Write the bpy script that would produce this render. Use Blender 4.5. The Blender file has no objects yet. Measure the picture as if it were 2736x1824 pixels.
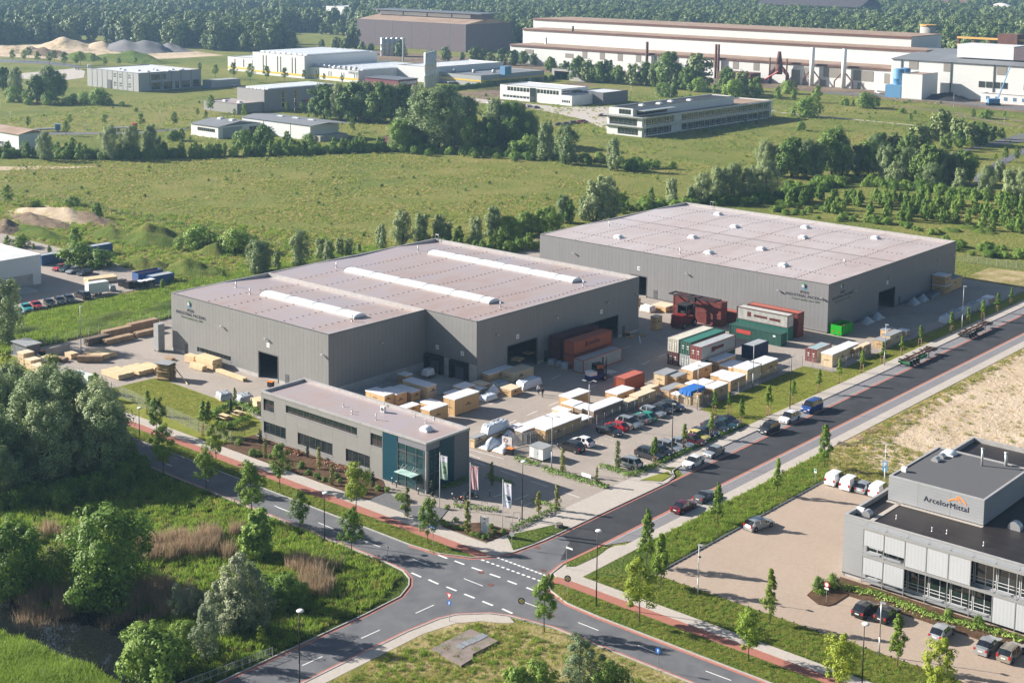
import bpy, bmesh, math, random
import numpy as np
from mathutils import Vector, Matrix
sc = bpy.context.scene
LINK = sc.collection.objects.link
R = math.radians
# ------------------------------------------------------------------ camera
CAM_H = 78.0
cd = bpy.data.cameras.new('camera'); cam = bpy.data.objects.new('camera', cd); LINK(cam); sc.camera = cam
cd.sensor_width = 36.0; cd.lens = 50.43; cd.shift_y = -0.19894; cd.clip_start = 1.0; cd.clip_end = 20000.0
def _cam():
    yaw, pit, rol = R(130.6228), R(7.2879), R(0.6282)
    fw = Vector((math.cos(yaw), math.sin(yaw), 0)); rt = Vector((math.sin(yaw), -math.cos(yaw), 0)); up = Vector((0, 0, 1))
    F = fw*math.cos(pit) - up*math.sin(pit); U = up*math.cos(pit) + fw*math.sin(pit)
    r2 = rt*math.cos(rol) + U*math.sin(rol); u2 = U*math.cos(rol) - rt*math.sin(rol)
    m = Matrix((r2, u2, -F)).transposed().to_4x4(); m.translation = Vector((0, 0, CAM_H))
    cam.matrix_world = m
_cam()
# ------------------------------------------------------------------ sky, sun, exposure
SUN_EL, SHADOW_AZ = R(25.5), R(23.5)          # shadows fall towards +X, a little +Y
wd = bpy.data.worlds.new('World'); sc.world = wd; wd.use_nodes = True
_n = wd.node_tree.nodes; _l = wd.node_tree.links
sky = _n.new('ShaderNodeTexSky'); sky.sky_type = 'NISHITA'; sky.sun_disc = False
sky.sun_elevation = SUN_EL; sky.sun_rotation = R(246.5); sky.altitude = 50; sky.air_density = 1.0; sky.dust_density = 1.2; sky.ozone_density = 1.0
_bg = _n['Background']; _l.new(sky.outputs[0], _bg.inputs[0]); _bg.inputs[1].default_value = 0.05
sd = bpy.data.lights.new('sun', 'SUN'); sun = bpy.data.objects.new('sun', sd); LINK(sun)
sd.energy = 5.0; sd.angle = R(0.53); sd.color = (1.0, 0.935, 0.85)
_d = Vector((math.cos(SHADOW_AZ)*math.cos(SUN_EL), math.sin(SHADOW_AZ)*math.cos(SUN_EL), -math.sin(SUN_EL)))
sun.rotation_euler = _d.to_track_quat('-Z', 'Y').to_euler(); sun.location = (-300, 0, 300)
vs = sc.view_settings; vs.view_transform = 'Standard'; vs.look = 'None'; vs.exposure = 1.25; vs.gamma = 1.0; vs.use_curve_mapping = False
cy = sc.cycles; cy.use_denoising = True; cy.max_bounces = 6; cy.diffuse_bounces = 3; cy.glossy_bounces = 3; cy.transmission_bounces = 4
cy.transparent_max_bounces = 8; cy.volume_bounces = 0; cy.caustics_reflective = False; cy.caustics_refractive = False
cy.use_adaptive_sampling = True; cy.adaptive_threshold = 0.015
# ------------------------------------------------------------------ helpers
def lin(r, g, b):
    f = lambda v: (v/255/12.92 if v/255 <= .04045 else ((v/255+.055)/1.055)**2.4)
    return (f(r), f(g), f(b))
class MB:
    def __init__(s, off=(0, 0, 0)): s.v = []; s.f = []; s.off = off
    def add(s, vs_, fs): b = len(s.v); s.v += vs_; s.f += [tuple(i+b for i in f) for f in fs]; return s
    def box(s, x0, x1, y0, y1, z0, z1):
        return s.add([(x0,y0,z0),(x1,y0,z0),(x1,y1,z0),(x0,y1,z0),(x0,y0,z1),(x1,y0,z1),(x1,y1,z1),(x0,y1,z1)],
                     [(0,3,2,1),(4,5,6,7),(0,1,5,4),(1,2,6,5),(2,3,7,6),(3,0,4,7)])
    def cbox(s, cx, cy_, z0, lx, ly, h): return s.box(cx-lx/2, cx+lx/2, cy_-ly/2, cy_+ly/2, z0, z0+h)
    def poly(s, pts, z=None):
        p = [(q[0], q[1], (q[2] if z is None else z)) for q in pts]
        return s.add(p, [tuple(range(len(p)))])
    def prism(s, pts, z0, z1):
        n = len(pts)
        a = sum(pts[i][0]*pts[(i+1)%n][1]-pts[(i+1)%n][0]*pts[i][1] for i in range(n))
        if a < 0: pts = pts[::-1]
        return s.add([(x, y, z0) for x, y in pts]+[(x, y, z1) for x, y in pts],
                     [tuple(range(n, 2*n)), tuple(range(n-1, -1, -1))]+[(i, (i+1)%n, n+(i+1)%n, n+i) for i in range(n)])
    def tube(s, p0, p1, r0, r1=None, n=8, caps=True):
        r1 = r0 if r1 is None else r1
        a, b = Vector(p0), Vector(p1); d = (b-a)
        if d.length < 1e-6: return s
        d.normalize(); u = d.cross(Vector((0, 0, 1)) if abs(d.z) < .95 else Vector((1, 0, 0))).normalized(); w = d.cross(u)
        vs_ = []
        for c, r in ((a, r0), (b, r1)):
            for i in range(n):
                t = 2*math.pi*i/n; vs_.append(tuple(c+u*(math.cos(t)*r)+w*(math.sin(t)*r)))
        fs = [(i, n+i, n+(i+1)%n, (i+1)%n) for i in range(n)]
        if caps: fs += [tuple(range(n)), tuple(range(2*n-1, n-1, -1))]
        return s.add(vs_, fs)
    def path(s, pts, r, n=6):
        for a, b in zip(pts, pts[1:]): s.tube(a, b, r, n=n)
        return s
    def lathe(s, prof, c=(0, 0, 0), n=12):
        vs_ = []; fs = []
        for r, z in prof:
            for i in range(n):
                t = 2*math.pi*i/n; vs_.append((c[0]+r*math.cos(t), c[1]+r*math.sin(t), c[2]+z))
        for k in range(len(prof)-1):
            for i in range(n): fs.append((k*n+i, k*n+(i+1)%n, (k+1)*n+(i+1)%n, (k+1)*n+i))
        fs.append(tuple(range((len(prof)-1)*n, len(prof)*n)))
        return s.add(vs_, fs)
    def mesh(s, name, mat, smooth=False):
        m = bpy.data.meshes.new(name); o = s.off
        m.from_pydata([(a-o[0], b-o[1], c-o[2]) for a, b, c in s.v], [], s.f)
        if mat: m.materials.append(mat)
        if smooth: m.polygons.foreach_set('use_smooth', [True]*len(m.polygons))
        m.update(); return m
    def obj(s, name, mat, parent=None, smooth=False, loc=(0, 0, 0)):
        o = bpy.data.objects.new(name, s.mesh(name, mat, smooth)); LINK(o); o.location = loc
        if parent: o.parent = parent
        return o
def tag(o, label=None, cat=None, group=None, kind=None):
    if label: o['label'] = label
    if cat: o['category'] = cat
    if group: o['group'] = group
    if kind: o['kind'] = kind
    return o
def T(name, label, cat, loc=(0, 0, 0), rz=0, group=None):
    o = bpy.data.objects.new(name, None); LINK(o); o.location = loc; o.rotation_euler = (0, 0, rz); o.empty_display_size = .3
    return tag(o, label, cat, group)
def inst(name, mesh, parent=None, loc=(0, 0, 0), rz=0, sc_=None, mat=None):
    o = bpy.data.objects.new(name, mesh); LINK(o); o.location = loc
    if rz: o.rotation_euler = (0, 0, rz)
    if sc_: o.scale = sc_
    if parent: o.parent = parent
    if mat: o.material_slots[0].link = 'OBJECT'; o.material_slots[0].material = mat
    return o
_bc = {}
def box_part(name, sx, sy, sz, loc, mat, parent):            # a plain piece that shares its mesh with alike pieces
    k = (round(sx, 3), round(sy, 3), round(sz, 3), mat.name)
    if k not in _bc: _bc[k] = MB().box(-sx/2, sx/2, -sy/2, sy/2, 0, sz).mesh(name, mat)
    return inst(name, _bc[k], parent, loc)
def struct(name, mb, mat, smooth=False): return tag(mb.obj(name, mat, None, smooth), kind='structure')
def copy_tree(o, parent=None):
    c = o.copy(); LINK(c); c.parent = parent
    for ch in list(o.children): copy_tree(ch, c)
    return c
# ------------------------------------------------------------------ materials
def NT(name):
    m = bpy.data.materials.new(name); m.use_nodes = True
    return m, m.node_tree.nodes, m.node_tree.links, m.node_tree.nodes['Principled BSDF']
def noise(n, l, vec, scale, detail=4, rough=.55):
    t = n.new('ShaderNodeTexNoise'); t.inputs['Scale'].default_value = scale; t.inputs['Detail'].default_value = detail; t.inputs['Roughness'].default_value = rough
    l.new(vec, t.inputs['Vector']); return t.outputs['Fac']
def ramp(n, l, fac, stops):
    r = n.new('ShaderNodeValToRGB'); e = r.color_ramp.elements
    while len(e) < len(stops): e.new(.5)
    for i, (p, c) in enumerate(stops): e[i].position = p; e[i].color = (*c, 1)
    l.new(fac, r.inputs[0]); return r.outputs[0]
def mth(n, l, op, a, b=None, c=None):
    t = n.new('ShaderNodeMath'); t.operation = op
    for i, v in enumerate((a, b, c)):
        if v is None: continue
        if isinstance(v, (int, float)): t.inputs[i].default_value = v
        else: l.new(v, t.inputs[i])
    return t.outputs[0]
def mixc(n, l, fac, a, b, mode='MIX'):
    t = n.new('ShaderNodeMix'); t.data_type = 'RGBA'; t.blend_type = mode
    for s, v in ((t.inputs[0], fac), (t.inputs[6], a), (t.inputs[7], b)):
        if isinstance(v, (int, float)): s.default_value = v
        elif isinstance(v, tuple): s.default_value = (*v, 1)
        else: l.new(v, s)
    return t.outputs[2]
def wpos(n): return n.new('ShaderNodeNewGeometry').outputs['Position']
def opos(n): return n.new('ShaderNodeTexCoord').outputs['Object']
def bump(n, l, p, h, strength, dist):
    b = n.new('ShaderNodeBump'); b.inputs['Strength'].default_value = strength; b.inputs['Distance'].default_value = dist
    l.new(h, b.inputs['Height']); l.new(b.outputs[0], p.inputs['Normal'])
def mat(name, col, rough=.7, col2=None, scale=1.0, var=0.0, metal=0.0, spec=.4, bmp=0.0, bscale=None, obj=False, alpha=1.0, stretch=None):
    """plain painted/stone/wood surface: base colour, noise towards col2, per-object shade, fine relief"""
    m, n, l, p = NT(name)
    p.inputs['Roughness'].default_value = rough; p.inputs['Metallic'].default_value = metal; p.inputs['Specular IOR Level'].default_value = spec
    v = opos(n) if obj else wpos(n)
    if stretch:
        mp = n.new('ShaderNodeMapping'); mp.inputs['Scale'].default_value = stretch; l.new(v, mp.inputs['Vector']); v = mp.outputs[0]
    c = None
    if col2: c = ramp(n, l, noise(n, l, v, scale, 6, .6), [(.35, col), (.65, col2)])
    if var:
        oi = n.new('ShaderNodeObjectInfo').outputs['Random']
        k = mth(n, l, 'MULTIPLY_ADD', oi, 2*var, 1-var)
        cc = n.new('ShaderNodeCombineXYZ'); [l.new(k, cc.inputs[i]) for i in range(3)]
        c = mixc(n, l, 1.0, c if c is not None else col, cc.outputs[0], 'MULTIPLY')
    if c is None: p.inputs['Base Color'].default_value = (*col, 1)
    else: l.new(c, p.inputs['Base Color'])
    if bmp: bump(n, l, p, noise(n, l, v, bscale or scale*4, 4), bmp, .1)
    if alpha < 1: p.inputs['Alpha'].default_value = alpha
    return m
def ground_mat(name, stops, s1=.02, s2=.15, s3=1.4, bmp=.8, bd=.5, streak=0):
    m, n, l, p = NT(name); p.inputs['Roughness'].default_value = .95; p.inputs['Specular IOR Level'].default_value = .1
    v = wpos(n)
    a = noise(n, l, v, s1, 4); b = noise(n, l, v, s2, 5, .6); c = noise(n, l, v, s3, 4, .7)
    f = mth(n, l, 'MULTIPLY_ADD', b, .4, mth(n, l, 'MULTIPLY', a, .4)); f = mth(n, l, 'MULTIPLY_ADD', c, .2, f)
    l.new(ramp(n, l, f, stops), p.inputs['Base Color'])
    if bmp: bump(n, l, p, mth(n, l, 'ADD', c, mth(n, l, 'MULTIPLY', b, 1.5)), bmp, bd)
    return m
def paver_mat(name, c1, c2, mort, bw=.2, bh=.1, rot=0, rough=.85, dirt=.25, dirtc=(.12,.10,.08)):
    m, n, l, p = NT(name); p.inputs['Roughness'].default_value = rough; p.inputs['Specular IOR Level'].default_value = .25
    v = wpos(n); mp = n.new('ShaderNodeMapping'); mp.inputs['Rotation'].default_value = (0, 0, rot); l.new(v, mp.inputs['Vector'])
    t = n.new('ShaderNodeTexBrick'); l.new(mp.outputs[0], t.inputs['Vector'])
    t.inputs['Color1'].default_value = (*c1, 1); t.inputs['Color2'].default_value = (*c2, 1); t.inputs['Mortar'].default_value = (*mort, 1)
    t.inputs['Scale'].default_value = 1; t.inputs['Brick Width'].default_value = bw; t.inputs['Row Height'].default_value = bh; t.inputs['Mortar Size'].default_value = .008
    f = mth(n, l, 'MULTIPLY', ramp(n, l, noise(n, l, v, .12, 6, .65), [(.4, (0,0,0)), (.7, (1,1,1))]), dirt)
    f2 = mth(n, l, 'MULTIPLY_ADD', noise(n, l, v, 1.7, 4), .25, .88)
    c = mixc(n, l, f, t.outputs[0], dirtc)
    cc = n.new('ShaderNodeCombineXYZ'); [l.new(f2, cc.inputs[i]) for i in range(3)]
    l.new(mixc(n, l, 1.0, c, cc.outputs[0], 'MULTIPLY'), p.inputs['Base Color'])
    return m
def leaf_mat(name, c1, c2, trans=.25, rough=.55):
    m, n, l, p = NT(name); p.inputs['Roughness'].default_value = rough; p.inputs['Specular IOR Level'].default_value = .25
    g = n.new('ShaderNodeNewGeometry'); oi = n.new('ShaderNodeObjectInfo')
    c = mixc(n, l, g.outputs['Random Per Island'], c1, c2)
    k = mth(n, l, 'MULTIPLY_ADD', oi.outputs['Random'], .7, .65)
    cc = n.new('ShaderNodeCombineXYZ'); l.new(k, cc.inputs[0]); l.new(mth(n, l, 'MULTIPLY_ADD', oi.outputs['Random'], .5, .75), cc.inputs[1]); l.new(k, cc.inputs[2])
    c = mixc(n, l, 1.0, c, cc.outputs[0], 'MULTIPLY')
    l.new(c, p.inputs['Base Color'])
    tr = n.new('ShaderNodeBsdfTranslucent'); l.new(c, tr.inputs['Color'])
    mx = n.new('ShaderNodeMixShader'); mx.inputs[0].default_value = trans
    l.new(p.outputs[0], mx.inputs[1]); l.new(tr.outputs[0], mx.inputs[2]); l.new(mx.outputs[0], n['Material Output'].inputs['Surface'])
    return m
def glass_mat(name, tint, refl=.35, rough=.03, see=.0):
    m, n, l, p = NT(name); p.inputs['Base Color'].default_value = (*tint, 1); p.inputs['Roughness'].default_value = rough; p.inputs['Specular IOR Level'].default_value = .9; p.inputs['Coat Weight'].default_value = refl
    p.inputs['Coat Roughness'].default_value = .02
    if see:
        tr = n.new('ShaderNodeBsdfTransparent'); tr.inputs['Color'].default_value = (.55, .75, .75, 1)
        mx = n.new('ShaderNodeMixShader'); mx.inputs[0].default_value = see
        l.new(p.outputs[0], mx.inputs[1]); l.new(tr.outputs[0], mx.inputs[2]); l.new(mx.outputs[0], n['Material Output'].inputs['Surface'])
    return m
def wood_mat(name, c1, c2, gap=(.25,.16,.08), pw=.14):
    """boards running up the wall: thin dark joints, each board its own tone"""
    m, n, l, p = NT(name); p.inputs['Roughness'].default_value = .8; p.inputs['Specular IOR Level'].default_value = .2
    v = opos(n); sp = n.new('ShaderNodeSeparateXYZ'); l.new(v, sp.inputs[0])
    s = mth(n, l, 'ADD', sp.outputs[0], sp.outputs[1]); q = mth(n, l, 'DIVIDE', s, pw)
    fr = mth(n, l, 'FRACT', q); fl = mth(n, l, 'FLOOR', q)
    wn = n.new('ShaderNodeTexWhiteNoise'); wn.noise_dimensions = '1D'; l.new(fl, wn.inputs['W'])
    mp = n.new('ShaderNodeMapping'); mp.inputs['Scale'].default_value = (6, 6, .7); l.new(v, mp.inputs['Vector'])
    g = noise(n, l, mp.outputs[0], 2.0, 5)
    f = mth(n, l, 'MULTIPLY_ADD', wn.outputs[0], .6, mth(n, l, 'MULTIPLY', g, .4))
    c = mixc(n, l, f, c1, c2)
    j = mth(n, l, 'LESS_THAN', fr, .07)
    c = mixc(n, l, mth(n, l, 'MULTIPLY', j, .6), c, gap)
    oi = n.new('ShaderNodeObjectInfo').outputs['Random']; k = mth(n, l, 'MULTIPLY_ADD', oi, .3, .82)
    cc = n.new('ShaderNodeCombineXYZ'); [l.new(k, cc.inputs[i]) for i in range(3)]
    l.new(mixc(n, l, 1.0, c, cc.outputs[0], 'MULTIPLY'), p.inputs['Base Color'])
    return m
ORD = 'first second third fourth fifth sixth seventh eighth ninth tenth eleventh twelfth thirteenth fourteenth fifteenth sixteenth seventeenth eighteenth nineteenth twentieth'.split()
for _t, _b in (('twent', 'twenty'), ('thirt', 'thirty'), ('fort', 'forty'), ('fift', 'fifty'), ('sixt', 'sixty'), ('sevent', 'seventy')):
    if _t != 'twent': ORD.append(_t+'ieth')
    ORD += [_b+'-'+w for w in ORD[:9]]

# ------------------------------------------------------------------ ground, roads, paths
rng = np.random.default_rng(7); random.seed(7)
G1, G2, G3, G4 = (.080,.112,.022), (.135,.165,.034), (.195,.195,.052), (.290,.225,.115)
M_meadow = ground_mat('meadow_grass', [(.34, G1), (.44, G2), (.54, G3), (.66, (.24,.205,.072)), (.75, G4)], .015, .07, .9, 1.0, .8)
M_rough = ground_mat('rough_grass', [(.32, (0.036,0.073,0.013)), (.5, (0.097,0.143,0.024)), (.64, (0.186,0.186,0.049)), (.75, (0.227,0.170,0.082))], .05, .3, 2.2, 1.0, .7)
M_lawn = ground_mat('mown_lawn', [(.36, (.125,.160,.022)), (.52, (.185,.205,.034)), (.66, (.245,.235,.055))], .06, .5, 4, .5, .15)
M_sand = ground_mat('sand', [(.33, (.11,.11,.035)), (.40, (.24,.20,.10)), (.46, (.44,.345,.235)), (.60, (.56,.455,.34)), (.72, (.62,.52,.40))], .03, .2, 1.3, 1.0, .3)
M_drygrass = ground_mat('dry_grass', [(.34, (0.090,0.114,0.024)), (.48, (0.204,0.186,0.060)), (.58, (0.360,0.288,0.156)), (.7, (0.480,0.390,0.264))], .05, .22, 1.6, .8, .3)
M_wet = ground_mat('wet_bank', [(.35, (0.026,0.046,0.010)), (.5, (0.065,0.101,0.017)), (.65, (0.122,0.137,0.029)), (.75, (0.144,0.115,0.058))], .05, .3, 2.5, 1.0, .5)
M_soil = ground_mat('bare_soil', [(.35, (.10,.075,.05)), (.5, (.20,.15,.105)), (.65, (.30,.235,.17))], .06, .4, 2.5, 1.0, .5)
M_asph = mat('asphalt', (0.105,0.108,0.118), .85, (0.145,0.147,0.155), .35, bmp=.25, bscale=18, spec=.3)
M_asph_new = mat('new_asphalt', (.030,.031,.035), .75, (.046,.047,.052), .3, bmp=.25, bscale=18, spec=.35)
M_pave = paver_mat('yard_pavers', (0.390,0.341,0.302), (0.332,0.289,0.255), (0.221,0.189,0.156))
M_pave_l = paver_mat('light_pavers', (0.488,0.445,0.397), (0.433,0.390,0.348), (0.293,0.256,0.220), dirt=.12)
M_pave_g = paver_mat('grey_pavers', (.235,.232,.245), (.20,.197,.21), (.14,.135,.14), dirt=.2)
M_pave_lot = paver_mat('brown_pavers', (0.425,0.340,0.270), (0.371,0.294,0.230), (0.257,0.196,0.149), dirt=.15)
M_red = paver_mat('red_cycle_path', (0.396,0.160,0.116), (0.347,0.138,0.099), (0.242,0.110,0.088), dirt=.2, dirtc=(0.242,0.143,0.110))
M_redg = mat('red_gutter_brick', (.42,.17,.125), .8, (.34,.14,.11), 2.0)
M_kerb = mat('kerb_concrete', (.42,.40,.375), .85, (.33,.315,.295), 1.2)
M_white = mat('road_paint', (.78,.78,.76), .6, (.66,.66,.64), 3)
M_conc = mat('concrete', (.40,.385,.36), .85, (.31,.295,.275), .6, bmp=.2, bscale=6)
M_water = mat('pond_water', (.010,.012,.012), .02, None, 1, spec=.6, bmp=.02, bscale=1.2)
M_mulch = ground_mat('bark_mulch', [(.35, (.06,.035,.02)), (.6, (.13,.08,.05))], .3, 1, 6, .8, .1)
M_gravel = mat('grey_gravel', (.10,.10,.105), .9, (.17,.17,.175), 5, bmp=.8, bscale=12)

WX0, WX1, WY0, WY1 = -236.0, -118.4, 30.0, 123.75
g = MB(); B = 9000
g.poly([(-B,-2500,0),(WX0,-2500,0),(WX0,B,0),(-B,B,0)], -.05); g.poly([(WX1,-2500,0),(B,-2500,0),(B,B,0),(WX1,B,0)], -.05)
g.poly([(WX0,WY1,0),(WX1,WY1,0),(WX1,B,0),(WX0,B,0)], -.05); g.poly([(WX0,-2500,0),(WX1,-2500,0),(WX1,WY0,0),(WX0,WY0,0)], -.05)
struct('ground', g, M_meadow)
# --- wetland with the pond
POND = [(-171.6,81.4), (-157.4,87.2), (-149.7,87.2), (-143.1,92.2), (-138.4,96.8), (-136.9,97.3), (-136.8,93), (-132.5,88.7),
        (-129,86.7), (-125.2,87.4), (-121,85.8), (-121.2,82.5), (-127.7,84), (-136.5,83.4), (-144,82.4), (-147.2,81.4), (-162.4,76.9)]
def pond_d(X, Y):                     # signed distance, negative inside
    d = np.full(X.shape, 1e9); ins = np.zeros(X.shape, bool); n = len(POND)
    for i in range(n):
        ax, ay = POND[i]; bx, by = POND[(i+1)%n]
        t = np.clip(((X-ax)*(bx-ax)+(Y-ay)*(by-ay))/((bx-ax)**2+(by-ay)**2), 0, 1)
        d = np.minimum(d, np.hypot(X-ax-t*(bx-ax), Y-ay-t*(by-ay)))
        c = ((ay > Y) != (by > Y)) & (X < (bx-ax)*(Y-ay)/(by-ay+1e-12)+ax); ins ^= c
    return np.where(ins, -d, d)
def vnoise(X, Y, s, seed):
    r = np.random.default_rng(seed).random((64, 64)); x = X/s; y = Y/s
    xi = np.floor(x).astype(int); yi = np.floor(y).astype(int); fx = x-xi; fy = y-yi; fx = fx*fx*(3-2*fx); fy = fy*fy*(3-2*fy)
    a = r[xi%64, yi%64]; b = r[(xi+1)%64, yi%64]; c = r[xi%64, (yi+1)%64]; d = r[(xi+1)%64, (yi+1)%64]
    return a+(b-a)*fx+(c-a)*fy+(a-b-c+d)*fx*fy
def wet_h(X, Y):
    d = pond_d(X, Y)
    e = np.minimum.reduce([X-WX0, WX1-X, Y-WY0, WY1-Y]).clip(0, 6)/6
    h = np.where(d < 0, -1.5+d*.35, -.95+.9*np.clip(d/5, 0, 1)**.7) + (vnoise(X, Y, 4, 3)-.5)*.5*e + (vnoise(X, Y, 11, 4)-.5)*.8*e*np.clip(d/6, 0, 1)
    return h*np.clip(e*1.5, 0, 1) - .05*(1-e)
nx, ny = 118, 94
X, Y = np.meshgrid(np.linspace(WX0, WX1, nx), np.linspace(WY0, WY1, ny), indexing='ij'); Z = wet_h(X, Y)
g = MB(); g.v = [(float(a), float(b), float(c)) for a, b, c in zip(X.ravel(), Y.ravel(), Z.ravel())]
g.f = [(i*ny+j, (i+1)*ny+j, (i+1)*ny+j+1, i*ny+j+1) for i in range(nx-1) for j in range(ny-1)]
struct('pond_bank', g, M_wet, True)
struct('pond_water', MB().poly([(-200,60),(-119,60),(-119,103),(-200,103)], -.9), M_water)
# --- the two roads
K_NW = [(-900,129.8),(-128.5,129.8),(-123.5,130.4),(-119.7,132.2),(-118,133.9),(-116.6,137.4),(-116.05,143),(-116,172)]
K_NE = [(-109.4,500),(-109.45,145),(-109.6,138.5),(-108.9,135.3),(-107.6,133.2),(-105.9,131.6),(-102.1,130.2),(-97,129.9),(-10,129.9)]
K_SE = [(-10,124.35),(-99.3,124.3),(-105.2,123.1),(-107.4,122),(-110.1,119.1),(-110.9,116.9),(-111.4,112),(-111.5,20)]
K_SW = [(-118.1,20),(-118.1,112),(-118.4,118.1),(-119.8,121),(-121.2,122.5),(-123.4,123.6),(-126.6,123.95),(-900,124)]
struct('road', MB().poly(K_NW+[(-115.95,500)]+K_NE+K_SE+K_SW, 0), M_asph)
struct('road_new_surface', MB().poly([(-115.7,146),(-113.4,145),(-110.6,139.5),(-109.75,141.5),(-109.75,500),(-115.7,500)], .004), M_asph_new)
def wavy(P, amp=1.2, step=3.0, seed=1):
    rg = random.Random(seed); out = []
    for a, b in zip(P, P[1:]+P[:1]):
        n = max(1, int(math.dist(a, b)/step))
        for i in range(n): t = i/n; k = 0 if i == 0 else amp; out.append((a[0]+(b[0]-a[0])*t+rg.gauss(0, k), a[1]+(b[1]-a[1])*t+rg.gauss(0, k)))
    return out
def ribbon(pts, a, b, z, mb):                  # flat strip between offsets a..b to the left of the line
    P = [Vector((*p[:2], 0)) for p in pts]; L = []; Rr = []
    for i, p in enumerate(P):
        d = (P[min(i+1, len(P)-1)]-P[max(i-1, 0)]).normalized(); nrm = Vector((-d.y, d.x, 0))
        L.append(p+nrm*a); Rr.append(p+nrm*b)
    for i in range(len(P)-1): mb.poly([(Rr[i].x,Rr[i].y),(Rr[i+1].x,Rr[i+1].y),(L[i+1].x,L[i+1].y),(L[i].x,L[i].y)], z)
    return L, Rr
def kerb(pts, a, b, h, name='kerb', m=None):
    mb = MB(); L, Rr = ribbon(pts, a, b, h, mb)
    for S_ in (L, Rr):
        for p, q in zip(S_, S_[1:]): mb.add([(p.x,p.y,-.05),(q.x,q.y,-.05),(q.x,q.y,h),(p.x,p.y,h)], [(0,1,2,3)])
    return struct(name, mb, m or M_kerb)
rb = MB()
for K in (K_NW[1:], K_NE[1:], K_SE, K_SW): ribbon([(max(-430, p[0]), p[1]) for p in K], 0, -.42, .005, rb)
for y in range(172, 480, 28): ribbon([(-115.95, y), (-115.95, y+28)], .1, -.3, .009, rb)
ribbon([(-109.42, 500), (-109.42, 145)], 0, -.42, .009, rb)
struct('red_gutter', rb, M_redg)
kerb([(max(-430, p[0]), p[1]) for p in K_NW], 0, .16, .12); kerb(K_NE[2:], 0, .16, .12); kerb(K_SE, 0, .16, .12); kerb([(max(-430, p[0]), p[1]) for p in K_SW], 0, .16, .12)
# --- parking strips and footways along the new road
struct('parking_strip', MB().poly([(-118.5,178),(-116.05,176),(-116.05,500),(-118.5,500)], .006), M_pave_g)
struct('parking_strip.001', MB().poly([(-109.4,147),(-107.2,151),(-107.2,500),(-109.4,500)], .006), M_pave_g)
ws = MB(); ws.box(-116.42, -116.3, 178, 470, -.01, .016); ws.box(-109.36, -109.16, 147, 500, -.01, .016); struct('gutter_stone', ws, M_kerb)
kerb([(-116.05,172),(-116.6,174.6),(-118.2,176.4),(-118.5,178.4),(-118.5,500)], 0, .14, .11)
struct('footway', MB().prism([(-121.0,176),(-118.64,178),(-118.64,500),(-121.0,500)], -.05, .10), M_pave_l)
struct('footway.001', MB().prism([(-107.2,149),(-105.3,145),(-105.3,500),(-107.2,500)], -.05, .06), M_pave_l)
struct('driveway', MB().poly([(-121.2,137),(-118.4,134.4),(-116.8,137.4),(-116.2,143),(-116.2,172),(-117,174.8),(-118.6,176.2),(-121.2,176.2)], .055), M_pave_l)
# --- verge, cycle path and footway along the older road
VW = [(-900,129.96),(-128.4,129.96),(-123.6,130.6),(-120.2,132.2),(-119.4,132.9),(-900,132.9)]
struct('verge', MB().prism(VW, -.05, .09), M_rough)
struct('cycle_path', MB().prism([(-900,132.9),(-119.3,132.9),(-117.9,134.4),(-118.4,134.6),(-900,134.6)], -.05, .07), M_red)
struct('footway.002', MB().prism([(-900,134.6),(-118.3,134.6),(-117.4,136.2),(-121.2,137.0),(-900,136.8)], -.05, .072), M_pave_l)
struct('verge.001', MB().prism([(-106.6,132.6),(-105.6,131.7),(-102,130.4),(-97,130.06),(-10,130.06),(-10,133.9),(-106.2,133.9)], -.05, .09), M_rough)
struct('cycle_path.001', MB().prism([(-107.8,135.2),(-107.2,133.3),(-106.2,133.9),(-10,133.9),(-10,135.5),(-106.5,135.5)], -.05, .07), M_red)
struct('footway.003', MB().prism([(-109.2,138.6),(-108.7,135.7),(-107.8,135.2),(-106.5,135.5),(-10,135.5),(-10,137.4),(-105.3,137.4),(-105.3,145),(-107.2,149),(-108,148)], -.05, .068), M_pave_l)
struct('verge.002', MB().prism([(-109.3,145.4),(-109.3,139.4),(-108.7,138.4),(-107.9,139.2),(-107.7,143.5),(-108.3,147)], -.05, .10), M_rough)
struct('bank', MB().prism([(-105.3,137.4),(-10,137.4),(-10,144.2),(-98.8,144.2),(-98.8,190),(-105.3,200)], -.05, .06), M_rough)
struct('footway.004', MB().prism([(-111.3,20),(-109.4,20),(-109.6,113),(-108.6,117.4),(-106.8,119.8),(-104.4,121.2),(-103.6,122.2),(-105.1,122.9),(-107.3,121.8),(-109.9,119),(-110.7,116.8),(-111.3,112)], -.05, .07), M_pave_l)
struct('rough_ground', MB().prism([(-109.4,20),(-10,20),(-10,124.1),(-99.3,124.1),(-103.6,122.2),(-104.4,121.2),(-106.8,119.8),(-108.6,117.4),(-109.6,113)], -.05, .05), M_drygrass)
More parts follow.
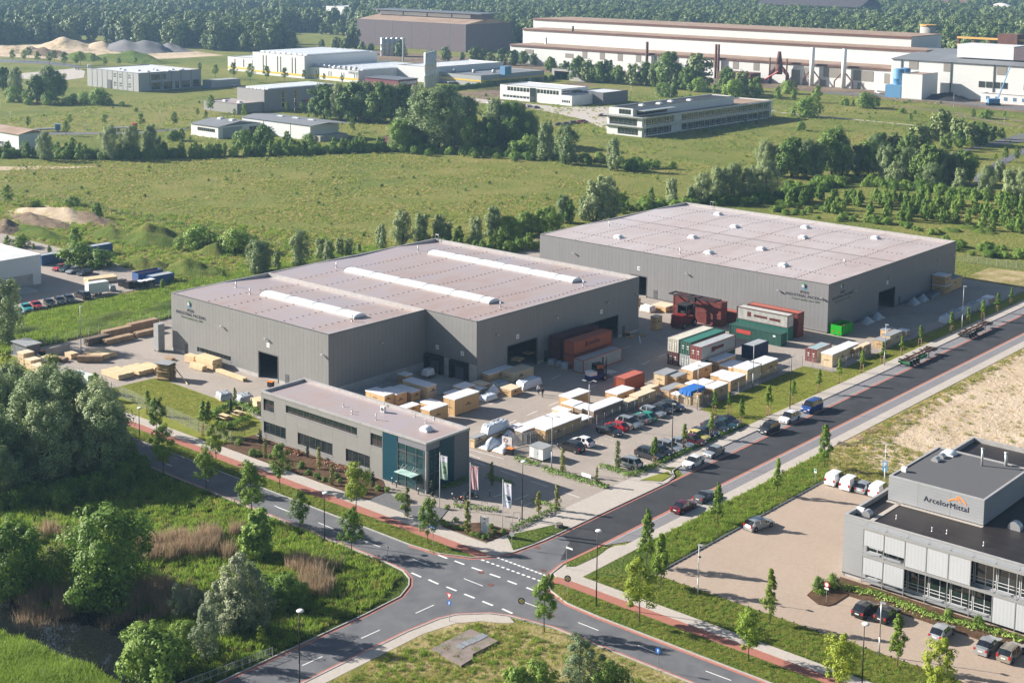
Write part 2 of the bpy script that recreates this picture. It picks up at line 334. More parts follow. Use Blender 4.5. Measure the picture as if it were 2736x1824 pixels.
# --- company yard, car park, lawns
YARD = [(-249.5,141.5),(-178,141.5),(-178,137.2),(-121.1,137.2),(-121.1,176),(-120.9,203),(-131.8,204.5),(-131.8,240.2),(-125.3,240.2),(-124.4,335),(-141,335),(-141,329),(-216,345),(-249.5,345)]
struct('yard_paving', MB().poly(YARD, .02), M_pave)
struct('lawn', MB().prism([(-216.6,141.2),(-178,139.2),(-178,147.6),(-188,150.8),(-193.5,151.6),(-216,152.2)], -.05, .07), M_lawn)
struct('lawn.001', MB().prism([(-131.6,204.6),(-121.0,202.8),(-121.0,271.5),(-125.3,271.5),(-125.3,240.4),(-131.6,240.4)], -.05, .07), M_lawn)
struct('lawn.002', MB().prism([(-124.2,278),(-121.0,278),(-121.0,480),(-124.2,480)], -.05, .07), M_lawn)
struct('verge.003', MB().prism([(-249.5,136.8),(-178,136.8),(-178,139.2),(-186,139.0),(-214,141.2),(-249.5,142.0)], -.05, .08), M_lawn)
struct('planting_bed', MB().prism([(-178,137),(-144.2,136.9),(-144.4,141.2),(-148.2,143.9),(-178,143.9)], -.05, .10), M_mulch)
struct('planting_bed.001', MB().prism([(-129.8,137.3),(-121.6,137.3),(-121.0,142.6),(-126.5,141.8)], -.05, .10), M_mulch)
struct('gravel_bed', MB().prism([(-143.9,136.95),(-130.6,137.1),(-133.1,142.2),(-136.2,141.5),(-138.2,139.2),(-144.1,141)], -.05, .09), M_gravel)
struct('grass_island', MB().prism([(-119.6,169.8),(-116.9,171.6),(-117.2,174.4),(-118.6,175.6)], -.05, .12), M_lawn)
struct('verge.004', MB().prism([(-120.9,140.8),(-117.2,137.8),(-116.6,141),(-116.4,148.6),(-118.2,148.6)], -.05, .12), M_rough)
struct('sand_lot', MB().poly([(-105.2,186),(-10,186),(-10,420),(-105.2,420)], .0), M_sand)
EDGE = wavy([(-86,189),(-92,196),(-99,200),(-103,210),(-104.2,225),(-104.6,300),(-104.9,420)], .6)[:-12]
EDGE = [p for i, p in enumerate(EDGE) if i == 0 or p[1] > max(q[1] for q in EDGE[:i])]
struct('sand_lot_edge', MB().poly([(-105.2,186),(-80,186)]+EDGE+[(-105.2,EDGE[-1][1])], .01), M_drygrass)
struct('office_car_park', MB().poly([(-98.8,144.2),(-10,144.2),(-10,190),(-98.8,190)], .03), M_pave_lot)
struct('track', MB().poly([(-141,329),(-120,335),(-60,352),(-60,364),(-141,352)], .012), M_drygrass)
struct('neighbour_yard', MB().poly([(-277.1,120),(-277.1,197),(-288,204),(-360,204),(-360,120)], .02), M_pave)
# --- further off
struct('sand_site', MB().poly([(-956.7,527.8),(-961.5,548),(-902.2,565.9),(-864.1,610),(-866.6,676.9),(-986.5,702.1),(-1061.4,666.2),(-1066.2,588.5)], .01), M_sand)
struct('concrete_pad', MB().poly([(-822.4,482.9),(-834.9,531.9),(-807.4,519.2),(-768.9,493.2),(-760.4,471.3),(-791.9,461.9)], .02), M_pave_l)
struct('far_road', MB().poly([(-956.7,527.8),(-903.1,548.7),(-852.6,544.9),(-837.3,533.4),(-880.1,533),(-932.8,514.5)], .02), M_asph)
struct('far_road.001', MB().poly([(-558.8,312.1),(-550.7,329.8),(-525.3,358.5),(-520.4,388.5),(-515.4,384.8),(-519.5,354.5),(-543.9,325.7),(-550.4,307.4)], .02), M_asph)
struct('farm_track', MB().poly([(-477.4,261.9),(-463.6,280.4),(-450.4,291.9),(-447.6,290),(-456.4,276),(-468.9,257.1)], .01), M_sand)
struct('turning_circle', MB().poly([(-426.1,233.4),(-418.8,239.4),(-409.9,237.3),(-405.1,233.3),(-405,229.1),(-409,223.9)], .015), M_asph)
struct('mill_yard', MB().poly([(-900,720),(-420,752),(-360,738),(-281,728),(-100,722),(-100,800),(-900,800)], .01), M_soil)
struct('mill_road', MB().poly([(-400.6,744.2),(-361.5,752.7),(-282.1,738.8),(-272,737.8),(-278.3,754.7),(-288.7,755.9),(-367.5,765.1),(-405.7,753.6)], .02), M_asph)
struct('office_drive', MB().poly([(-420,540),(-376,508),(-372,560),(-385,580),(-372,640),(-390,660),(-460,575),(-520,575),(-520,560),(-470,560)], .02), M_pave_l)
struct('tilled_field', MB().poly([(-548.8,589.4),(-546.9,636.6),(-542.1,696.5),(-520.6,686.5),(-532.1,647.4),(-544.7,633.8),(-502.1,584.5),(-515.8,569.9)], .01), M_soil)
struct('footpath', MB().poly([(-372,634),(-292,632),(-292,634.5),(-372,637)], .012), M_pave_l)
struct('far_road.002', MB().poly([(-239.2,546.5),(-244.6,642.2),(-244.2,663.7),(-230.1,625.9),(-232.9,612.1),(-237.7,571.6),(-236.5,546.9)], .02), M_asph)
struct('far_road.003', MB().poly([(-207.8,500),(-217.6,545.7),(-224.4,590),(-222.9,606.6),(-216.1,588.6),(-217.7,572.7),(-210.9,535.5),(-204.5,503.3),(-198.8,479.7)], .02), M_asph)
struct('harvested_field', MB().poly([(-1332.9,931.7),(-1331.9,1096.5),(-1325.4,1131.1),(-1250.2,1066.9),(-1218.2,1002.8),(-1216.4,907.5)], .01), M_sand)
# --- painted markings: each stroke its own piece
def strokes(name, lst, z=.008):
    r = T(name, None, None); r['kind'] = 'structure'
    for x, y, L, w, a in lst:
        k = ('stroke', round(L, 2), round(w, 2))
        if k not in _bc: _bc[k] = MB().poly([(-L/2,-w/2),(L/2,-w/2),(L/2,w/2),(-L/2,w/2)], 0).mesh('stroke', M_white)
        inst('stroke', _bc[k], r, (x, y, z), a)
    return r
def mid(a, b): return ((a[0]+b[0])/2, (a[1]+b[1])/2, math.dist(a, b), math.atan2(b[1]-a[1], b[0]-a[0]))
def dash(*prs, w=.14): return [(m_[0], m_[1], m_[2], w, m_[3]) for m_ in (mid(a, b) for a, b in prs)]
strokes('lane_marking', dash(((-178.2,126.6),(-176.2,126.5)),((-170.5,126.6),(-167.1,126.5)),((-161.4,126.6),(-158.7,126.7)),((-152.4,126.7),(-149.1,126.7)),((-151.7,126.6),(-149.1,126.6)),((-143.2,126.8),(-140,126.7)),((-134.2,126.8),(-131,126.8)),
    ((-125.2,127),(-122.1,127)),((-116.2,127.1),(-113,127.1)),((-106.9,127.1),(-104.1,127.2)),((-98.1,127.3),(-95.1,127.3)),((-89.5,127.4),(-86.6,127.4)),((-80.5,127.6),(-77.3,127.7)),
    ((-114,116.2),(-113.9,119.2)),((-114.2,107.5),(-114.1,110.4)),((-114.4,98.8),(-114.3,101.7))))
strokes('junction_marking', dash(((-122.3,123.9),(-120.5,123.8)),((-119.3,123.9),(-117.5,123.8)),((-116.2,123.9),(-114.5,123.9)),((-113.2,123.9),(-111.5,123.9)),((-110.2,123.9),(-108.5,123.9)),((-107.1,124),(-105.4,123.9)),
    ((-123.5,130.1),(-121.9,130.1)),((-120.7,130.2),(-119,130.2)),((-117.7,130.2),(-116,130.3)),((-114.7,130.3),(-113,130.4)),((-111.7,130.3),(-110.2,130.3)),((-108.7,130.4),(-107.2,130.4)), w=.3)
    + [(x, y, .62, .42, 0) for x, y in [(-117.2+i*1.05, 134.15) for i in range(0)]])
def row(a, b, n): return [(a[0]+(b[0]-a[0])*i/(n-1), a[1]+(b[1]-a[1])*i/(n-1)) for i in range(n)]
strokes('crossing_marking', [(x, y, .5, .32, 0) for x, y in row((-118.1,132.8), (-108.8,133), 12)] + [(x, y, .5, .32, 0) for x, y in row((-117.1,134.7), (-109.3,134.7), 12)])
strokes('bay_marking', [(x, 151+0*x, 2.6, .1, 0) for x in ()] + dash(((-147.7,162.6),(-140.8,163)),((-146.1,160.9),(-143.6,160.7)),((-143.4,159),(-140.9,158.9)),((-137.9,158.8),(-134.5,158.7)),((-131.6,158.6),(-128.2,158.5)),((-125.1,158.4),(-122.1,158.3)),
    ((-131.5,150.1),(-131.3,152.3)),((-126.1,150.4),(-126,153)),((-128.6,151.3),(-128.3,154.2)), w=.12), .028)
strokes('bay_marking.001', [(-137.0+1.2*k, y, .35, .1, 0) for y in (173.4, 176.0, 178.6, 181.2, 183.8, 186.4, 189, 191.6, 194.2, 196.8, 199.4) for k in range(4)] + [(-125.4+1.0*k, y, .35, .1, 0) for y in (176.4, 179.0, 181.6, 184.2, 186.8, 189.4, 192, 194.6, 197.2) for k in range(3)], .028)
strokes('yard_marking', dash(((-151.8,181.7),(-152.1,184.8)),((-152.4,188.4),(-152.6,191.2)),((-151.3,176.5),(-151.5,178.5)),((-162,200.7),(-162.4,204.1)),((-153.8,201.1),(-153.8,203.8)),((-154,207.2),(-154.2,209.9)),((-155,214.4),(-155,216.9)),((-155.3,219.9),(-155.6,223.2)),((-155.8,226.4),(-156.1,229.4)),((-164.6,226.7),(-164.8,229.6)), ((-160.5,181.9),(-160.6,184.9))), .026)

# ------------------------------------------------------------------ building kit
def stripe_mat(name, col, joint, axis, pitch, w=.06, rough=.55, var=.04, metal=0.0, col2=None, bmp=.35):
    """sheet cladding: ribs every `pitch` metres along world axis 0/1/2 ('h' = x+y)"""
    m, n, l, p = NT(name); p.inputs['Roughness'].default_value = rough; p.inputs['Metallic'].default_value = metal; p.inputs['Specular IOR Level'].default_value = .4
    v = wpos(n); sp = n.new('ShaderNodeSeparateXYZ'); l.new(v, sp.inputs[0])
    s = mth(n, l, 'ADD', sp.outputs[0], sp.outputs[1]) if axis == 'h' else sp.outputs[axis]
    fr = mth(n, l, 'FRACT', mth(n, l, 'DIVIDE', s, pitch))
    j = mth(n, l, 'LESS_THAN', fr, w)
    nz = noise(n, l, v, .35, 5, .6)
    c = mixc(n, l, nz, col, col2 or tuple(t*.86 for t in col))
    c = mixc(n, l, j, c, joint)
    oi = n.new('ShaderNodeObjectInfo').outputs['Random']; k = mth(n, l, 'MULTIPLY_ADD', oi, 2*var, 1-var)
    cc = n.new('ShaderNodeCombineXYZ'); [l.new(k, cc.inputs[i]) for i in range(3)]
    l.new(mixc(n, l, 1.0, c, cc.outputs[0], 'MULTIPLY'), p.inputs['Base Color'])
    if bmp: bump(n, l, p, mth(n, l, 'PINGPONG', fr, .5), bmp, .03)
    return m
def roof_mat(name, c1, c2, c3, sx=.06):
    m, n, l, p = NT(name); p.inputs['Roughness'].default_value = .45; p.inputs['Specular IOR Level'].default_value = .35
    v = wpos(n); mp = n.new('ShaderNodeMapping'); mp.inputs['Scale'].default_value = (1, .35, 1); l.new(v, mp.inputs['Vector'])
    a = noise(n, l, mp.outputs[0], sx, 5, .6); b = noise(n, l, mp.outputs[0], .5, 5, .65)
    f = mth(n, l, 'MULTIPLY_ADD', b, .4, mth(n, l, 'MULTIPLY', a, .6))
    c = ramp(n, l, f, [(.38, c1), (.5, c2), (.62, c3)])
    sp = n.new('ShaderNodeSeparateXYZ'); l.new(v, sp.inputs[0])
    j = mth(n, l, 'LESS_THAN', mth(n, l, 'FRACT', mth(n, l, 'DIVIDE', sp.outputs[1], 1.9)), .05)
    c = mixc(n, l, mth(n, l, 'MULTIPLY', j, .12), c, (.25,.2,.2))
    l.new(c, p.inputs['Base Color']); return m
M_greyp = stripe_mat('grey_sheet_panel', (0.240,0.238,0.232), (0.206,0.205,0.200), 'h', .333, .05, .55, .018, bmp=.12)
M_greyp2 = stripe_mat('grey_sheet_panel_new', (0.220,0.220,0.224), (0.189,0.189,0.193), 'h', .333, .05, .55, .018, bmp=.12)
M_core = mat('wall_core', (.10,.10,.105), .8)
M_dark = mat('dark_interior', (.012,.012,.014), .9)
M_roof1 = roof_mat('roof_membrane', (0.330,0.295,0.319), (0.347,0.284,0.275), (0.330,0.237,0.204))
M_roof2 = roof_mat('roof_membrane_pale', (0.462,0.420,0.425), (0.435,0.374,0.365), (0.397,0.323,0.305))
M_bitum = roof_mat('bitumen_roof', (.017,.013,.012), (.024,.019,.017), (.034,.027,.024), .2)
M_flash = mat('metal_flashing', (.50,.485,.47), .45, (.42,.40,.39), 1, metal=.3)
M_fl_dark = mat('dark_flashing', (.12,.13,.15), .5)
M_sky = mat('skylight_dome', (.80,.82,.84), .25, (.72,.74,.77), 2, spec=.6)
M_lam = stripe_mat('office_lamella', (0.289,0.285,0.268), (0.196,0.191,0.183), 2, .3, .09, .55, .04)
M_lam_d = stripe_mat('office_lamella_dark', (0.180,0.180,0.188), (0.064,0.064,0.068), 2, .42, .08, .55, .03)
M_teal = stripe_mat('teal_panel', (0.004,0.057,0.086), (0.002,0.037,0.056), 2, .3, .08, .45, .04)
M_silver = stripe_mat('silver_lamella', (0.425,0.438,0.455), (0.281,0.289,0.302), 2, .42, .05, .45, .03, metal=.3)
M_frame = mat('grey_window_frame', (.10,.10,.105), .5)
M_frame_w = mat('white_frame', (.66,.66,.66), .5)
M_glass = glass_mat('window_glass', (.018,.028,.030))
M_glass_t = glass_mat('teal_glass', (.03,.085,.095), .5, .03, see=.4)
M_alu = mat('aluminium', (.52,.525,.53), .4, None, 1, metal=.6)
M_galv = mat('galvanised_steel', (.42,.43,.44), .5, (.34,.35,.36), 2, metal=.5)
M_blind = stripe_mat('white_blind', (.50,.515,.535), (.40,.415,.435), 'h', .45, .03, .5, .03)
M_black = mat('black_metal', (.018,.018,.02), .5)
M_whitep = mat('white_paint', (.76,.76,.75), .5, (.68,.68,.67), 1)
M_plinth = mat('concrete_plinth', (.46,.45,.43), .85, (.36,.35,.335), .8)
M_yellow = mat('yellow_paint', (.70,.46,.03), .5)
M_orange = mat('orange_paint', (.80,.22,.03), .5)
M_ink = mat('dark_lettering', (.02,.022,.04), .5); M_gink = mat('green_lettering', (.10,.16,.08), .5)
M_cyan = mat('logo_cyan', (.05,.25,.38), .4); M_green_l = mat('logo_green', (.03,.30,.07), .4); M_pale = mat('logo_pale', (.45,.48,.48), .4); M_navy = mat('logo_navy', (.012,.018,.055), .4)
def rects(a0, a1, z0, z1, ops):
    xs = sorted({a0, a1, *[min(max(t, a0), a1) for o in ops for t in o[:2]]}); zs = sorted({z0, z1, *[min(max(t, z0), z1) for o in ops for t in o[2:4]]})
    for i in range(len(xs)-1):
        run = None
        for k in range(len(zs)-1):
            cx, cz = (xs[i]+xs[i+1])/2, (zs[k]+zs[k+1])/2
            hit = any(o[0] < cx < o[1] and o[2] < cz < o[3] for o in ops)
            if not hit: run = (zs[k], zs[k+1]) if run is None else (run[0], zs[k+1])
            if hit or k == len(zs)-2:
                if run: yield xs[i], xs[i+1], run[0], run[1]
                run = None
TEXTS = []
class Bld:
    """a building: an Empty at its foot; walls are given as ('y',y0,sgn) facing +-y or ('x',x0,sgn)"""
    def __init__(s, name, label, cat, x0, x1, y0, y1, group=None):
        s.o = (round((x0+x1)/2, 2), round((y0+y1)/2, 2), 0.0); s.e = T(name, label, cat, s.o, 0, group); s.b = (x0, x1, y0, y1)
    def mb(s): return MB(s.o)
    def part(s, name, mb, m, smooth=False, parent=None): return mb.obj(name, m, parent or s.e, smooth)
    def bx(s, mb, ax, c, sg, a0, a1, z0, z1, d0, d1):      # box on a wall plane, d = distance outwards
        lo, hi = sorted((c+sg*d0, c+sg*d1))
        return mb.box(a0, a1, lo, hi, z0, z1) if ax == 'y' else mb.box(lo, hi, a0, a1, z0, z1)
    def wall(s, ax, c, sg, a0, a1, z0, z1, ops=(), t=.25, m=None, name='wall'):
        mb = s.mb()
        for r in rects(a0, a1, z0, z1, ops): s.bx(mb, ax, c, sg, *r, -t, 0)
        return s.part(name, mb, m or M_core)
    def clad(s, ax, c, sg, a0, a1, z0, z1, pw, m, ops=(), gap=.02, t=.07, name='wall_panel', cuts=None, rows=None):
        g = [a0+i*pw for i in range(int((a1-a0)/pw)+1)] if cuts is None else list(cuts)
        oe = {round(min(max(o[i], a0), a1), 3) for o in ops for i in (0, 1)} | {round(a0, 3), round(a1, 3)}; zr = rows or [z0, z1]
        ed = sorted(oe | {round(t_, 3) for t_ in g if a0 < t_ < a1 and all(abs(t_-e) > .2 for e in oe)})
        for u0, u1 in zip(ed, ed[1:]):
            for ra, rb_ in zip(zr, zr[1:]):
                for _, _, za, zb in rects(u0, u1, ra, rb_, [o for o in ops if o[0] < (u0+u1)/2 < o[1]]):
                    w, h = u1-u0-gap, zb-za-gap*.6
                    if w < .02 or h < .02: continue
                    lx, ly = (w, t) if ax == 'y' else (t, w)
                    cc = c+sg*t/2; cu = (u0+u1)/2
                    loc = (cu-s.o[0], cc-s.o[1], za) if ax == 'y' else (cc-s.o[0], cu-s.o[1], za)
                    box_part(name, lx, ly, h, loc, m, s.e)
    def window(s, ax, c, sg, a0, a1, z0, z1, n=2, rowz=(), fm=None, gm=None, fr=.07, rec=.12, sill=True, name='window'):
        fm = fm or M_frame; mb = s.mb()
        us = [a0+(a1-a0)*i/n for i in range(n+1)]; zs = [z0, *rowz, z1]
        for i, u in enumerate(us): s.bx(mb, ax, c, sg, u-fr/2 if 0 < i < n else (u if i == 0 else u-fr), u+fr/2 if 0 < i < n else (u+fr if i == 0 else u), z0, z1, -rec, -rec+.06)
        for i, z in enumerate(zs): s.bx(mb, ax, c, sg, a0+fr, a1-fr, z-fr/2 if 0 < i < len(zs)-1 else (z if i == 0 else z-fr), z+fr/2 if 0 < i < len(zs)-1 else (z+fr if i == 0 else z), -rec, -rec+.055)
        w = s.part(name, mb, fm)
        for u0, u1 in zip(us, us[1:]):
            for q0, q1 in zip(zs, zs[1:]):
                p_ = s.mb(); s.bx(p_, ax, c, sg, u0+fr/2, u1-fr/2, q0+fr/2, q1-fr/2, -rec-.02, -rec+.02); p_.obj('pane', gm or M_glass, w)
        if sill:
            p_ = s.mb(); s.bx(p_, ax, c, sg, a0-.05, a1+.05, z0-.07, z0, -rec, .14); p_.obj('sill', M_flash, w)
        return w
    def lettering(s, txt, ax, c, sg, u, z, size, m, align='CENTER', d=.09, shear=0):
        cu = bpy.data.curves.new('lettering', 'FONT'); cu.body = txt; cu.size = size; cu.align_x = align; cu.extrude = .015; cu.shear = shear; cu.space_character = 1.08
        o = bpy.data.objects.new('lettering', cu); LINK(o); cu.materials.append(m); o.parent = s.e; TEXTS.append(o)
        if ax == 'y': o.location = (u-s.o[0], c+sg*d-s.o[1], z); o.rotation_euler = (R(90), 0, 0 if sg < 0 else R(180))
        else: o.location = (c+sg*d-s.o[0], u-s.o[1], z); o.rotation_euler = (R(90), 0, R(90) if sg > 0 else R(-90))
        return o
    def shape(s, name, pts, ax, c, sg, m, d0=.075, d1=.1):      # flat emblem piece on a wall; pts = (u, z)
        mb = s.mb(); n = len(pts); vs_ = []
        for d in (d0, d1): vs_ += [((u, c+sg*d, z) if ax == 'y' else (c+sg*d, u, z)) for u, z in pts]
        mb.add(vs_, [tuple(range(n)), tuple(range(2*n-1, n-1, -1))]+[(i, (i+1)%n, n+(i+1)%n, n+i) for i in range(n)])
        return s.part(name, mb, m)
def cube_logo(b, ax, c, sg, u, z, h):         # u = centre, z = foot, h = height
    w = h*.44; q = lambda *pts: [(u+x*w, z+y*h) for x, y in pts]
    b.shape('emblem', q((-.35,.95),(.05,1),(.45,.9),(1,.72),(.55,.80),(-.1,.86)), ax, c, sg, M_green_l)
    b.shape('emblem', q((-1,.75),(-.35,.95),(-.1,.86),(-.75,.68)), ax, c, sg, M_green_l)
    b.shape('emblem', q((-.1,.84),(1,.68),(1,.34),(.1,.16),(.1,.52)), ax, c, sg, M_navy)
    b.shape('emblem', q((-1,.70),(-.2,.80),(.02,.5),(.02,.36),(-.7,.30),(-1,.34)), ax, c, sg, M_pale)
    b.shape('emblem', q((-1,.30),(.05,.12),(.05,0),(-1,.18)), ax, c, sg, M_cyan)
    b.shape('emblem', q((.08,.12),(1,.30),(1,.18),(.08,0)), ax, c, sg, M_cyan)
def wall_lamp(b, ax, c, sg, u, z):
    mb = b.mb(); b.bx(mb, ax, c, sg, u-.05, u+.05, z, z+.08, .07, .35); b.bx(mb, ax, c, sg, u-.28, u+.28, z-.06, z+.12, .34, .68); b.part('wall_lamp', mb, M_alu)
def number_sign(b, ax, c, sg, u, z, t):
    mb = b.mb(); b.bx(mb, ax, c, sg, u-.4, u+.4, z-.42, z+.42, .075, .1); b.part('door_number_plate', mb, M_whitep); b.lettering(t, ax, c, sg, u, z-.22, .62, M_ink, d=.115)
def barrel(b, x0, x1, yc, z0, r=1.5, n=None):       # barrel rooflight built of separate curved sheets
    k = n or max(2, int((x1-x0)/2.4)); w = (x1-x0)/k; mb = b.mb(); mb.box(x0-.1, x1+.1, yc-r-.12, yc+r+.12, z0-.2, z0+.22); st = b.part('rooflight', mb, M_flash)
    for i in range(k):
        q = b.mb(); a, e = x0+i*w+.05, x0+(i+1)*w-.05; N = 8; pr = [(yc-r*math.cos(math.pi*j/N), z0+.22+.62*math.sin(math.pi*j/N)) for j in range(N+1)]
        q.add([(a, y, z) for y, z in pr]+[(e, y, z) for y, z in pr], [(j, N+1+j, N+2+j, j+1) for j in range(N)]+[tuple(range(N+1)), tuple(range(2*N+1, N, -1))]); q.obj('curved_sheet', M_sky, st)
    for i in range(0, k+1, 3):
        q = b.mb(); a = x0+i*w; N = 8
        for j in range(N): q.tube((a, yc-(r+.02)*math.cos(math.pi*j/N), z0+.24+.62*math.sin(math.pi*j/N)), (a, yc-(r+.02)*math.cos(math.pi*(j+1)/N), z0+.24+.62*math.sin(math.pi*(j+1)/N)), .05, n=4)
        q.obj('rib', M_fl_dark, st)
def dome(b, x, y, z, w=1.5):
    mb = b.mb(); mb.prism([(x-w/2-.12,y-w/2-.12),(x+w/2+.12,y-w/2-.12),(x+w/2+.12,y+w/2+.12),(x-w/2-.12,y+w/2+.12)], z-.1, z+.32); st = b.part('roof_dome', mb, M_whitep)
    q = b.mb(); r = [(w/2, .32), (w*.46, .5), (w*.34, .66), (w*.16, .74)]; vs_ = []; fs = []
    for a, h in r: vs_ += [(x-a,y-a,z+h),(x+a,y-a,z+h),(x+a,y+a,z+h),(x-a,y+a,z+h)]
    for k in range(3): fs += [(k*4+i, k*4+(i+1)%4, k*4+4+(i+1)%4, k*4+4+i) for i in range(4)]
    q.add(vs_, fs+[(12,13,14,15)]); q.obj('dome_shell', M_sky, st, True)
def vent(b, x, y, z, h=.9, r=.12, m=None):
    mb = b.mb(); mb.tube((x,y,z-.1), (x,y,z+h), r, n=8); mb.tube((x,y,z+h-.1), (x,y,z+h+.05), r*1.5, n=8); mb.tube((x,y,z-.05),(x,y,z+.08), r*2.6, r*1.4, n=8); b.part('vent_pipe', mb, m or M_alu, True)
def parapet(b, x0, x1, y0, y1, zt, zb, w=.32, m=None, cap=None, sides='lbrf', skip=()):
    P = {'f': (x0, x1, y0, y0+w), 'b': (x0, x1, y1-w, y1), 'l': (x0, x0+w, y0+w, y1-w), 'r': (x1-w, x1, y0+w, y1-w)}
    for k in sides:
        a = P[k]; mb = b.mb(); mb.box(a[0], a[1], a[2], a[3], zb, zt); b.part('parapet', mb, m or M_flash)
def fold_roof(b, x0, x1, ys, zs, m, name='roof'):
    mb = b.mb()
    for (ya, yb), (za, zb) in zip(zip(ys, ys[1:]), zip(zs, zs[1:])): mb.add([(x0,ya,za),(x1,ya,za),(x1,yb,zb),(x0,yb,zb)], [(0,1,2,3)])
    return b.part(name, mb, m)
M_fast = mat('roof_fastener', (.06,.05,.05), .8)
def fasteners(b, rows, z):
    mb = b.mb()
    for (xa, ya), (xb, yb) in rows:
        n = max(2, int(math.dist((xa, ya), (xb, yb))/1.15))
        for i in range(n):
            t = i/(n-1); x, y = xa+(xb-xa)*t, ya+(yb-ya)*t; mb.box(x-.13, x+.13, y-.13, y+.13, z(y)-.02, z(y)+.06)
    b.part('roof_fastener', mb, M_fast)['kind'] = 'stuff'
def roller_door(b, ax, c, sg, a0, a1, z0, z1):
    mb = b.mb(); f = .18
    b.bx(mb, ax, c, sg, a0-.02, a0+f, z0, z1, -.2, .1); b.bx(mb, ax, c, sg, a1-f, a1+.02, z0, z1, -.2, .1); b.bx(mb, ax, c, sg, a0+f, a1-f, z1-f, z1+.02, -.2, .1); b.part('door_frame', mb, M_frame)
def side_door(b, ax, c, sg, u, z0=.0):
    mb = b.mb(); b.bx(mb, ax, c, sg, u-.5, u+.5, z0, z0+2.15, .05, .11); d = b.part('door', mb, M_frame); q = b.mb(); b.bx(q, ax, c, sg, u+.3, u+.42, z0+1, z0+1.08, .11, .17); q.obj('handle', M_alu, d)
# ------------------------------------------------------------------ warehouse with rooflight strips
WX, WB, WN, WC = -229.05, -183.46, -170.37, 239.8; WA, WNY, H1 = 165.14, 189.44, 11.63
b = Bld('warehouse', 'grey sheet-clad warehouse with three curved rooflight strips and stepped front corner', 'warehouse', WX, WN, WA, WC)
front_ops = [(-202.7,-197.0,0,5.1), (-221.0,-210.7,1.35,2.3)]
b.wall('y', WA, -1, WX, WB, 0, H1, front_ops); b.clad('y', WA, -1, WX, WB, .7, H1-.1, 1.0, M_greyp, front_ops)
mb = b.mb()
for r in rects(WX, WB, 0, .7, front_ops): b.bx(mb, 'y', WA, -1, *r, 0, .05)
b.part('plinth', mb, M_plinth)
b.wall('x', WB, 1, WA, WNY, -1.2, H1); b.clad('x', WB, 1, WA, WNY, 1.6, H1-.1, 1.0, M_greyp)
mb = b.mb(); b.bx(mb, 'x', WB, 1, WA, WNY, -1.2, 1.6, 0, .12); b.part('plinth', mb, M_plinth)
dock = [(-182.8,-178.9,-1.0,3.25), (-176.4,-172.6,-1.0,3.2)]
b.wall('y', WNY, -1, WB, WN, -1.2, H1, dock); b.clad('y', WNY, -1, WB, WN, 3.4, H1-.1, 1.0, M_greyp)
mb = b.mb()
for r in rects(WB, WN, -1.2, 3.4, dock): b.bx(mb, 'y', WNY, -1, *r, 0, .05)
b.part('plinth', mb, M_plinth)
for i, o in enumerate(dock):
    mb = b.mb(); b.bx(mb, 'y', WNY, -1, o[0]-.3, o[0]+.35, o[2], o[3]+.25, .05, .75); b.bx(mb, 'y', WNY, -1, o[1]-.35, o[1]+.3, o[2], o[3]+.25, .05, .75); b.bx(mb, 'y', WNY, -1, o[0]+.35, o[1]-.35, o[3]-.6, o[3]+.25, .05, .75)
    d = b.part('dock_shelter', mb, M_black); mb = b.mb(); b.bx(mb, 'y', WNY, -1, o[0]+.5, o[1]-.5, .1, 2.4, -.15, -.05); mb.obj('dock_door', M_fl_dark, d); number_sign(b, 'y', WNY, -1, (o[0]+o[1])/2+.6, 5.0, str(i+1))
east_ops = [(197.8,206.7,0,5.4), (222.0,232.7,0,4.95)]
b.wall('x', WN, 1, WNY, WC, 0, H1, east_ops); b.clad('x', WN, 1, WNY, WC, .5, H1-.1, 1.0, M_greyp, east_ops)
mb = b.mb()
for r in rects(WNY, WC, 0, .5, east_ops): mb = b.mb(); b.bx(mb, 'x', WN, 1, *r, 0, .06); b.part('plinth', mb, M_plinth)
b.wall('x', WX, -1, WA, WC, 0, H1, m=M_greyp); b.wall('y', WC, 1, WX, WN, 0, H1, m=M_greyp)
roller_door(b, 'y', WA, -1, -202.7, -197.0, 0, 5.1); roller_door(b, 'x', WN, 1, 197.8, 206.7, 0, 5.4); roller_door(b, 'x', WN, 1, 222.0, 232.7, 0, 4.95)
b.window('y', WA, -1, -221.0, -210.7, 1.35, 2.3, 9)
side_door(b, 'y', WA, -1, -194.6); side_door(b, 'x', WN, 1, 234.6); side_door(b, 'x', WN, 1, 209.2); side_door(b, 'y', WA, -1, -224.4)
mb = b.mb(); mb.box(WX+.3, WN-.3, WA+.3, WC-.3, .0, .04); b.part('floor', mb, M_conc)
mb = b.mb(); mb.box(WX+1, WB-1, WNY-.6, WNY-.4, 0, H1-1); mb.box(-190, -189.6, WNY, WC-1, 0, H1-1); b.part('inner_wall', mb, M_core)
zt = lambda y: H1-.42+.3*(1-abs(((y-WA) if y < WNY else (y-WNY)%25.2)/12.4-1)) if True else 0
fold_roof(b, WX+.1, WB-.05, [WA+.02, 177.3, WNY-.05], [H1-.10, H1-.05, H1-.75], M_roof1); fold_roof(b, WX+.1, WN-.05, [WNY+.05, 202.0, 214.4, 227.0, WC-.05], [H1-.14, H1-.02, H1-.32, H1-.06, H1-.75], M_roof1)
parapet(b, WX, WB, WA, WNY, H1+.02, H1-1, .3, sides='lr'); parapet(b, WX, WN, WNY, WC, H1+.02, H1-1, .34, sides='lbr')
for a in ((WX, WB, WA, WA+.14, H1-.3, H1+.03), (WX+.3, WB, WNY-.34, WNY-.02, H1-.9, H1+.08), (WB, WN-.3, WNY, WNY+.14, H1-.3, H1+.035)): mb = b.mb(); mb.box(*a); b.part('roof_edge', mb, M_flash)
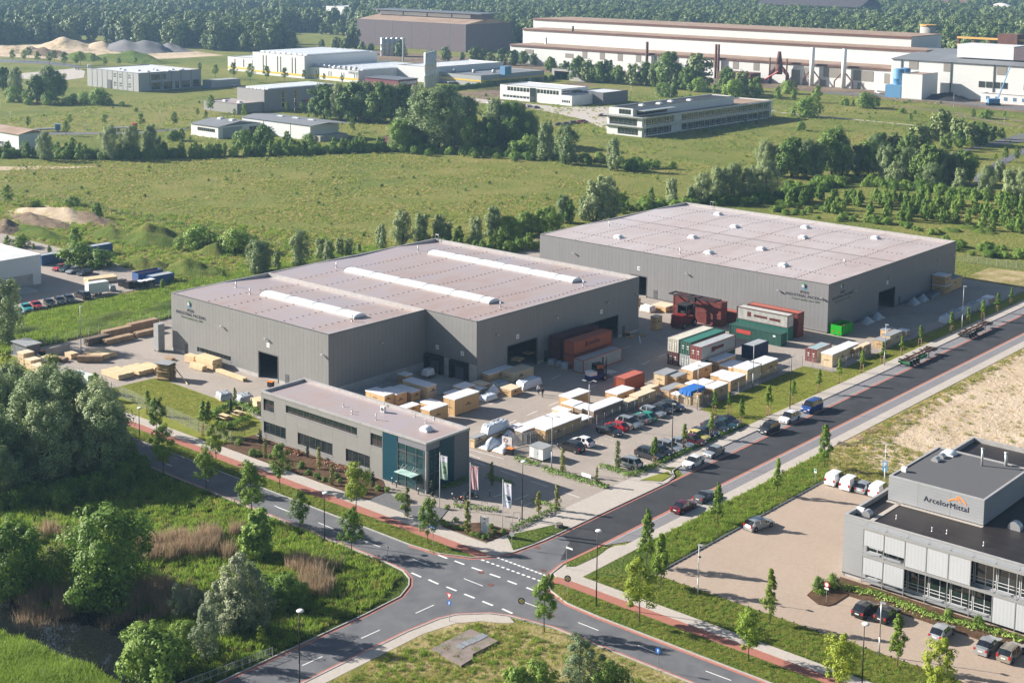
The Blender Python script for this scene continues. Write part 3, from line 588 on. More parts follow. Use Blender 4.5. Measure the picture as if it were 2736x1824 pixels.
barrel(b, -214.6, -188.0, 176.9, H1-.05); barrel(b, -218.2, -177.5, 202.2, H1-.02); barrel(b, -218.0, -177.0, 227.2, H1-.06)
zf = lambda y: (H1-.1+.05*((y-WA)/12.2) if y < 177.3 else H1-.05-.7*((y-177.3)/12.1)) if y < WNY else (H1-.14+.12*(y-WNY)/12.6 if y < 202 else (H1-.02-.3*(y-202)/12.4 if y < 214.4 else (H1-.32+.26*(y-214.4)/12.6 if y < 227 else H1-.06-.69*(y-227)/12.8)))
fasteners(b, [((x, ya), (x, yb)) for x in (-218.5, -212.5, -204.5, -196.5, -188.6) for ya, yb in ((WA+1, 175.2), (178.7, WNY-1))]+[((x, ya), (x, yb)) for x in (-220, -212, -204, -196, -188, -180, -173) for ya, yb in ((WNY+1, 200.4), (203.8, 225.4), (229, WC-1))], zf)
for x, y in ((-223.5,176.6),(-222.5,202.6),(-222.2,227),(-174.5,200.6),(-174.2,225.8),(-187.2,174.2),(-217,174.9)): vent(b, x, y, zf(y), 1.1, .11)
for x in (-213.1, -200.2, -184.8): wall_lamp(b, 'y', WA, -1, x, 7.8)
for y in (194.6, 212, 228.6, 238.4): wall_lamp(b, 'x', WN, 1, y, 8.2)
wall_lamp(b, 'x', WB, 1, 177.6, 7.7)
number_sign(b, 'y', WA, -1, -199.8, 6.6, '1'); number_sign(b, 'x', WN, 1, 200.8, 6.6, '3'); number_sign(b, 'x', WN, 1, 226.9, 6.55, '4')
cube_logo(b, 'y', WA, -1, -223.2, 9.5, 1.5)
b.lettering('IPSEN', 'y', WA, -1, -222.8, 8.75, .82, M_ink); b.lettering('INDUSTRIAL PACKING', 'y', WA, -1, -222.8, 7.95, .86, M_ink); b.lettering('Trusted quality since 1882', 'y', WA, -1, -222.6, 7.3, .58, M_gink, shear=.25)
mb = b.mb(); mb.path([(WX+.6,WC-.6,H1-.4),(WX+.6,WC-.6,H1+1.1),(WX+1.6,WC-.6,H1+1.1),(WX+1.6,WC-.6,H1-.4)], .05); mb.path([(WX+.6,WC+.3,H1-.4),(WX+.6,WC+.3,H1+1.1),(WX+.6,WC-.6,H1+1.1)], .05); b.part('roof_ladder', mb, M_galv)
# dock pit and ramp walls
g = T('loading_ramp', 'sunken grey loading ramp in the notch of the rooflight warehouse', 'ramp', (-177, 180, 0))
o = (-177, 180, 0)
mb = MB(o); mb.box(-170.5, -170.2, 176, 189.3, -.2, .25); mb.obj('ramp_wall', M_conc, g)
mb = MB(o)
for i in range(7): mb.tube((-170.35, 176.2+i*2.1, .2), (-170.35, 176.2+i*2.1, 1.2), .035, n=6)
for z in (.7, 1.2): mb.tube((-170.35,176.2,z), (-170.35,188.8,z), .03, n=6)
mb.obj('handrail', M_galv, g)
# ------------------------------------------------------------------ second, larger warehouse
GX, JX, GY, IY, H2 = -218.2, -140.1, 265.3, 328.4, 10.48
b = Bld('warehouse', 'larger grey warehouse with pale flat roof and ten small roof domes', 'warehouse', GX, JX, GY, IY)
ops = [(-190.9,-186.2,0,4.9)]; eops = [(288.1,296.3,0,4.9)]
b.wall('y', GY, -1, GX, JX, 0, H2, ops); b.clad('y', GY, -1, GX, JX, .25, H2-.1, 1.0, M_greyp2, ops)
b.wall('x', JX, 1, GY, IY, 0, H2, eops); b.clad('x', JX, 1, GY, IY, .25, H2-.1, 1.0, M_greyp2, eops)
b.wall('x', GX, -1, GY, IY, 0, H2, m=M_greyp2); b.wall('y', IY, 1, GX, JX, 0, H2, m=M_greyp2)
roller_door(b, 'y', GY, -1, *ops[0]); roller_door(b, 'x', JX, 1, *eops[0]); side_door(b, 'y', GY, -1, -183.8); side_door(b, 'x', JX, 1, 298.6)
mb = b.mb(); mb.box(GX+.3, JX-.3, GY+.3, IY-.3, 0, .04); b.part('floor', mb, M_conc)
mb = b.mb(); mb.box(-200, -199.7, GY+1, IY-1, 0, H2-1); mb.box(-160, -159.7, GY+1, IY-1, 0, H2-1); b.part('inner_wall', mb, M_core)
VY = 297.2
fold_roof(b, GX+.1, JX-.05, [GY+.02, 281, VY, 313, IY-.05], [H2-.10, H2+.02, H2-.28, H2-.02, H2-.7], M_roof2)
zf2 = lambda y: H2-.1+.12*(y-GY)/15.7 if y < 281 else (H2+.02-.3*(y-281)/16.2 if y < VY else (H2-.28+.26*(y-VY)/15.8 if y < 313 else H2-.02-.68*(y-313)/15.4))
parapet(b, GX, JX, GY, IY, H2+.02, H2-1, .34, sides='lb')
mb = b.mb(); mb.box(GX, JX, GY, GY+.14, H2-.3, H2+.03); mb.box(JX-.14, JX, GY+.14, IY, H2-.3, H2+.03); b.part('roof_edge', mb, M_flash)
mb = b.mb(); mb.add([(GX+.4,VY-.25,H2-.25),(JX-.2,VY-.25,H2-.25),(JX-.2,VY+.25,H2-.25),(GX+.4,VY+.25,H2-.25)], [(0,1,2,3)]); b.part('roof_gutter', mb, mat('wet_gutter', (.16,.12,.11), .4, (.28,.22,.21), .3))
fasteners(b, [((x, ya), (x, yb)) for x in (-208, -198, -188, -178, -168, -158, -148.6) for ya, yb in ((GY+1, VY-1), (VY+1, IY-1))]+[((GX+4, y), (JX-3, y)) for y in (273.4, 289.5, 305.2, 320.8)], zf2)
for x, y in ((-201.8,275.1), (-188.8,287.6), (-169.3,287), (-175.8,274.7), (-201.9,319.5), (-188.8,306.6), (-175.8,319.1), (-169.3,306.4), (-156.4,318.7), (-156.4,274.7)): dome(b, x, y, zf2(y), 1.6)
for x, y in ((-212.4,285.6), (-180.5,270), (-147.1,285.2)): vent(b, x, y, zf2(y), 1.3, .12)
for x in (-207.5, -175.3, -151.9, -141.6): wall_lamp(b, 'y', GY, -1, x, 7.4)
for y in (276.2, 292.5, 318, 326): wall_lamp(b, 'x', JX, 1, y, 7.4)
number_sign(b, 'y', GY, -1, -188.6, 6.5, '10'); number_sign(b, 'x', JX, 1, 292.2, 6.4, '5')
cube_logo(b, 'y', GY, -1, -145.8, 8.45, 1.5); b.lettering('IPSEN', 'y', GY, -1, -145.7, 7.65, .8, M_ink); b.lettering('INDUSTRIAL PACKING', 'y', GY, -1, -145.7, 6.8, .84, M_ink); b.lettering('Trusted quality since 1882', 'y', GY, -1, -145.5, 6.1, .58, M_gink, shear=.25)
cube_logo(b, 'x', JX, 1, 271.0, 8.45, 1.5); b.lettering('IPSEN', 'x', JX, 1, 271.3, 7.65, .8, M_ink); b.lettering('INDUSTRIAL PACKING', 'x', JX, 1, 271.3, 6.8, .84, M_ink); b.lettering('Trusted quality since 1882', 'x', JX, 1, 271.3, 6.1, .58, M_gink, shear=.25)
mb = b.mb(); mb.path([(GX+8,IY+.2,H2-.4),(GX+8,IY+.2,H2+1.1),(GX+9.2,IY+.2,H2+1.1),(GX+9.2,IY-.5,H2+1.1),(GX+9.2,IY-.5,H2-.4)], .05); b.part('roof_ladder', mb, M_galv)
# ------------------------------------------------------------------ office building in front
OX0, OX1, OY0, OY1, H3 = -176.55, -139.5, 144.3, 153.5, 7.75
b = Bld('office_building', 'low grey two-storey office with teal panels and glazed corner entrance', 'building', OX0, OX1, OY0, OY1)
AX = -145.4
win = [(-175.9,-173.3,4.62,6.6,2), (-175.9,-170.5,.88,2.83,4), (-170.4,-154.0,5.42,6.65,12), (-167.6,-159.5,.88,2.85,6), (-156.5,-151.2,.88,2.88,4), (-151.05,-148.55,4.7,6.6,2)]
ops = [w[:4] for w in win]
b.wall('y', OY0, -1, OX0, AX, 0, H3-.1, ops, .3)
b.clad('y', OY0, -1, OX0, -148.45, .1, H3-.12, 2.76, M_lam, ops, cuts=[OX0+.6+2.76*i for i in range(11)], rows=[.1, 3.7, H3-.12])
b.clad('y', OY0, -1, -148.45, AX, .1, H3-.12, 3.1, M_teal, rows=[.1, 2.6, 5.1, H3-.12], name='teal_panel')
for w in win: b.window('y', OY0, -1, *w[:4], w[4])
b.wall('x', OX1, 1, 147.1, OY1, 0, H3-.1); b.clad('x', OX1, 1, 147.2, 150.2, .1, H3-.12, 3, M_teal, rows=[.1, 2.6, 5.1, H3-.12], name='teal_panel'); b.clad('x', OX1, 1, 150.2, OY1, .1, H3-.12, 2.8, M_lam_d, rows=[.1, 2.6, 5.1, H3-.12])
b.wall('x', OX0, -1, OY0, OY1, 0, H3-.1, m=M_lam); b.wall('y', OY1, 1, OX0, OX1, 0, H3-.1, m=M_lam)
mb = b.mb(); mb.box(OX0+.3, OX1-.3, OY0+.3, OY1-.3, H3-.62, H3-.42); b.part('roof', mb, M_roof1)
mb = b.mb(); mb.box(OX0+.3, AX-.2, OY0+2.5, OY1-.3, 3.5, 3.8); mb.box(AX-.35, AX-.2, 147.1, OY1-.3, 0, H3-.7); mb.box(-172, -146, 147.5, 147.7, 0, H3-.7); b.part('inner_wall', mb, M_core)
for nm, bx_ in (('f', (OX0-.1, OX1+.12, OY0-.14, OY0+.28)), ('b', (OX0-.1, OX1+.12, OY1-.3, OY1+.1)), ('l', (OX0-.1, OX0+.3, OY0+.28, OY1-.3)), ('r', (OX1-.3, OX1+.12, OY0+.28, OY1-.3))):
    mb = b.mb(); mb.box(bx_[0], bx_[1], bx_[2], bx_[3], H3-.45 if nm in 'lb' else H3-.3, H3); b.part('parapet', mb, M_flash)
# glazed corner
mb = b.mb(); mb.box(AX, OX1, OY0, OY0+.1, 6.45, H3-.3); mb.box(OX1-.1, OX1, OY0+.1, 147.2, 6.45, H3-.3); b.part('fascia', mb, mat('grey_fascia', (.20,.20,.22), .5))
gl = [(AX+.05,AX+1.75),(AX+1.75,AX+3.9),(AX+3.9,OX1-.5)]
mb = b.mb()
for x in (AX+.05, AX+1.75, AX+3.9, OX1-.5): b.bx(mb, 'y', OY0, -1, x-.06, x+.06, 0, 6.45, -.08, .06)
for z in (.1, 2.9, 5.4): b.bx(mb, 'y', OY0, -1, AX+.1, OX1-.5, z-.05, z+.05, -.06, .03)
for y in (144.9, 146.05, 147.1): b.bx(mb, 'x', OX1, 1, y-.06, y+.06, 0, 6.45, -.08, .06)
for z in (.1, 2.9, 5.4): b.bx(mb, 'x', OX1, 1, 144.9, 147.1, z-.05, z+.05, -.06, .03)
cw = b.part('curtain_wall', mb, M_frame)
for x0_, x1_ in gl:
    for z0_, z1_ in ((.15,2.85),(2.95,5.35),(5.45,6.42)): q = b.mb(); b.bx(q, 'y', OY0, -1, x0_+.07, x1_-.07, z0_, z1_, -.03, -.01); q.obj('pane', M_glass_t, cw)
for y0_, y1_ in ((144.9,146.05),(146.05,147.1)):
    for z0_, z1_ in ((.15,2.85),(2.95,5.35),(5.45,6.42)): q = b.mb(); b.bx(q, 'x', OX1, 1, y0_+.07, y1_-.07, z0_, z1_, -.03, -.01); q.obj('pane', M_glass_t, cw)
mb = b.mb(); mb.box(OX1-.5, OX1-.02, OY0+.02, OY0+.55, 0, 6.45); b.part('corner_column', mb, M_galv)
mb = b.mb(); mb.box(AX, OX1-.55, OY0+2.0, OY0+2.1, 3.2, 6.2); mb.box(AX, OX1-.6, OY0+.6, OY0+2.9, 2.9, 3.1); b.part('gallery', mb, M_whitep)
mb = b.mb(); mb.box(AX, OX1-.2, OY0+.2, OY1-.4, .0, .05); b.part('floor', mb, mat('dark_floor', (.06,.06,.065), .3))
mb = b.mb(); mb.box(AX+1.0, AX+4.6, OY0-1.7, OY0-.05, 2.62, 2.68); cn = b.part('canopy', mb, mat('canopy_glass', (.42,.60,.55), .1, spec=.7))
for x in (AX+1.7, AX+3.9): mb = b.mb(); mb.tube((x,OY0-1.5,2.7), (x-.4,OY0-.05,3.5), .025, n=6); mb.tube((x,OY0-1.5,2.7), (x+.4,OY0-.05,3.5), .025, n=6); mb.obj('canopy_rod', M_whitep, cn)
for x, y in ((-158.9,147.7), (-161.5,148.4), (-153.2,147.4), (-149.8,152.4), (-146.5,153.2), (-146.7,151.6), (-157.9,146.8), (-157.1,152.9)): vent(b, x, y, H3-.42, .5 if (x+y)%1 > .4 else .9, .07)
x, y = (-154.9,150.7); mb = b.mb(); mb.box(x-.5, x+.3, y-.2, y+.25, H3-.35, H3+.55); ac = b.part('air_conditioner', mb, M_whitep); mb = b.mb(); mb.tube((x-.1,y-.21,H3+.1), (x-.1,y-.24,H3+.1), .28, n=14); mb.obj('fan_grille', M_frame, ac)
x, y = (-144.1,149.1); dome(b, x, y, H3-.4, 1.3)
# ------------------------------------------------------------------ steel company office on the right
AX0, AX1, AY0, AY1, HA = -81.2, -30.0, 160.2, 200.0, 8.1
b = Bld('office_building', 'silver two-storey office with white sun blinds and raised roof block lettered ArcelorMittal', 'building', AX0, AX1, AY0, AY1)
bays = [-78.0+2.785*i for i in range(14)]
up = [(bays[0]+.1, bays[13]-.1, 4.15, 7.25)]; lo = [(bays[0]+.1, bays[13]-.1, .75, 3.6)]
b.wall('y', AY0, -1, AX0, AX1, .35, HA-.1, up+lo, .3); b.clad('y', AY0, -1, AX0, AX1, .55, HA-.1, 2.785, M_silver, up+lo, cuts=[AX0]+bays, rows=[.55, 3.85, 7.3, HA-.1])
mb = b.mb(); mb.box(AX0+.15, AX1, AY0+.05, AY0+.4, 0, .55); b.part('plinth', mb, M_plinth)
b.wall('x', AX0, -1, AY0, AY1, 0, HA-.1, m=M_silver); b.wall('x', AX1, 1, AY0, AY1, 0, HA-.1, m=M_silver)
mb = b.mb(); mb.box(AX0+.3, AX1-.3, AY0+.3, AY1-.3, 7.3, 7.5); b.part('roof', mb, M_bitum)
mb = b.mb(); mb.box(AX0+.3, AX1, AY0+3.5, AY0+3.7, 0, 7.2); mb.box(AX0+.3, AX1, AY0+.3, AY0+3.5, 3.65, 4.05); b.part('inner_wall', mb, M_core)
parapet(b, AX0, AX1, AY0, AY1, HA, 7.2, .35, sides='lfb')
for i, (z0_, z1_) in enumerate(((4.15, 7.25), (.75, 3.6))):
    for k in range(13): b.window('y', AY0, -1, bays[k]+.12, bays[k+1]-.0, z0_, z1_, 2, rowz=(z0_+.55, z0_+.95), fm=M_frame_w, rec=.1, sill=False)
FY = AY0-1.0                                     # the outer sun-shade frame
mb = b.mb()
for k in range(14): mb.box(bays[k]-.04, bays[k]+.04, FY, FY+.1, .1, 7.3)
for z in (3.75, 7.3): mb.box(bays[0]-.1, bays[13], FY-.03, FY+.12, z, z+.32)
fr = b.part('sunshade_frame', mb, M_alu)
for k in range(13):
    for z in (.45, 3.86, 7.42): q = b.mb(); q.box(bays[k]+.05, bays[k+1]-.05, FY+.13, AY0-.08, z, z+.06); q.obj('grating', M_galv, fr)
def blind(k, z0_, z1_):
    mb = b.mb(); mb.box(bays[k]+.07, bays[k+1]-.07, FY+.03, FY+.06, z0_, z1_); b.part('blind', mb, M_blind)
for k, z in ((0,5.25),(1,5.05),(2,4.12),(3,4.12),(4,4.12)): blind(k, z, 7.28)
for k, z in ((0,1.5),(1,1.15),(6,.5),(7,.5),(8,.5),(9,.5)): blind(k, z, 3.72)
for k in (9, 10, 11): blind(k, 4.12, 7.28)
BX0, BX1, BY0, BY1, HB = -79.9, -67.0, 169.8, 184.8, 10.85
mb = b.mb(); mb.box(BX0, BX1, BY0, BY1, 7.4, HB-.1); rb_ = b.part('roof_block', mb, M_core)
b.clad('y', BY0, -1, BX0, BX1, 7.6, HB, 4.2, M_silver, cuts=[BX0, -75.8, -71.4, BX1]); b.clad('x', BX1, 1, BY0, BY1, 7.6, HB, 4.2, M_silver)
mb = b.mb(); mb.box(BX0+.3, BX1-.3, BY0+.3, BY1-.3, HB-.35, HB-.25); b.part('roof', mb, M_bitum)
parapet(b, BX0, BX1, BY0, BY1, HB+.03, HB-.4, .3, sides='lfbr')
b.lettering('ArcelorMittal', 'y', BY0, -1, -71.95, 8.72, 1.02, M_ink)
O = lambda *p: b.shape('emblem', [(-71.75+x*2.5, 9.35+z*1.15) for x, z in p], 'y', BY0, -1, mat('logo_orange', (.85,.30,.08), .4) if 'logo_orange' not in bpy.data.materials else bpy.data.materials['logo_orange'])
O((0,.25),(.12,.45),(.3,.6),(.5,.66),(.5,.5),(.32,.46),(.18,.34),(.06,.16)); O((.42,.95),(.55,1.0),(.75,.85),(.92,.55),(1.0,.22),(.95,.18),(.84,.48),(.68,.74),(.5,.88)); O((.5,.88),(.58,.7),(.66,.45),(.74,.2),(.66,.22),(.58,.4),(.5,.64),(.44,.8))
for i in range(26):
    box_part('roof_slab', .48, .6, .06, (BX0+.3+i*.5-b.o[0], BY0-.5-b.o[1], 7.51), M_pave_l, b.e)
for i in range(16): box_part('roof_slab', .6, .48, .06, (-78.2-b.o[0], 162.0+i*.5-b.o[1], 7.51), M_pave_l, b.e)
dome(b, -77.6, 183.2, HB-.25, 1.6)
for x, y, h, r in ((-72.4,181.8,2.6,.16),(-70.0,184.0,2.0,.22)): vent(b, x, y, HB-.3, h, r)
for x, y in ((-76.2,164.6), (-69.4,164.4), (-71.1,163.9), (-64.5,163.9)): vent(b, x, y, 7.5, .45, .07)
def cowl(x, y, z, r=.55):                         # half-round ventilation hood
    mb = b.mb(); N = 10; w = .5; pr = [(x-r*math.cos(math.pi*j/N), z+.25+r*math.sin(math.pi*j/N)) for j in range(N+1)]
    mb.add([(a, y-w, c) for a, c in pr]+[(a, y+w, c) for a, c in pr], [(j, j+1, N+2+j, N+1+j) for j in range(N)]+[tuple(range(N, -1, -1)), tuple(range(N+1, 2*N+2))]); mb.box(x-r, x+r, y-w, y+w, z, z+.25); b.part('vent_hood', mb, M_alu)
cowl(*(-79.4,163), 7.5); cowl(*(-63.6,171.5), 7.5, .8); cowl(*(-77.8,179.4), HB-.28, .5); cowl(*(-77.8,181.2), HB-.28, .5)
x, y = (-80.4,163.1); mb = b.mb(); mb.box(x-.5, x+.5, y-.2, y+.2, 7.5, 8.3); b.part('air_conditioner', mb, M_whitep)
x, y = (-79.2,172.7); mb = b.mb(); mb.box(x-.35, x+.35, y-.25, y+.25, HB-.25, HB+.5); b.part('air_conditioner', mb, M_whitep)

# ------------------------------------------------------------------ buildings further off
M_lgrey = stripe_mat('light_grey_cladding', (.33,.34,.345), (.30,.31,.315), 2, .3, .1, .6, .03)
M_mgrey = stripe_mat('mid_grey_cladding', (.27,.27,.265), (.24,.24,.235), 'h', .5, .08, .6, .03)
M_dgrey = stripe_mat('dark_grey_cladding', (.13,.135,.145), (.11,.115,.12), 'h', .5, .08, .6, .03)
M_wclad = stripe_mat('white_cladding', (.66,.67,.67), (.56,.57,.57), 'h', .6, .08, .6, .03)
M_millw = stripe_mat('mill_cladding', (.64,.645,.63), (.56,.565,.55), 'h', .9, .08, .7, .03, col2=(.57,.57,.55))
M_rust = stripe_mat('rusty_sheet', (.085,.062,.070), (.13,.105,.115), 'h', 1.1, .25, .85, .05, col2=(.135,.105,.11))
M_rroof = mat('rusty_roof', (.24,.16,.11), .85, (.33,.24,.18), .1)
M_groof = mat('grey_metal_roof', (.19,.20,.215), .6, (.16,.17,.185), .15)
M_wroof = mat('white_roof', (.62,.635,.65), .5, (.52,.535,.55), .2)
M_burg = mat('burgundy_panel', (.14,.025,.045), .6)
M_bar = mat('dark_joint', (.09,.095,.10), .6)
M_silo = mat('silo_metal', (.50,.51,.52), .4, (.40,.41,.42), .5, metal=.3)
M_red_p = mat('red_paint', (.42,.035,.03), .6)
M_rusty = mat('rusty_steel', (.16,.07,.05), .9, (.10,.05,.04), .5)
M_blue_p = mat('blue_paint', (.08,.22,.38), .6)
M_grn_tank = mat('green_tank', (.03,.34,.13), .5)
M_ochre = mat('ochre_paint', (.62,.36,.10), .7)
def shell(b, x0, x1, y0, y1, h, m, rm, z0=0, par=.4, edge=None, fops=(), eops=()):
    b.wall('y', y0, -1, x0, x1, z0, h, fops, .3, m); b.wall('x', x1, 1, y0+.3, y1, z0, h, eops, .3, m); b.wall('x', x0, -1, y0+.3, y1, z0, h, (), .3, m); b.wall('y', y1, 1, x0+.3, x1-.3, z0, h, (), .3, m)
    mb = b.mb(); mb.box(x0+.3, x1-.3, y0+.3, y1-.3, h-par-.15, h-par); b.part('roof', mb, rm)
    for a in ((x0-.05, x1+.05, y0-.06, y0+.32), (x1-.32, x1+.06, y0+.32, y1)): mb = b.mb(); mb.box(*a, h-.02, h+.12); b.part('roof_edge', mb, edge or M_bar)
def joints(b, ax, c, sg, us, z0, z1, w=.25, m=None):
    for u in us: mb = b.mb(); b.bx(mb, ax, c, sg, u-w/2, u+w/2, z0, z1, 0, .08); b.part('joint_strip', mb, m or M_bar)
def tank(b, x, y, r, h, m, name='silo', cap=.6, z0=0):
    mb = b.mb(); mb.lathe([(r, z0), (r, z0+h*.33), (r*1.03, z0+h*.335), (r*1.03, z0+h*.345), (r, z0+h*.35), (r, z0+h*.66), (r*1.03, z0+h*.665), (r*1.03, z0+h*.675), (r, z0+h*.68), (r, z0+h), (r*.75, z0+h+cap*.6), (r*.2, z0+h+cap)], (x, y, 0), 14); return b.part(name, mb, m, True)
# grey two-storey hall
b = Bld('grey_hall', 'square light grey hall with dark vertical joints and small roof domes in the meadow', 'building', -722, -672, 465.5, 508)
fo = [(-695.6,-693.2,6.4,9.2),(-690.2,-687.8,6.4,9.2),(-681.6,-679.2,6.4,9.2),(-695.4,-693,1.4,4.4),(-690.2,-687.8,1.4,4.4),(-681.6,-679.2,1.4,4.4)]
eo = [(474,480,6,9),(481.5,483.6,6,9),(474,480,.5,4.4),(482,488,.5,4.6),(490,492.5,.5,4.6),(494.5,500,.5,4.6),(502,507,.5,4.6)]
shell(b, -722, -672, 465.5, 508, 10.3, M_lgrey, M_wroof, fops=fo, eops=eo); joints(b, 'y', 465.5, -1, [-717,-712,-707,-702,-697,-692,-687,-682.7,-677], 0, 10.3); joints(b, 'x', -672, 1, [473,480.8,487.4,494,501], 0, 10.3)
for o_ in fo: b.window('y', 465.5, -1, *o_, 2, (o_[2]+1.4,), sill=False, fr=.2, fm=M_frame_w)
for o_ in eo: b.window('x', -672, 1, *o_, 2, (o_[2]+1.5,), sill=False, fr=.2)
mb = b.mb(); b.bx(mb, 'y', 465.5, -1, -701.5, -698, 0, 5, .05, .2); b.part('door', mb, M_bar)
for x, y in ((-705,476),(-698,474),(-690,488),(-684,486),(-681,478),(-683,496),(-678,490),(-679,500),(-676,496),(-690,478)): dome(b, x, y, 9.95, 1.9)
mb = b.mb(); mb.box(-672, -664, 509, 530, 0, 4.2); an = b.part('annex', mb, M_lgrey)
mb = b.mb(); mb.add([(-671.5,486,0),(-670.4,486,0),(-670.4,478,5),(-671.5,478,5)], [(0,1,2,3)]); mb.box(-671.5, -670.4, 473, 478, 4.9, 5.1); b.part('outside_stair', mb, M_galv)
# dark hall with low annex
b = Bld('dark_hall', 'dark grey flat hall with pale front block and low annex behind the willows', 'building', -575, -548, 436, 500)
shell(b, -569, -548, 452, 500, 10.6, M_mgrey, M_wroof, eops=[(463,465,1,9.5),(471,473,1,9.5)]); shell(b, -575, -549, 436, 452, 4.7, M_mgrey, M_roof1)
for y in (463, 471): b.window('x', -548, 1, y, y+2, 1, 9.5, 1, (3.5, 6), fm=M_ochre, sill=False, fr=.25)
dome(b, -567, 443, 4.4, 1.8); dome(b, -557, 444, 4.4, 1.8)
for i in range(6): mb = b.mb(); mb.box(-567+i*3, -565+i*3, 456, 497, 10.2, 11.0); b.part('rooflight', mb, M_sky)
mb = b.mb(); b.bx(mb, 'x', -548, 1, 476, 498, 3.6, 4.0, 0, 3); b.part('canopy', mb, M_red_p)
# white and yellow factory
b = Bld('white_factory', 'white factory blocks with yellow base stripe, roof vents and narrow slot windows', 'factory', -760, -575, 586, 690)
HZ = 592
sl = [(-714,-713,2.5,12.5),(-711,-710,2.5,12.5),(-700,-699,2.5,12.5),(-697,-696,2.5,12.5),(-686,-685,2.5,12.5),(-683,-682,2.5,12.5)]
shell(b, -724, -674, 588, 650, 14.2, M_wclad, M_wroof, fops=sl)
for o_ in sl: b.window('y', 588, -1, *o_, 1, (), sill=False, fr=.1)
s2 = [(-668+k*11.5+d, -667.3+k*11.5+d, 2, 5.5) for k in range(4) for d in (0, 2.0) if -667.3+k*11.5+d < -630]
shell(b, -674, -630, HZ, 660, 7.3, M_wclad, M_wroof, fops=s2)
for o_ in s2: b.window('y', HZ, -1, *o_, 1, (), sill=False, fr=.1)
s3 = [(-750+k*9, -749+k*9, 3, 8) for k in range(3)]
shell(b, -757, -724, 594, 650, 9.2, M_wclad, M_wroof, fops=s3)
for o_ in s3: b.window('y', 594, -1, *o_, 1, (), sill=False, fr=.1)
for a in (('y', 588, -1, -724, -674), ('y', HZ, -1, -674, -630), ('y', 594, -1, -757, -724)): mb = b.mb(); b.bx(mb, *a, 1.6, 2.6, .02, .12); b.part('yellow_band', mb, M_yellow)
shell(b, -630, -600, 625, 690, 9.5, M_wclad, M_wroof)
for i in range(11):
    mb = b.mb(); mb.box(-671.5+i*3.7, -669.8+i*3.7, 598, 655, 6.9, 7.9); b.part('rooflight', mb, M_sky)
for i in range(9): mb = b.mb(); mb.box(-721+i*5.2, -718+i*5.2, 592, 646, 13.7, 14.9); b.part('rooflight', mb, M_sky)
for i in range(9): x = -672+i*4.6; mb = b.mb(); mb.lathe([(.9,6.9),(.9,8.0),(1.2,8.3),(.9,9.0),(.3,9.3)], (x, 595, 0), 10); b.part('roof_vent', mb, M_silo, True)
mb = b.mb(); mb.box(-622, -594, 590, 606, 0, 4.2); bu = b.part('burgundy_office', mb, M_burg); mb = b.mb(); mb.box(-622.5, -593.5, 589.5, 606.5, 4.2, 4.5); mb.obj('roof', M_fl_dark, bu)
for i in range(9): mb = b.mb(); mb.box(-593.9, -593.8, 591+i*1.6, 592.1+i*1.6, 1.4, 3.2); mb.obj('window', M_frame_w, bu)
b.lettering('HIRSCH', 'y', HZ, -1, -634.5, 5.2, 2.2, M_ink, d=.2)
for x, y in ((-583.2,602.3),(-585.4,606.8),(-587.6,611.3),(-589.8,615.8)): tank(b, x, y, 1.45, 20, M_silo)
mb = b.mb(); mb.path([(-583,602,20.9),(-590,616,20.9)], .25, 5); b.part('silo_walkway', mb, M_galv)
for k in range(5): tank(b, -786+k*2.6, 764+k*2.8, 1.8, 13.5, M_silo)
mb = b.mb(); mb.tube((-700,700,0), (-700,700,20), .7, n=8); b.part('chimney', mb, M_silo)
b = Bld('storage_shed', 'long low grey shed with yellow stripe beside the tall silo cluster', 'shed', -602, -560, 630, 690)
shell(b, -602, -566, 631, 690, 6.2, M_lgrey, M_groof); mb = b.mb(); b.bx(mb, 'y', 631, -1, -602, -566, 2.6, 3.4, .02, .12); b.bx(mb, 'x', -566, 1, 631, 690, 2.6, 3.4, .02, .12); b.part('yellow_band', mb, M_yellow); b.lettering('HIRSCH', 'y', 631, -1, -595, 4.1, 1.8, M_ink, d=.2)
for k in range(3): tank(b, -596+k*9, 640+k*8, 1.2, 1.5, M_silo, 'roof_vent', .5, 6.0)
mb = b.mb(); mb.box(-566, -562, 648, 654, 6, 11); b.part('filter_unit', mb, M_blue_p)
b = Bld('open_shed', 'grey concrete open-fronted timber shed beside stacked planks', 'shed', -568, -535, 700, 730)
shell(b, -568, -538, 700, 730, 7.0, M_conc, M_groof, fops=[(-566,-554,0,5.5)])
# brown ore hall
b = Bld('ore_hall', 'huge windowless rusty brown hall with raised roof monitor', 'building', -895, -770, 840, 897)
shell(b, -895, -770, 840, 897, 22, M_rust, M_rust, par=.05); joints(b, 'y', 840, -1, [-895,-874,-853,-831,-810,-788,-770.5], 0, 22, 1.0, M_bar)
mb = b.mb(); mb.add([(-895,840,22),(-770,840,22),(-770,868,26),(-895,868,26)], [(0,1,2,3)]); mb.add([(-895,868,26),(-770,868,26),(-770,897,22),(-895,897,22)], [(0,1,2,3)]); mb.add([(-770,840,22),(-770,897,22),(-770,868,26)], [(0,1,2)]); b.part('roof', mb, M_rroof)
mb = b.mb(); mb.box(-893, -772, 862, 876, 24, 29.5); mo = b.part('roof_monitor', mb, M_rust); mb = b.mb(); mb.box(-890, -785, 861.6, 861.9, 25.8, 28.6); mb.obj('glazing_band', M_whitep, mo); mb = b.mb(); mb.box(-896, -770, 858, 880, 29.5, 30.2); mb.obj('roof', M_fl_dark, mo)
for k in range(1, 4): mb = b.mb(); mb.box(-890+k*28, -889+k*28, 861.3, 861.6, 25.4, 28.8); mb.obj('post', M_bar, mo)
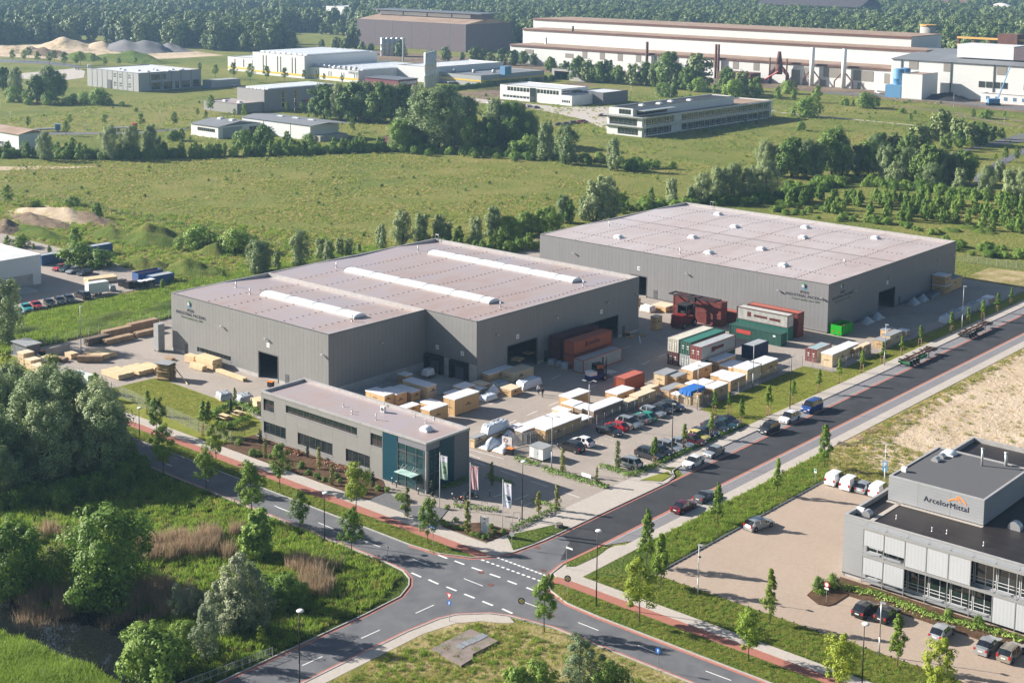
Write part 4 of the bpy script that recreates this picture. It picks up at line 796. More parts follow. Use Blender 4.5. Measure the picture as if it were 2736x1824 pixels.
# long rolling mill
b = Bld('rolling_mill', 'very long cream-white rolling mill stepped in three tiers with rusty roof edges', 'factory', -694, -376, 785, 900)
def tier(x0, x1, y0, y1, h, z0=0):
    b.wall('y', y0, -1, x0, x1, z0, h, (), .4, M_millw); b.wall('x', x1, 1, y0+.4, y1, z0, h, (), .4, M_millw); b.wall('x', x0, -1, y0+.4, y1, z0, h, (), .4, M_millw)
    mb = b.mb(); mb.box(x0-.3, x1+.3, y0-.5, y1, h, h+.5); b.part('roof', mb, M_rroof); mb = b.mb(); mb.box(x0-.3, x1+.3, y0-.7, y0-.5, h-.8, h+.3); b.part('gutter', mb, M_rusty)
tier(-676, -376, 785, 812, 13); tier(-687, -371, 812, 836, 23); tier(-697, -392, 836, 880, 29.5)
for k in range(10): u = -610+k*15.2; mb = b.mb(); b.bx(mb, 'y', 785, -1, u, u+4.2, 6.8, 11.8, .02, .12); b.part('louvre', mb, mat('louvre_grey', (.24,.22,.19), .8) if k == 0 else bpy.data.materials['louvre_grey'])
LV = bpy.data.materials['louvre_grey']
for u, w, z0, z1 in ((-662,8,7.5,10.5),(-625,7,6.5,9.5),(-462,5,5.5,11.5),(-437,3.5,4.5,11),(-424,14,5.8,12),(-404,13,5,11.2),(-384,3.5,4.5,10.5),(-438,4,0,4),(-426,4,0,4),(-401,4,0,4),(-446,6,0,9)): mb = b.mb(); b.bx(mb, 'y', 785, -1, u, u+w, z0, z1, .02, .15); b.part('louvre', mb, LV)
for x, h in ((-430.3, 23.5), (-408.9, 23.7)):
    mb = b.mb(); mb.tube((x,782,0), (x,782,h), 1.45, n=14); ch = b.part('chimney', mb, M_whitep, True)
    for s_ in (-1, 1): mb = b.mb(); mb.path([(x+s_*6,782,0),(x+s_*6,782,4),(x+s_*1.4,782,9)], .4, 6); mb.obj('duct', M_rusty, ch)
for x, y, h, r, m_ in ((-500,783,22,.8,M_rusty),(-498,783,22,.8,M_rusty),(-660,806,18,.8,M_galv),(-554,783,21,1.0,M_rusty),(-640,812,4,.8,M_bar)): mb = b.mb(); z = 0 if h > 10 else 23; mb.tube((x,y,z), (x,y,z+h), r, n=10); b.part('chimney', mb, m_, True)
mb = b.mb(); mb.tube((-452,780,12), (-452,780,20), 2.2, 1.0, 12); mb.tube((-452,780,6), (-452,780,12), 2.2, n=12); mb.path([(-458,780,0),(-458,780,6),(-453,780,11)], 1.2, 8); mb.path([(-446,780,0),(-446,780,6),(-451,780,11)], 1.2, 8); mb.tube((-458,779,0),(-458,779,16),.5); mb.tube((-446,779,0),(-446,779,16),.5); b.part('furnace_stack', mb, M_rusty, True)
mb = b.mb(); mb.path([(-462,776,1),(-450,776,8)], .5, 6); b.part('conveyor', mb, M_red_p)
mb = b.mb(); mb.box(-490, -466, 770, 782, 0, 6); b.part('annex', mb, M_rusty)
b = Bld('rolling_mill_annex', 'tall white mill building with sloping grey roof right of the long mill', 'factory', -376, -80, 777, 900)
b.wall('y', 777, -1, -376, -80, 0, 20, (), .4, M_millw); b.wall('x', -376, -1, 777.4, 900, 0, 20, (), .4, M_millw)
mb = b.mb(); mb.add([(-376.5,776,20),(-80,776,20),(-80,830,24),(-376.5,830,24)], [(0,1,2,3)]); mb.add([(-376.5,830,24),(-80,830,24),(-80,900,20),(-376.5,900,20)], [(0,1,2,3)]); b.part('roof', mb, M_groof)
for u in (-369.5,-339.5,-314.5,-288): mb = b.mb(); b.bx(mb, 'y', 777, -1, u-.35, u+.35, 0, 20, .02, .4); b.part('drainpipe', mb, M_bar)
for u, w, z0, z1 in ((-365,5.5,14.6,19.4),(-344,5,14.6,19.4),(-313,5.6,14.6,19.4),(-288,5.6,14.6,19.4)): mb = b.mb(); b.bx(mb, 'y', 777, -1, u, u+w, z0, z1, .02, .2); b.part('louvre', mb, LV)
for u in (-323,-318.8,-314.4,-310.2,-297.5,-293.2,-289,-284.8): b.window('y', 777.3, -1, u, u+3.6, 7.0, 10.4, 5, sill=False, fr=.15, rec=-.4)
b2 = b
mb = b.mb(); mb.box(-343, -310, 792, 812, 22, 29.5); b.part('roof_block', mb, M_wclad); mb = b.mb(); mb.box(-310, -80, 792, 830, 22, 29); b.part('roof_block', mb, M_rust)
b = Bld('plaster_works', 'white box building with shaded lettered gable and blue silos at the mill wall', 'building', -366, -345, 752, 772)
shell(b, -357, -345, 752, 772, 14, M_wclad, M_rroof); 
for y in (758, 766): tank(b, -362, y, 3.0, 15.5, M_blue_p)
mb = b.mb(); mb.box(-367, -357.5, 752, 757, 0, 7); b.part('hopper', mb, M_blue_p)
b = Bld('site_cabin', 'long low white cabin row at the foot of the mill wall', 'cabin', -316, -285, 764, 772)
shell(b, -316, -285, 764, 772, 5, M_wclad, M_rroof)
for k in range(6): b.window('y', 763.95, -1, -313+k*5, -311.3+k*5, 1.8, 3.6, 1, sill=False, fr=.2, rec=-.02, gm=M_blue_p)
# white modern office
b = Bld('white_office', 'small white modern office with stepped upper storey and dark window strips', 'building', -510, -460, 582, 611)
shell(b, -509, -466.5, 583, 606, 8.1, M_wclad, M_wroof, fops=[(-504,-486,4.8,7.4),(-483,-468,4.8,7.4),(-507,-488,1.2,2.9)]); shell(b, -466.5, -459, 582.5, 600, 5.4, M_wclad, M_wroof, fops=[(-465.8,-460,1.2,2.9)]); shell(b, -470, -452, 600, 622, 6.2, M_dgrey, M_wroof)
b.window('y', 583, -1, -504, -486, 4.8, 7.4, 8, sill=False, fr=.25, fm=M_frame_w); b.window('y', 583, -1, -483, -468, 4.8, 7.4, 7, sill=False, fr=.25, fm=M_frame_w); b.window('y', 583, -1, -507, -488, 1.2, 2.9, 8, sill=False, fr=.25, fm=M_frame_w); b.window('y', 582.5, -1, -465.8, -460, 1.2, 2.9, 4, sill=False, fr=.25, fm=M_frame_w)
mb = b.mb(); b.bx(mb, 'y', 583, -1, -487.5, -484, 0, 7.6, .05, .5); b.part('glazed_stair', mb, M_glass)
b.window('x', -466.4, 1, 584, 600, 4.6, 7.2, 7, sill=False, fr=.2, rec=-.02)
# long glazed office
b = Bld('long_office', 'long low glass and steel office with flat brown roof and white rooftop block', 'building', -377, -357, 503, 612)
fo = [(-375.6,-360.6,4.6,7.6),(-371,-360,.6,3.4)]
eo = [(505,528,4.8,7.8),(534,610,4.8,7.8),(505,526,.5,3.6),(534,610,.5,3.6)]
shell(b, -377, -358, 503.5, 612, 8.6, M_wclad, M_rroof, fops=fo, eops=eo)
for o_ in eo: b.window('x', -358, 1, *o_, int((o_[1]-o_[0])/1.9), (o_[2]+.8,), sill=False, fr=.14, fm=M_alu)
for o_ in fo: b.window('y', 503.5, -1, *o_, 6, (o_[2]+.8,), sill=False, fr=.16)
for z in (4.2, 8.3): mb = b.mb(); b.bx(mb, 'x', -358, 1, 504, 612, z, z+.3, .02, 1.3); b.bx(mb, 'y', 503.5, -1, -378.5, -356.7, z, z+.3, .02, 1.3); b.part('sunshade', mb, M_alu)
for k in range(24): mb = b.mb(); mb.box(-356.8, -356.65, 504+k*4.65, 504.15+k*4.65, 0, 8.4); b.part('steel_post', mb, M_alu)
shell(b, -376.4, -363.5, 504.2, 586, 12.0, M_wclad, M_bitum, z0=8.2, fops=[(-371,-364.5,9.2,11.4)]); b.window('y', 504.2, -1, -371, -364.5, 9.2, 11.4, 4, sill=False, fr=.2)
mb = b.mb(); mb.box(-363.4, -358.4, 506, 530, 11.0, 11.2); b.part('terrace_roof', mb, M_alu); b.window('x', -363.4, 1, 507, 530, 8.8, 11, 8, sill=False, fr=.18, rec=-.02)
for x, y in ((-370,520),(-369,532),(-371,544),(-368,555)): dome(b, x, y, 11.7, 2.2)
# small white halls by the meadow
b = Bld('white_hall', 'small white gabled hall with grey roof, strip windows and two roof domes', 'building', -499, -480.5, 371.5, 394)
b.wall('y', 371.5, -1, -499, -480.5, 0, 5, [(-494.5,-482.5,2.4,3.9)], .3, M_wclad); b.wall('x', -480.5, 1, 371.8, 394, 0, 5, [(388,392.5,0,3.8)], .3, M_wclad); b.wall('x', -499, -1, 371.8, 394, 0, 5, (), .3, M_wclad)
b.window('y', 371.5, -1, -494.5, -482.5, 2.4, 3.9, 9, sill=False, fr=.2)
mb = b.mb(); mb.add([(-499.5,371,5),(-480,371,5),(-480,382.7,6.6),(-499.5,382.7,6.6)], [(0,1,2,3)]); mb.add([(-499.5,382.7,6.6),(-480,382.7,6.6),(-480,394.5,5),(-499.5,394.5,5)], [(0,1,2,3)]); mb.add([(-480.5,371.5,5),(-480.5,394,5),(-480.5,382.7,6.55)], [(0,1,2)]); b.part('roof', mb, M_groof)
dome(b, -493, 382.7, 6.5, 2.2); dome(b, -485, 382.7, 6.5, 2.2); mb = b.mb(); b.bx(mb, 'x', -480.5, 1, 374, 384, 0, 4.4, .02, .1); b.part('roller_door', mb, M_lgrey)
b = Bld('white_hall', 'long white hall with overhanging grey roof beside the hedge', 'building', -494, -449, 395, 412)
b.wall('y', 395, -1, -494, -449.5, 0, 6.2, [(-492.5,-491,1.5,4.8),(-489,-487.6,1.5,4.8),(-485.8,-484.4,1.5,4.8)], .3, M_wclad); b.wall('x', -449.5, 1, 395.3, 411, 0, 6.2, (), .3, M_wclad); b.wall('x', -494, -1, 395.3, 411, 0, 6.2, (), .3, M_wclad)
for u in (-492.5,-489,-485.8): b.window('y', 395, -1, u, u+1.45, 1.5, 4.8, 1, (2.6,), sill=False, fr=.15)
joints(b, 'y', 395, -1, [-479.5,-462], 0, 6.2, .15); mb = b.mb(); mb.add([(-494.5,394.5,6.25),(-448.5,394.5,6.25),(-446,402,7.3),(-494.5,402,7.3)], [(0,1,2,3)]); mb.add([(-494.5,402,7.3),(-446,402,7.3),(-443,414,6.3),(-494.5,414,6.3)], [(0,1,2,3)]); mb.add([(-449.5,395,6.2),(-449.5,411,6.2),(-449.5,402,7.2)], [(0,1,2)]); b.part('roof', mb, M_groof)
for x in (-478,-468,-458): mb = b.mb(); mb.box(x-1.8, x+1.8, 402.5, 404, 7, 7.6); b.part('roof_hatch', mb, M_wroof)
mb = b.mb(); mb.box(-449.4, -444, 395.6, 411, 0, 2.2); b.part('loading_dock', mb, M_conc)
b = Bld('brown_shed', 'small brown wooden shed with pale roof at the meadow hedge', 'shed', -424, -418, 412, 418); shell(b, -424, -418, 412, 418, 2.8, M_rusty, M_wroof)
b = Bld('grey_hall', 'pale grey hall with curved brown roof and three white window frames at left edge', 'building', -545, -498, 286, 302)
b.wall('y', 291, -1, -545, -499, 0, 7.2, (), .3, M_wclad); b.wall('x', -499, 1, 291.3, 303, 0, 7.2, (), .3, M_wclad)
mb = b.mb(); b.bx(mb, 'y', 291, -1, -530, -505, 1.2, 3.6, .02, .1); b.part('dark_band', mb, M_mgrey)
for u in (-527,-520,-512.5): b.window('y', 290.85, -1, u, u+1.8, 2.2, 3.8, 1, sill=False, fr=.2, fm=M_whitep, rec=-.1)
mb = b.mb(); mb.add([(-546,290.5,7.2),(-498.5,290.5,7.2),(-498.5,297,8.6),(-546,297,8.6)], [(0,1,2,3)]); mb.add([(-546,297,8.6),(-498.5,297,8.6),(-498.5,304,7.2),(-546,304,7.2)], [(0,1,2,3)]); mb.add([(-499,291,7.2),(-499,303,7.2),(-499,297,8.5)], [(0,1,2)]); b.part('roof', mb, M_rroof)
# neighbour hall on the left edge
b = Bld('white_hall', 'white sheet-clad hall with concrete loading bay at the far left', 'building', -345, -298.4, 110, 178.6)
b.wall('x', -298.4, 1, 110, 178.3, 0, 7.0, [(169.5,176.5,0,2.8)], .3, M_wclad); b.wall('y', 178.6, 1, -345, -298.4, 0, 7, (), .3, M_wclad)
mb = b.mb(); b.bx(mb, 'x', -298.4, 1, 169.5, 176.5, 0, 2.8, -.1, -.05); b.part('loading_door', mb, M_conc); mb = b.mb(); mb.box(-345, -298.7, 110, 178.3, 6.3, 6.5); b.part('roof', mb, M_wroof)
mb = b.mb(); mb.box(-345, -298.3, 178.3, 178.7, 6.9, 7.1); b.part('roof_edge', mb, M_whitep); mb = b.mb(); mb.box(-298.7, -298.3, 110, 178.3, 6.9, 7.1); b.part('roof_edge', mb, M_whitep)
mb = b.mb(); mb.box(-298.3, -291, 166, 173.5, 0, .5); b.part('loading_platform', mb, M_conc)
# far off
b = Bld('farmhouse', 'long low cream house with brown roof at the forest edge', 'building', -1318, -1236, 1107, 1120); shell(b, -1318, -1238, 1108, 1120, 6.2, M_wclad, M_rroof)
for k in range(9): b.window('y', 1107.9, -1, -1312+k*8, -1309+k*8, 2, 4.5, 1, sill=False, fr=.4, rec=-.03)
b = Bld('white_block', 'plain white block building behind the long low house', 'building', -1280, -1240, 1160, 1190); shell(b, -1290, -1246, 1160, 1190, 14, M_wclad, M_wroof)
b = Bld('rusty_hall', 'broad rusty brown hall half hidden in the far forest', 'building', -960, -820, 1600, 1660); shell(b, -960, -820, 1600, 1660, 18, M_rust, M_rust)
mb = b.mb(); mb.add([(-962,1598,18),(-818,1598,18),(-818,1630,30),(-962,1630,30)], [(0,1,2,3)]); mb.add([(-962,1630,30),(-818,1630,30),(-818,1662,18),(-962,1662,18)], [(0,1,2,3)]); mb.add([(-820,1600,18),(-820,1660,18),(-820,1630,29.8)], [(0,1,2)]); b.part('roof', mb, mat('dark_rust_roof', (.05,.04,.045), .9))
b = Bld('water_tower', 'slim white tower rising out of the far forest', 'tower', -1440, -1424, 1755, 1771)
mb = b.mb(); mb.lathe([(7,0),(6,30),(6.5,60),(7,70)], (-1432,1763,0), 14); b.part('shaft', mb, M_whitep, True)
# green tanks behind the mill
for i, (x, y) in enumerate([(-330+k*11, 884+k*5) for k in range(6)]+[(-258+k*11, 862) for k in range(3)]):
    r_ = T('storage_tank', 'green domed storage tank behind the mill roof, %s from the left' % ORD[i], 'tank', (x, y, 0), 0, 'green tanks behind the mill')
    mb = MB(); mb.lathe([(5,0),(5,26),(4.6,28),(3.4,30),(1.4,31.4),(.4,31.6)], (0,0,0), 14); mb.obj('shell', M_grn_tank, r_, True); mb = MB(); mb.tube((0,0,31.4),(0,0,32.6),.8); mb.obj('cap', M_whitep, r_)
b = Bld('crane_gantry', 'rusty orange lattice gantry on the roof line behind the mill', 'gantry', -372, -330, 850, 870)
for x in (-372, -362, -352, -342): mb = b.mb(); mb.box(x, x+1.2, 858, 859, 0, 30); b.part('post', mb, M_rusty)
for z in (24.5, 29): mb = b.mb(); mb.box(-372, -330, 857.5, 858.5, z, z+1.2); b.part('beam', mb, M_ochre)
mb = b.mb(); mb.box(-345, -333, 855, 866, 20, 33); b.part('machine_house', mb, M_rusty)
b = Bld('round_tower', 'grey round tank with yellow railing behind the long mill', 'tower', -420, -410, 900, 912)
mb = b.mb(); mb.lathe([(5,0),(5,33)], (-413,905,0), 14); b.part('shaft', mb, M_conc, True); mb = b.mb(); mb.lathe([(5.3,33.6),(5.3,34.4)], (-413,905,0), 14); b.part('railing', mb, M_ochre)

# ------------------------------------------------------------------ vegetation
L_maple = leaf_mat('maple_leaf', (0.125,0.219,0.020), (0.206,0.294,0.035), .3)
L_lime = leaf_mat('fresh_leaf', (0.180,0.258,0.022), (0.288,0.348,0.042), .35)
L_col = leaf_mat('hornbeam_leaf', (0.144,0.188,0.037), (0.237,0.237,0.069), .25)
L_cyp = leaf_mat('cypress_leaf', (0.013,0.031,0.010), (0.029,0.058,0.016), .05)
L_wil = leaf_mat('willow_leaf', (0.176,0.250,0.094), (0.312,0.375,0.176), .22)
L_sil = leaf_mat('silver_leaf', (0.180,0.228,0.114), (0.324,0.360,0.222), .25)
L_dark = leaf_mat('dark_leaf', (0.092,0.161,0.031), (0.173,0.265,0.055), .2)
L_bush = leaf_mat('bush_leaf', (0.115,0.219,0.031), (0.241,0.345,0.060), .25)
L_far = leaf_mat('forest_leaf', (0.095,0.152,0.046), (0.203,0.255,0.085), .15)
L_red = leaf_mat('red_leaf', (.10,.010,.014), (.16,.02,.025), .2)
L_rust = leaf_mat('bronze_leaf', (.20,.09,.045), (.30,.16,.09), .2)
M_bark = mat('bark', (.085,.065,.048), .95, (.055,.042,.032), 3, obj=True)
M_bark_g = mat('pale_bark', (.17,.155,.13), .95, (.10,.09,.075), 3, obj=True)
M_stake = mat('tree_stake', (.36,.24,.13), .9)
def leaves(name, C, N, size, m, rg, asp=.62):
    n = len(C); C = np.asarray(C); N = np.asarray(N); N = N/np.linalg.norm(N, axis=1, keepdims=True).clip(1e-6)
    t = rg.normal(size=(n, 3)); t -= N*(t*N).sum(1, keepdims=True); t /= np.linalg.norm(t, axis=1, keepdims=True).clip(1e-6); b_ = np.cross(N, t)
    s = size*(.7+.6*rg.random((n, 1)))
    V = np.empty((n, 4, 3)); V[:, 0] = C-t*s; V[:, 1] = C-b_*s*asp+N*s*.12; V[:, 2] = C+t*s; V[:, 3] = C+b_*s*asp+N*s*.12
    me = bpy.data.meshes.new(name); me.vertices.add(n*4); me.vertices.foreach_set('co', V.astype(np.float32).ravel())
    me.loops.add(n*4); me.loops.foreach_set('vertex_index', np.arange(n*4, dtype=np.int32)); me.polygons.add(n); me.polygons.foreach_set('loop_start', np.arange(0, n*4, 4, dtype=np.int32))
    me.update(calc_edges=True); me.materials.append(m); return me
def crown(env, z0, z1, nb, rb_, nl, size, m, seed, fill=.8, vert=1.0, droop=0.0, name='crown', up=.45):
    """leaf clumps inside an envelope radius env(t); every clump is a loose shell of leaves"""
    rg = np.random.default_rng(seed); C = []; N = []; cl = []
    for i in range(nb):
        t = (i+.5)/nb*.96+.02+rg.normal()*.03; t = min(max(t, .01), .99); a = i*2.39996+rg.normal()*.5
        q = env(t)*fill*(1+.28*math.sin(3*a+seed)+.2*rg.normal())*math.sqrt(rg.random()*.85+.15); r = rb_*(.65+.7*rg.random())*(.55+.45*min(1, env(t)/max(env(u) for u in (.2,.4,.6))))
        cl.append((q*math.cos(a), q*math.sin(a), z0+t*(z1-z0), r))
    per = max(3, nl//nb)
    for x, y, z, r in cl:
        d = rg.normal(size=(per, 3)); d /= np.linalg.norm(d, axis=1, keepdims=True); k = r*(.55+.5*rg.random((per, 1)))
        p = d*k; p[:, 2] *= vert; p[:, 2] -= droop*r*rg.random(per)
        C.append(p+np.array((x, y, z))); o = np.array((x, y, (z-(z0+z1)/2)*.5)); o = o/(np.linalg.norm(o)+1e-6)
        N.append(d*1.0+o*.5+np.array((0, 0, up))+rg.normal(size=(per, 3))*.35)
    return leaves(name, np.concatenate(C), np.concatenate(N), size, m, rg), cl
def stem(h, r, cl, zc, seed, m, n=7, multi=1, lean=.03):
    rg = random.Random(seed); mb = MB()
    for k in range(multi):
        a = rg.random()*6.28; d = (.0 if multi == 1 else .25+.1*k); p = Vector((d*math.cos(a), d*math.sin(a), -.15)); seg = 4
        for i in range(seg):
            z = h*.8*(i+1)/seg; q = Vector((p.x+rg.gauss(0, lean*h/seg)+(math.cos(a)*.12*h/seg if multi > 1 else 0), p.y+rg.gauss(0, lean*h/seg)+(math.sin(a)*.12*h/seg if multi > 1 else 0), z))
            mb.tube(p, q, r*(1-.8*i/seg), r*(1-.8*(i+1)/seg), n, caps=False); p = q
    for x, y, z, _ in rg.sample(cl, min(len(cl), 9)):
        zb = max(zc*.75, z-.35*math.hypot(x, y)-h*.12); mb.tube((0, 0, zb), (x*.9, y*.9, z), r*.3, r*.08, 5, caps=False)
    return mb.mesh('trunk', m, True)
LIB = {}
def kind(k, H, env, zc, nb, rb_, nl, size, lm, r, bm=None, seeds=(1, 2, 3), multi=1, **kw):
    LIB[k] = []
    for s in seeds:
        me, cl = crown(env, zc, H, nb, rb_, nl, size, lm, s*77+len(LIB), **kw)
        LIB[k].append((me, stem(H, r, cl, zc, s, bm or M_bark, multi=multi), H))
oval = lambda R0, e=.8: (lambda t: R0*max(.05, math.sin(math.pi*min(1, .10+.86*t)**.85))**e)
cone = lambda R0: (lambda t: R0*max(.06, (1-t)**.75)*min(1, .45+t*3.5))
kind('maple', 7.5, oval(1.8, .6), 2.3, 34, .62, 3600, .13, L_maple, .085, fill=.95)
kind('maple_lime', 7.5, oval(1.8, .6), 2.3, 32, .6, 3500, .13, L_lime, .08, fill=.95)
kind('slender', 7.0, cone(1.5), 1.7, 36, .45, 2800, .12, L_maple, .07, seeds=(1, 2))
kind('slender_lime', 7.0, cone(1.35), 1.6, 30, .42, 2200, .12, L_lime, .07, seeds=(1, 2))
kind('staked', 4.6, cone(.75), 1.9, 18, .34, 620, .13, L_maple, .035, seeds=(1, 2, 3))
kind('columnar', 4.4, oval(.5, .5), .25, 30, .3, 900, .11, L_col, .05, seeds=(1, 2, 3))
kind('cypress', 3.2, oval(.48, .6), .1, 22, .28, 900, .10, L_cyp, .06, seeds=(1, 2))
kind('willow', 12.0, oval(4.2, .5), 1.0, 95, 1.0, 19000, .15, L_wil, .28, M_bark, multi=3, vert=1.35, droop=.6, up=.3)
kind('grey_willow', 9.0, oval(2.5, .5), .6, 52, .8, 6500, .18, L_wil, .2, multi=2, vert=1.3, droop=.4)
kind('poplar', 6.5, oval(1.7, .7), .5, 40, .5, 7000, .085, L_sil, .09, M_bark_g, vert=1.3, fill=1.0)
kind('broad', 13.0, oval(6.2, .5), 1.6, 75, 1.6, 8000, .34, L_dark, .4, seeds=(1, 2, 3))
kind('young', 4.6, oval(1.5, .6), .3, 30, .5, 2200, .15, L_bush, .06, seeds=(1, 2, 3), vert=1.2)
kind('bush', 2.6, oval(2.0, .5), .05, 30, .65, 2600, .13, L_bush, .06, seeds=(1, 2, 3), multi=2)
kind('olive_bush', 3.6, oval(2.4, .5), .05, 40, .6, 5000, .1, L_col, .06, seeds=(1,), multi=2)
kind('big_bush', 7.0, oval(4.0, .45), .2, 80, .95, 17000, .125, L_bush, .16, seeds=(1, 2), multi=3)
kind('far', 15.0, oval(6.0, .55), 1.0, 30, 2.0, 1300, .8, L_far, .4, seeds=(1, 2, 3, 4))
BEAR = lambda p: -math.atan2(p[1]*math.cos(R(130))*-1+p[0]*math.sin(R(130))*1, 1) if False else math.atan2(p[1], p[0])
_tc = [0]
def tree(k, p, label, group=None, name='tree', cat='tree', sx=1.0, extra=None, z=0.0):
    v = LIB[k]; _tc[0] += 1; me, st, H = v[_tc[0] % len(v)]; s = p[2]/H; rg = random.Random(_tc[0]*13)
    t = T(name, label, cat, (p[0], p[1], z), rg.random()*6.28, group); w = s*sx*(.92+.16*rg.random())
    inst('trunk', st, t, sc_=(w, w, s)); inst('crown', me, t, sc_=(w, w, s))
    if extra: extra(t)
    return t
def row_of(k, pts, tmpl, group, name='tree', cat='tree', sx=1.0, extra=None, z=0.0):
    ps = sorted(pts, key=lambda p: -math.atan2(p[1], p[0]))
    for i, p in enumerate(ps): tree(k if isinstance(k, str) else k[i % len(k)], p, tmpl.format(ORD[i]), group, name, cat, sx, extra, z)
def stakes(t):
    for a in (0, 2.1, 4.2): mb = MB(); mb.tube((.38*math.cos(a), .38*math.sin(a), 0), (.34*math.cos(a), .34*math.sin(a), 1.7), .045, n=6); mb.obj('stake', M_stake, t)
    mb = MB(); P_ = [(.34*math.cos(a), .34*math.sin(a), 1.55) for a in (0, 2.1, 4.2, 0)]; mb.path(P_, .03, 4); mb.obj('stake_rail', M_stake, t)
    mb = MB(); mb.lathe([(.55, .0), (.5, .06), (.15, .12)], (0, 0, 0), 9); mb.obj('soil_ring', M_mulch, t)
# street trees
N1 = [(-189.4,133.1,6.3), (-171.8,131.4,6.9), (-156.9,131.5,6.6), (-141.2,132.0,7.6), (-126.8,131.6,6.3), (-237.6,134.5,4.5)]
row_of(('maple_lime', 'maple'), N1, 'young maple on the verge beside the red cycle path, {} from the left', 'maples on the cycle path verge')
row_of('maple', [(-173.9,123.3,7.7), (-164.4,124,6), (-150.4,120.9,8.4), (-142.5,122.9,5.6), (-132.2,122.8,6)], 'young maple on the wetland edge of the older road, {} from the left', 'maples on the wetland road edge')
row_of(('maple_lime', 'maple'), [(-92.7,132.1,7.8), (-78.1,132.5,6.1), (-66.5,131.9,7.2)], 'young maple between road and car park cycle path, {} from the left', 'maples before the car park')
tree('maple', (-99.5,122.7,6.8), 'young maple standing on the junction corner by the priority sign')
tree('maple_lime', (-58.6,138.6,7.0), 'bright lime-green maple on the grass strip at the bottom right')
tree('slender', (-101.4,145.8,7.5), 'narrow dark maple nearest the street name sign on the grass bank')
tree('slender', (-96.3,141.6,7), 'narrow pointed maple at the corner of the paved car park')
tree('slender_lime', (-80.9,141.9,7), 'narrow yellow-green maple beside the car park edge stones')
tree('slender', (-65.1,142.5,6.2), 'narrow dark maple between the two car park lamp posts')
row_of('slender', [(-101.6,193.2,7), (-101.3,178.5,5.6), (-102.1,163.7,5.8)], 'slim maple on the bank beside the new asphalt road, {} from the left', 'slim maples on the bank')
STK = [(-128.3,203.7,4.3), (-126.6,205.6,3.9), (-121.6,201.4,4.8), (-121.3,209.7,5.2), (-121.4,210,5.2), (-121.1,217.8,4.5), (-121.1,227.1,4.4), (-121.2,234.9,4.6), (-121.3,244.1,4.6), (-121.2,252.4,4.4), (-121.1,260.5,3.9), (-121.3,269.3,4.4),
       (-120.9,283.4,4.7), (-121.8,293.9,3.6), (-120.6,298.9,4.5), (-120.8,307.5,4.5), (-121.2,316.3,4.2)]
row_of('staked', STK, 'thin staked young tree on the roadside lawn, {} from the left', 'staked trees along the new road', extra=stakes)
row_of('staked', [(-122.4,185.8,4.2), (-121.4,176.1,4.8), (-122,193,4.3)], 'young staked tree in the low car park hedge, {} from the left', 'staked trees in the car park hedge', extra=stakes)
row_of('columnar', [(-129.8,163.9,4), (-125.2,171.6,4.3), (-123.2,163.7,2.9), (-122.6,149.5,3.5), (-121.5,152.3,3.8), (-134.8,153.4,3.5)], 'small columnar hornbeam at the office parking bays, {} from the left', 'columnar hornbeams at the parking bays')
row_of('columnar', [(-168.3,138.2,3.1), (-158.5,140.6,3.7), (-152.2,137.5,3.3), (-135.6,136.5,4.2), (-125.6,138,4.8)], 'small columnar hornbeam in the beds before the office, {} from the left', 'columnar hornbeams in the office beds')
row_of('cypress', [(-174.2,142,2.3), (-163.7,142.8,2), (-147.3,141.1,2.3), (-138.2,144.3,2.5)], 'dark pointed dwarf cypress close to the office wall, {} from the left', 'dwarf cypresses by the office')
row_of('staked', [(-199.5,138.6,4.3), (-183.7,139.1,5.5), (-183.9,138.2,5.8), (-192.6,151.6,3.2)], 'young tree on the lawn behind the mesh fence, {} from the left', 'young trees on the fenced lawn', extra=stakes)
tree('maple_lime', (-224.8,135.9,6.2), 'fresh green tree at the fence before the stacked timber'); tree('maple', (-216.2,139.3,3.7), 'small tree beside the wrapped pale green boards'); tree('maple_lime', (-211.8,138.1,3.4), 'small light green tree at the lawn corner by the fence')
tree('maple_lime', (-121.4,98.8,2.3), 'tiny light green bush on the grass slope beside the lower road', None, 'bush', 'bush')
# near wetland: big willows, bushes, silver poplars
WL = [(-180.5,117.5,11.5), (-186,120.5,12.5), (-193,119.5,13), (-201,120,12), (-209.5,119.5,11), (-218,119,10.5), (-226,118,10), (-184,110.5,12), (-191,112,13.5), (-199,111.5,13), (-208,111,12.5), (-217,110.5,11.5), (-188,103.5,11.5), (-196,103,12.5), (-205,102.5,12.5), (-214,102,12), (-183,101.8,8), (-223,104,11.5)]
row_of('willow', WL, 'tall grey-green willow in the dense clump beside the pond, {} from the left', 'willows in the dense clump', sx=1.15, z=-.3)
tree('big_bush', (-145.1,94.5,11.4), 'large round bush beside the reeds above the pond', None, 'bush', 'bush', z=-.5); tree('big_bush', (-145.2,93.6,5.8), 'broad lower bush at the water edge in front of the round bush', None, 'bush', 'bush', z=-.6)
tree('olive_bush', (-155.4,93.8,3.8), 'olive-yellow bush between the leafy bushes and the reeds', None, 'bush', 'bush', z=-.5); tree('big_bush', (-154.9,87.7,9.1), 'large pale green bush at the left edge above the pond', None, 'bush', 'bush', z=-.5); tree('bush', (-153.4,89.9,3.5), 'low dark bush behind the brown reeds', None, 'bush', 'bush', z=-.5)
row_of('poplar', [(-134.2,96.7,4.3), (-133.3,98,3.7), (-133,99.3,2.9), (-125.4,98.9,9.5), (-124.6,100.3,8.3), (-123.3,92.6,6.3), (-125.9,98.1,5.2), (-128.3,98.2,6), (-129.6,97.7,4.1)], 'silvery young poplar on the pond bank, {} from the left', 'silver poplars on the pond bank', sx=1.1, z=-.2)
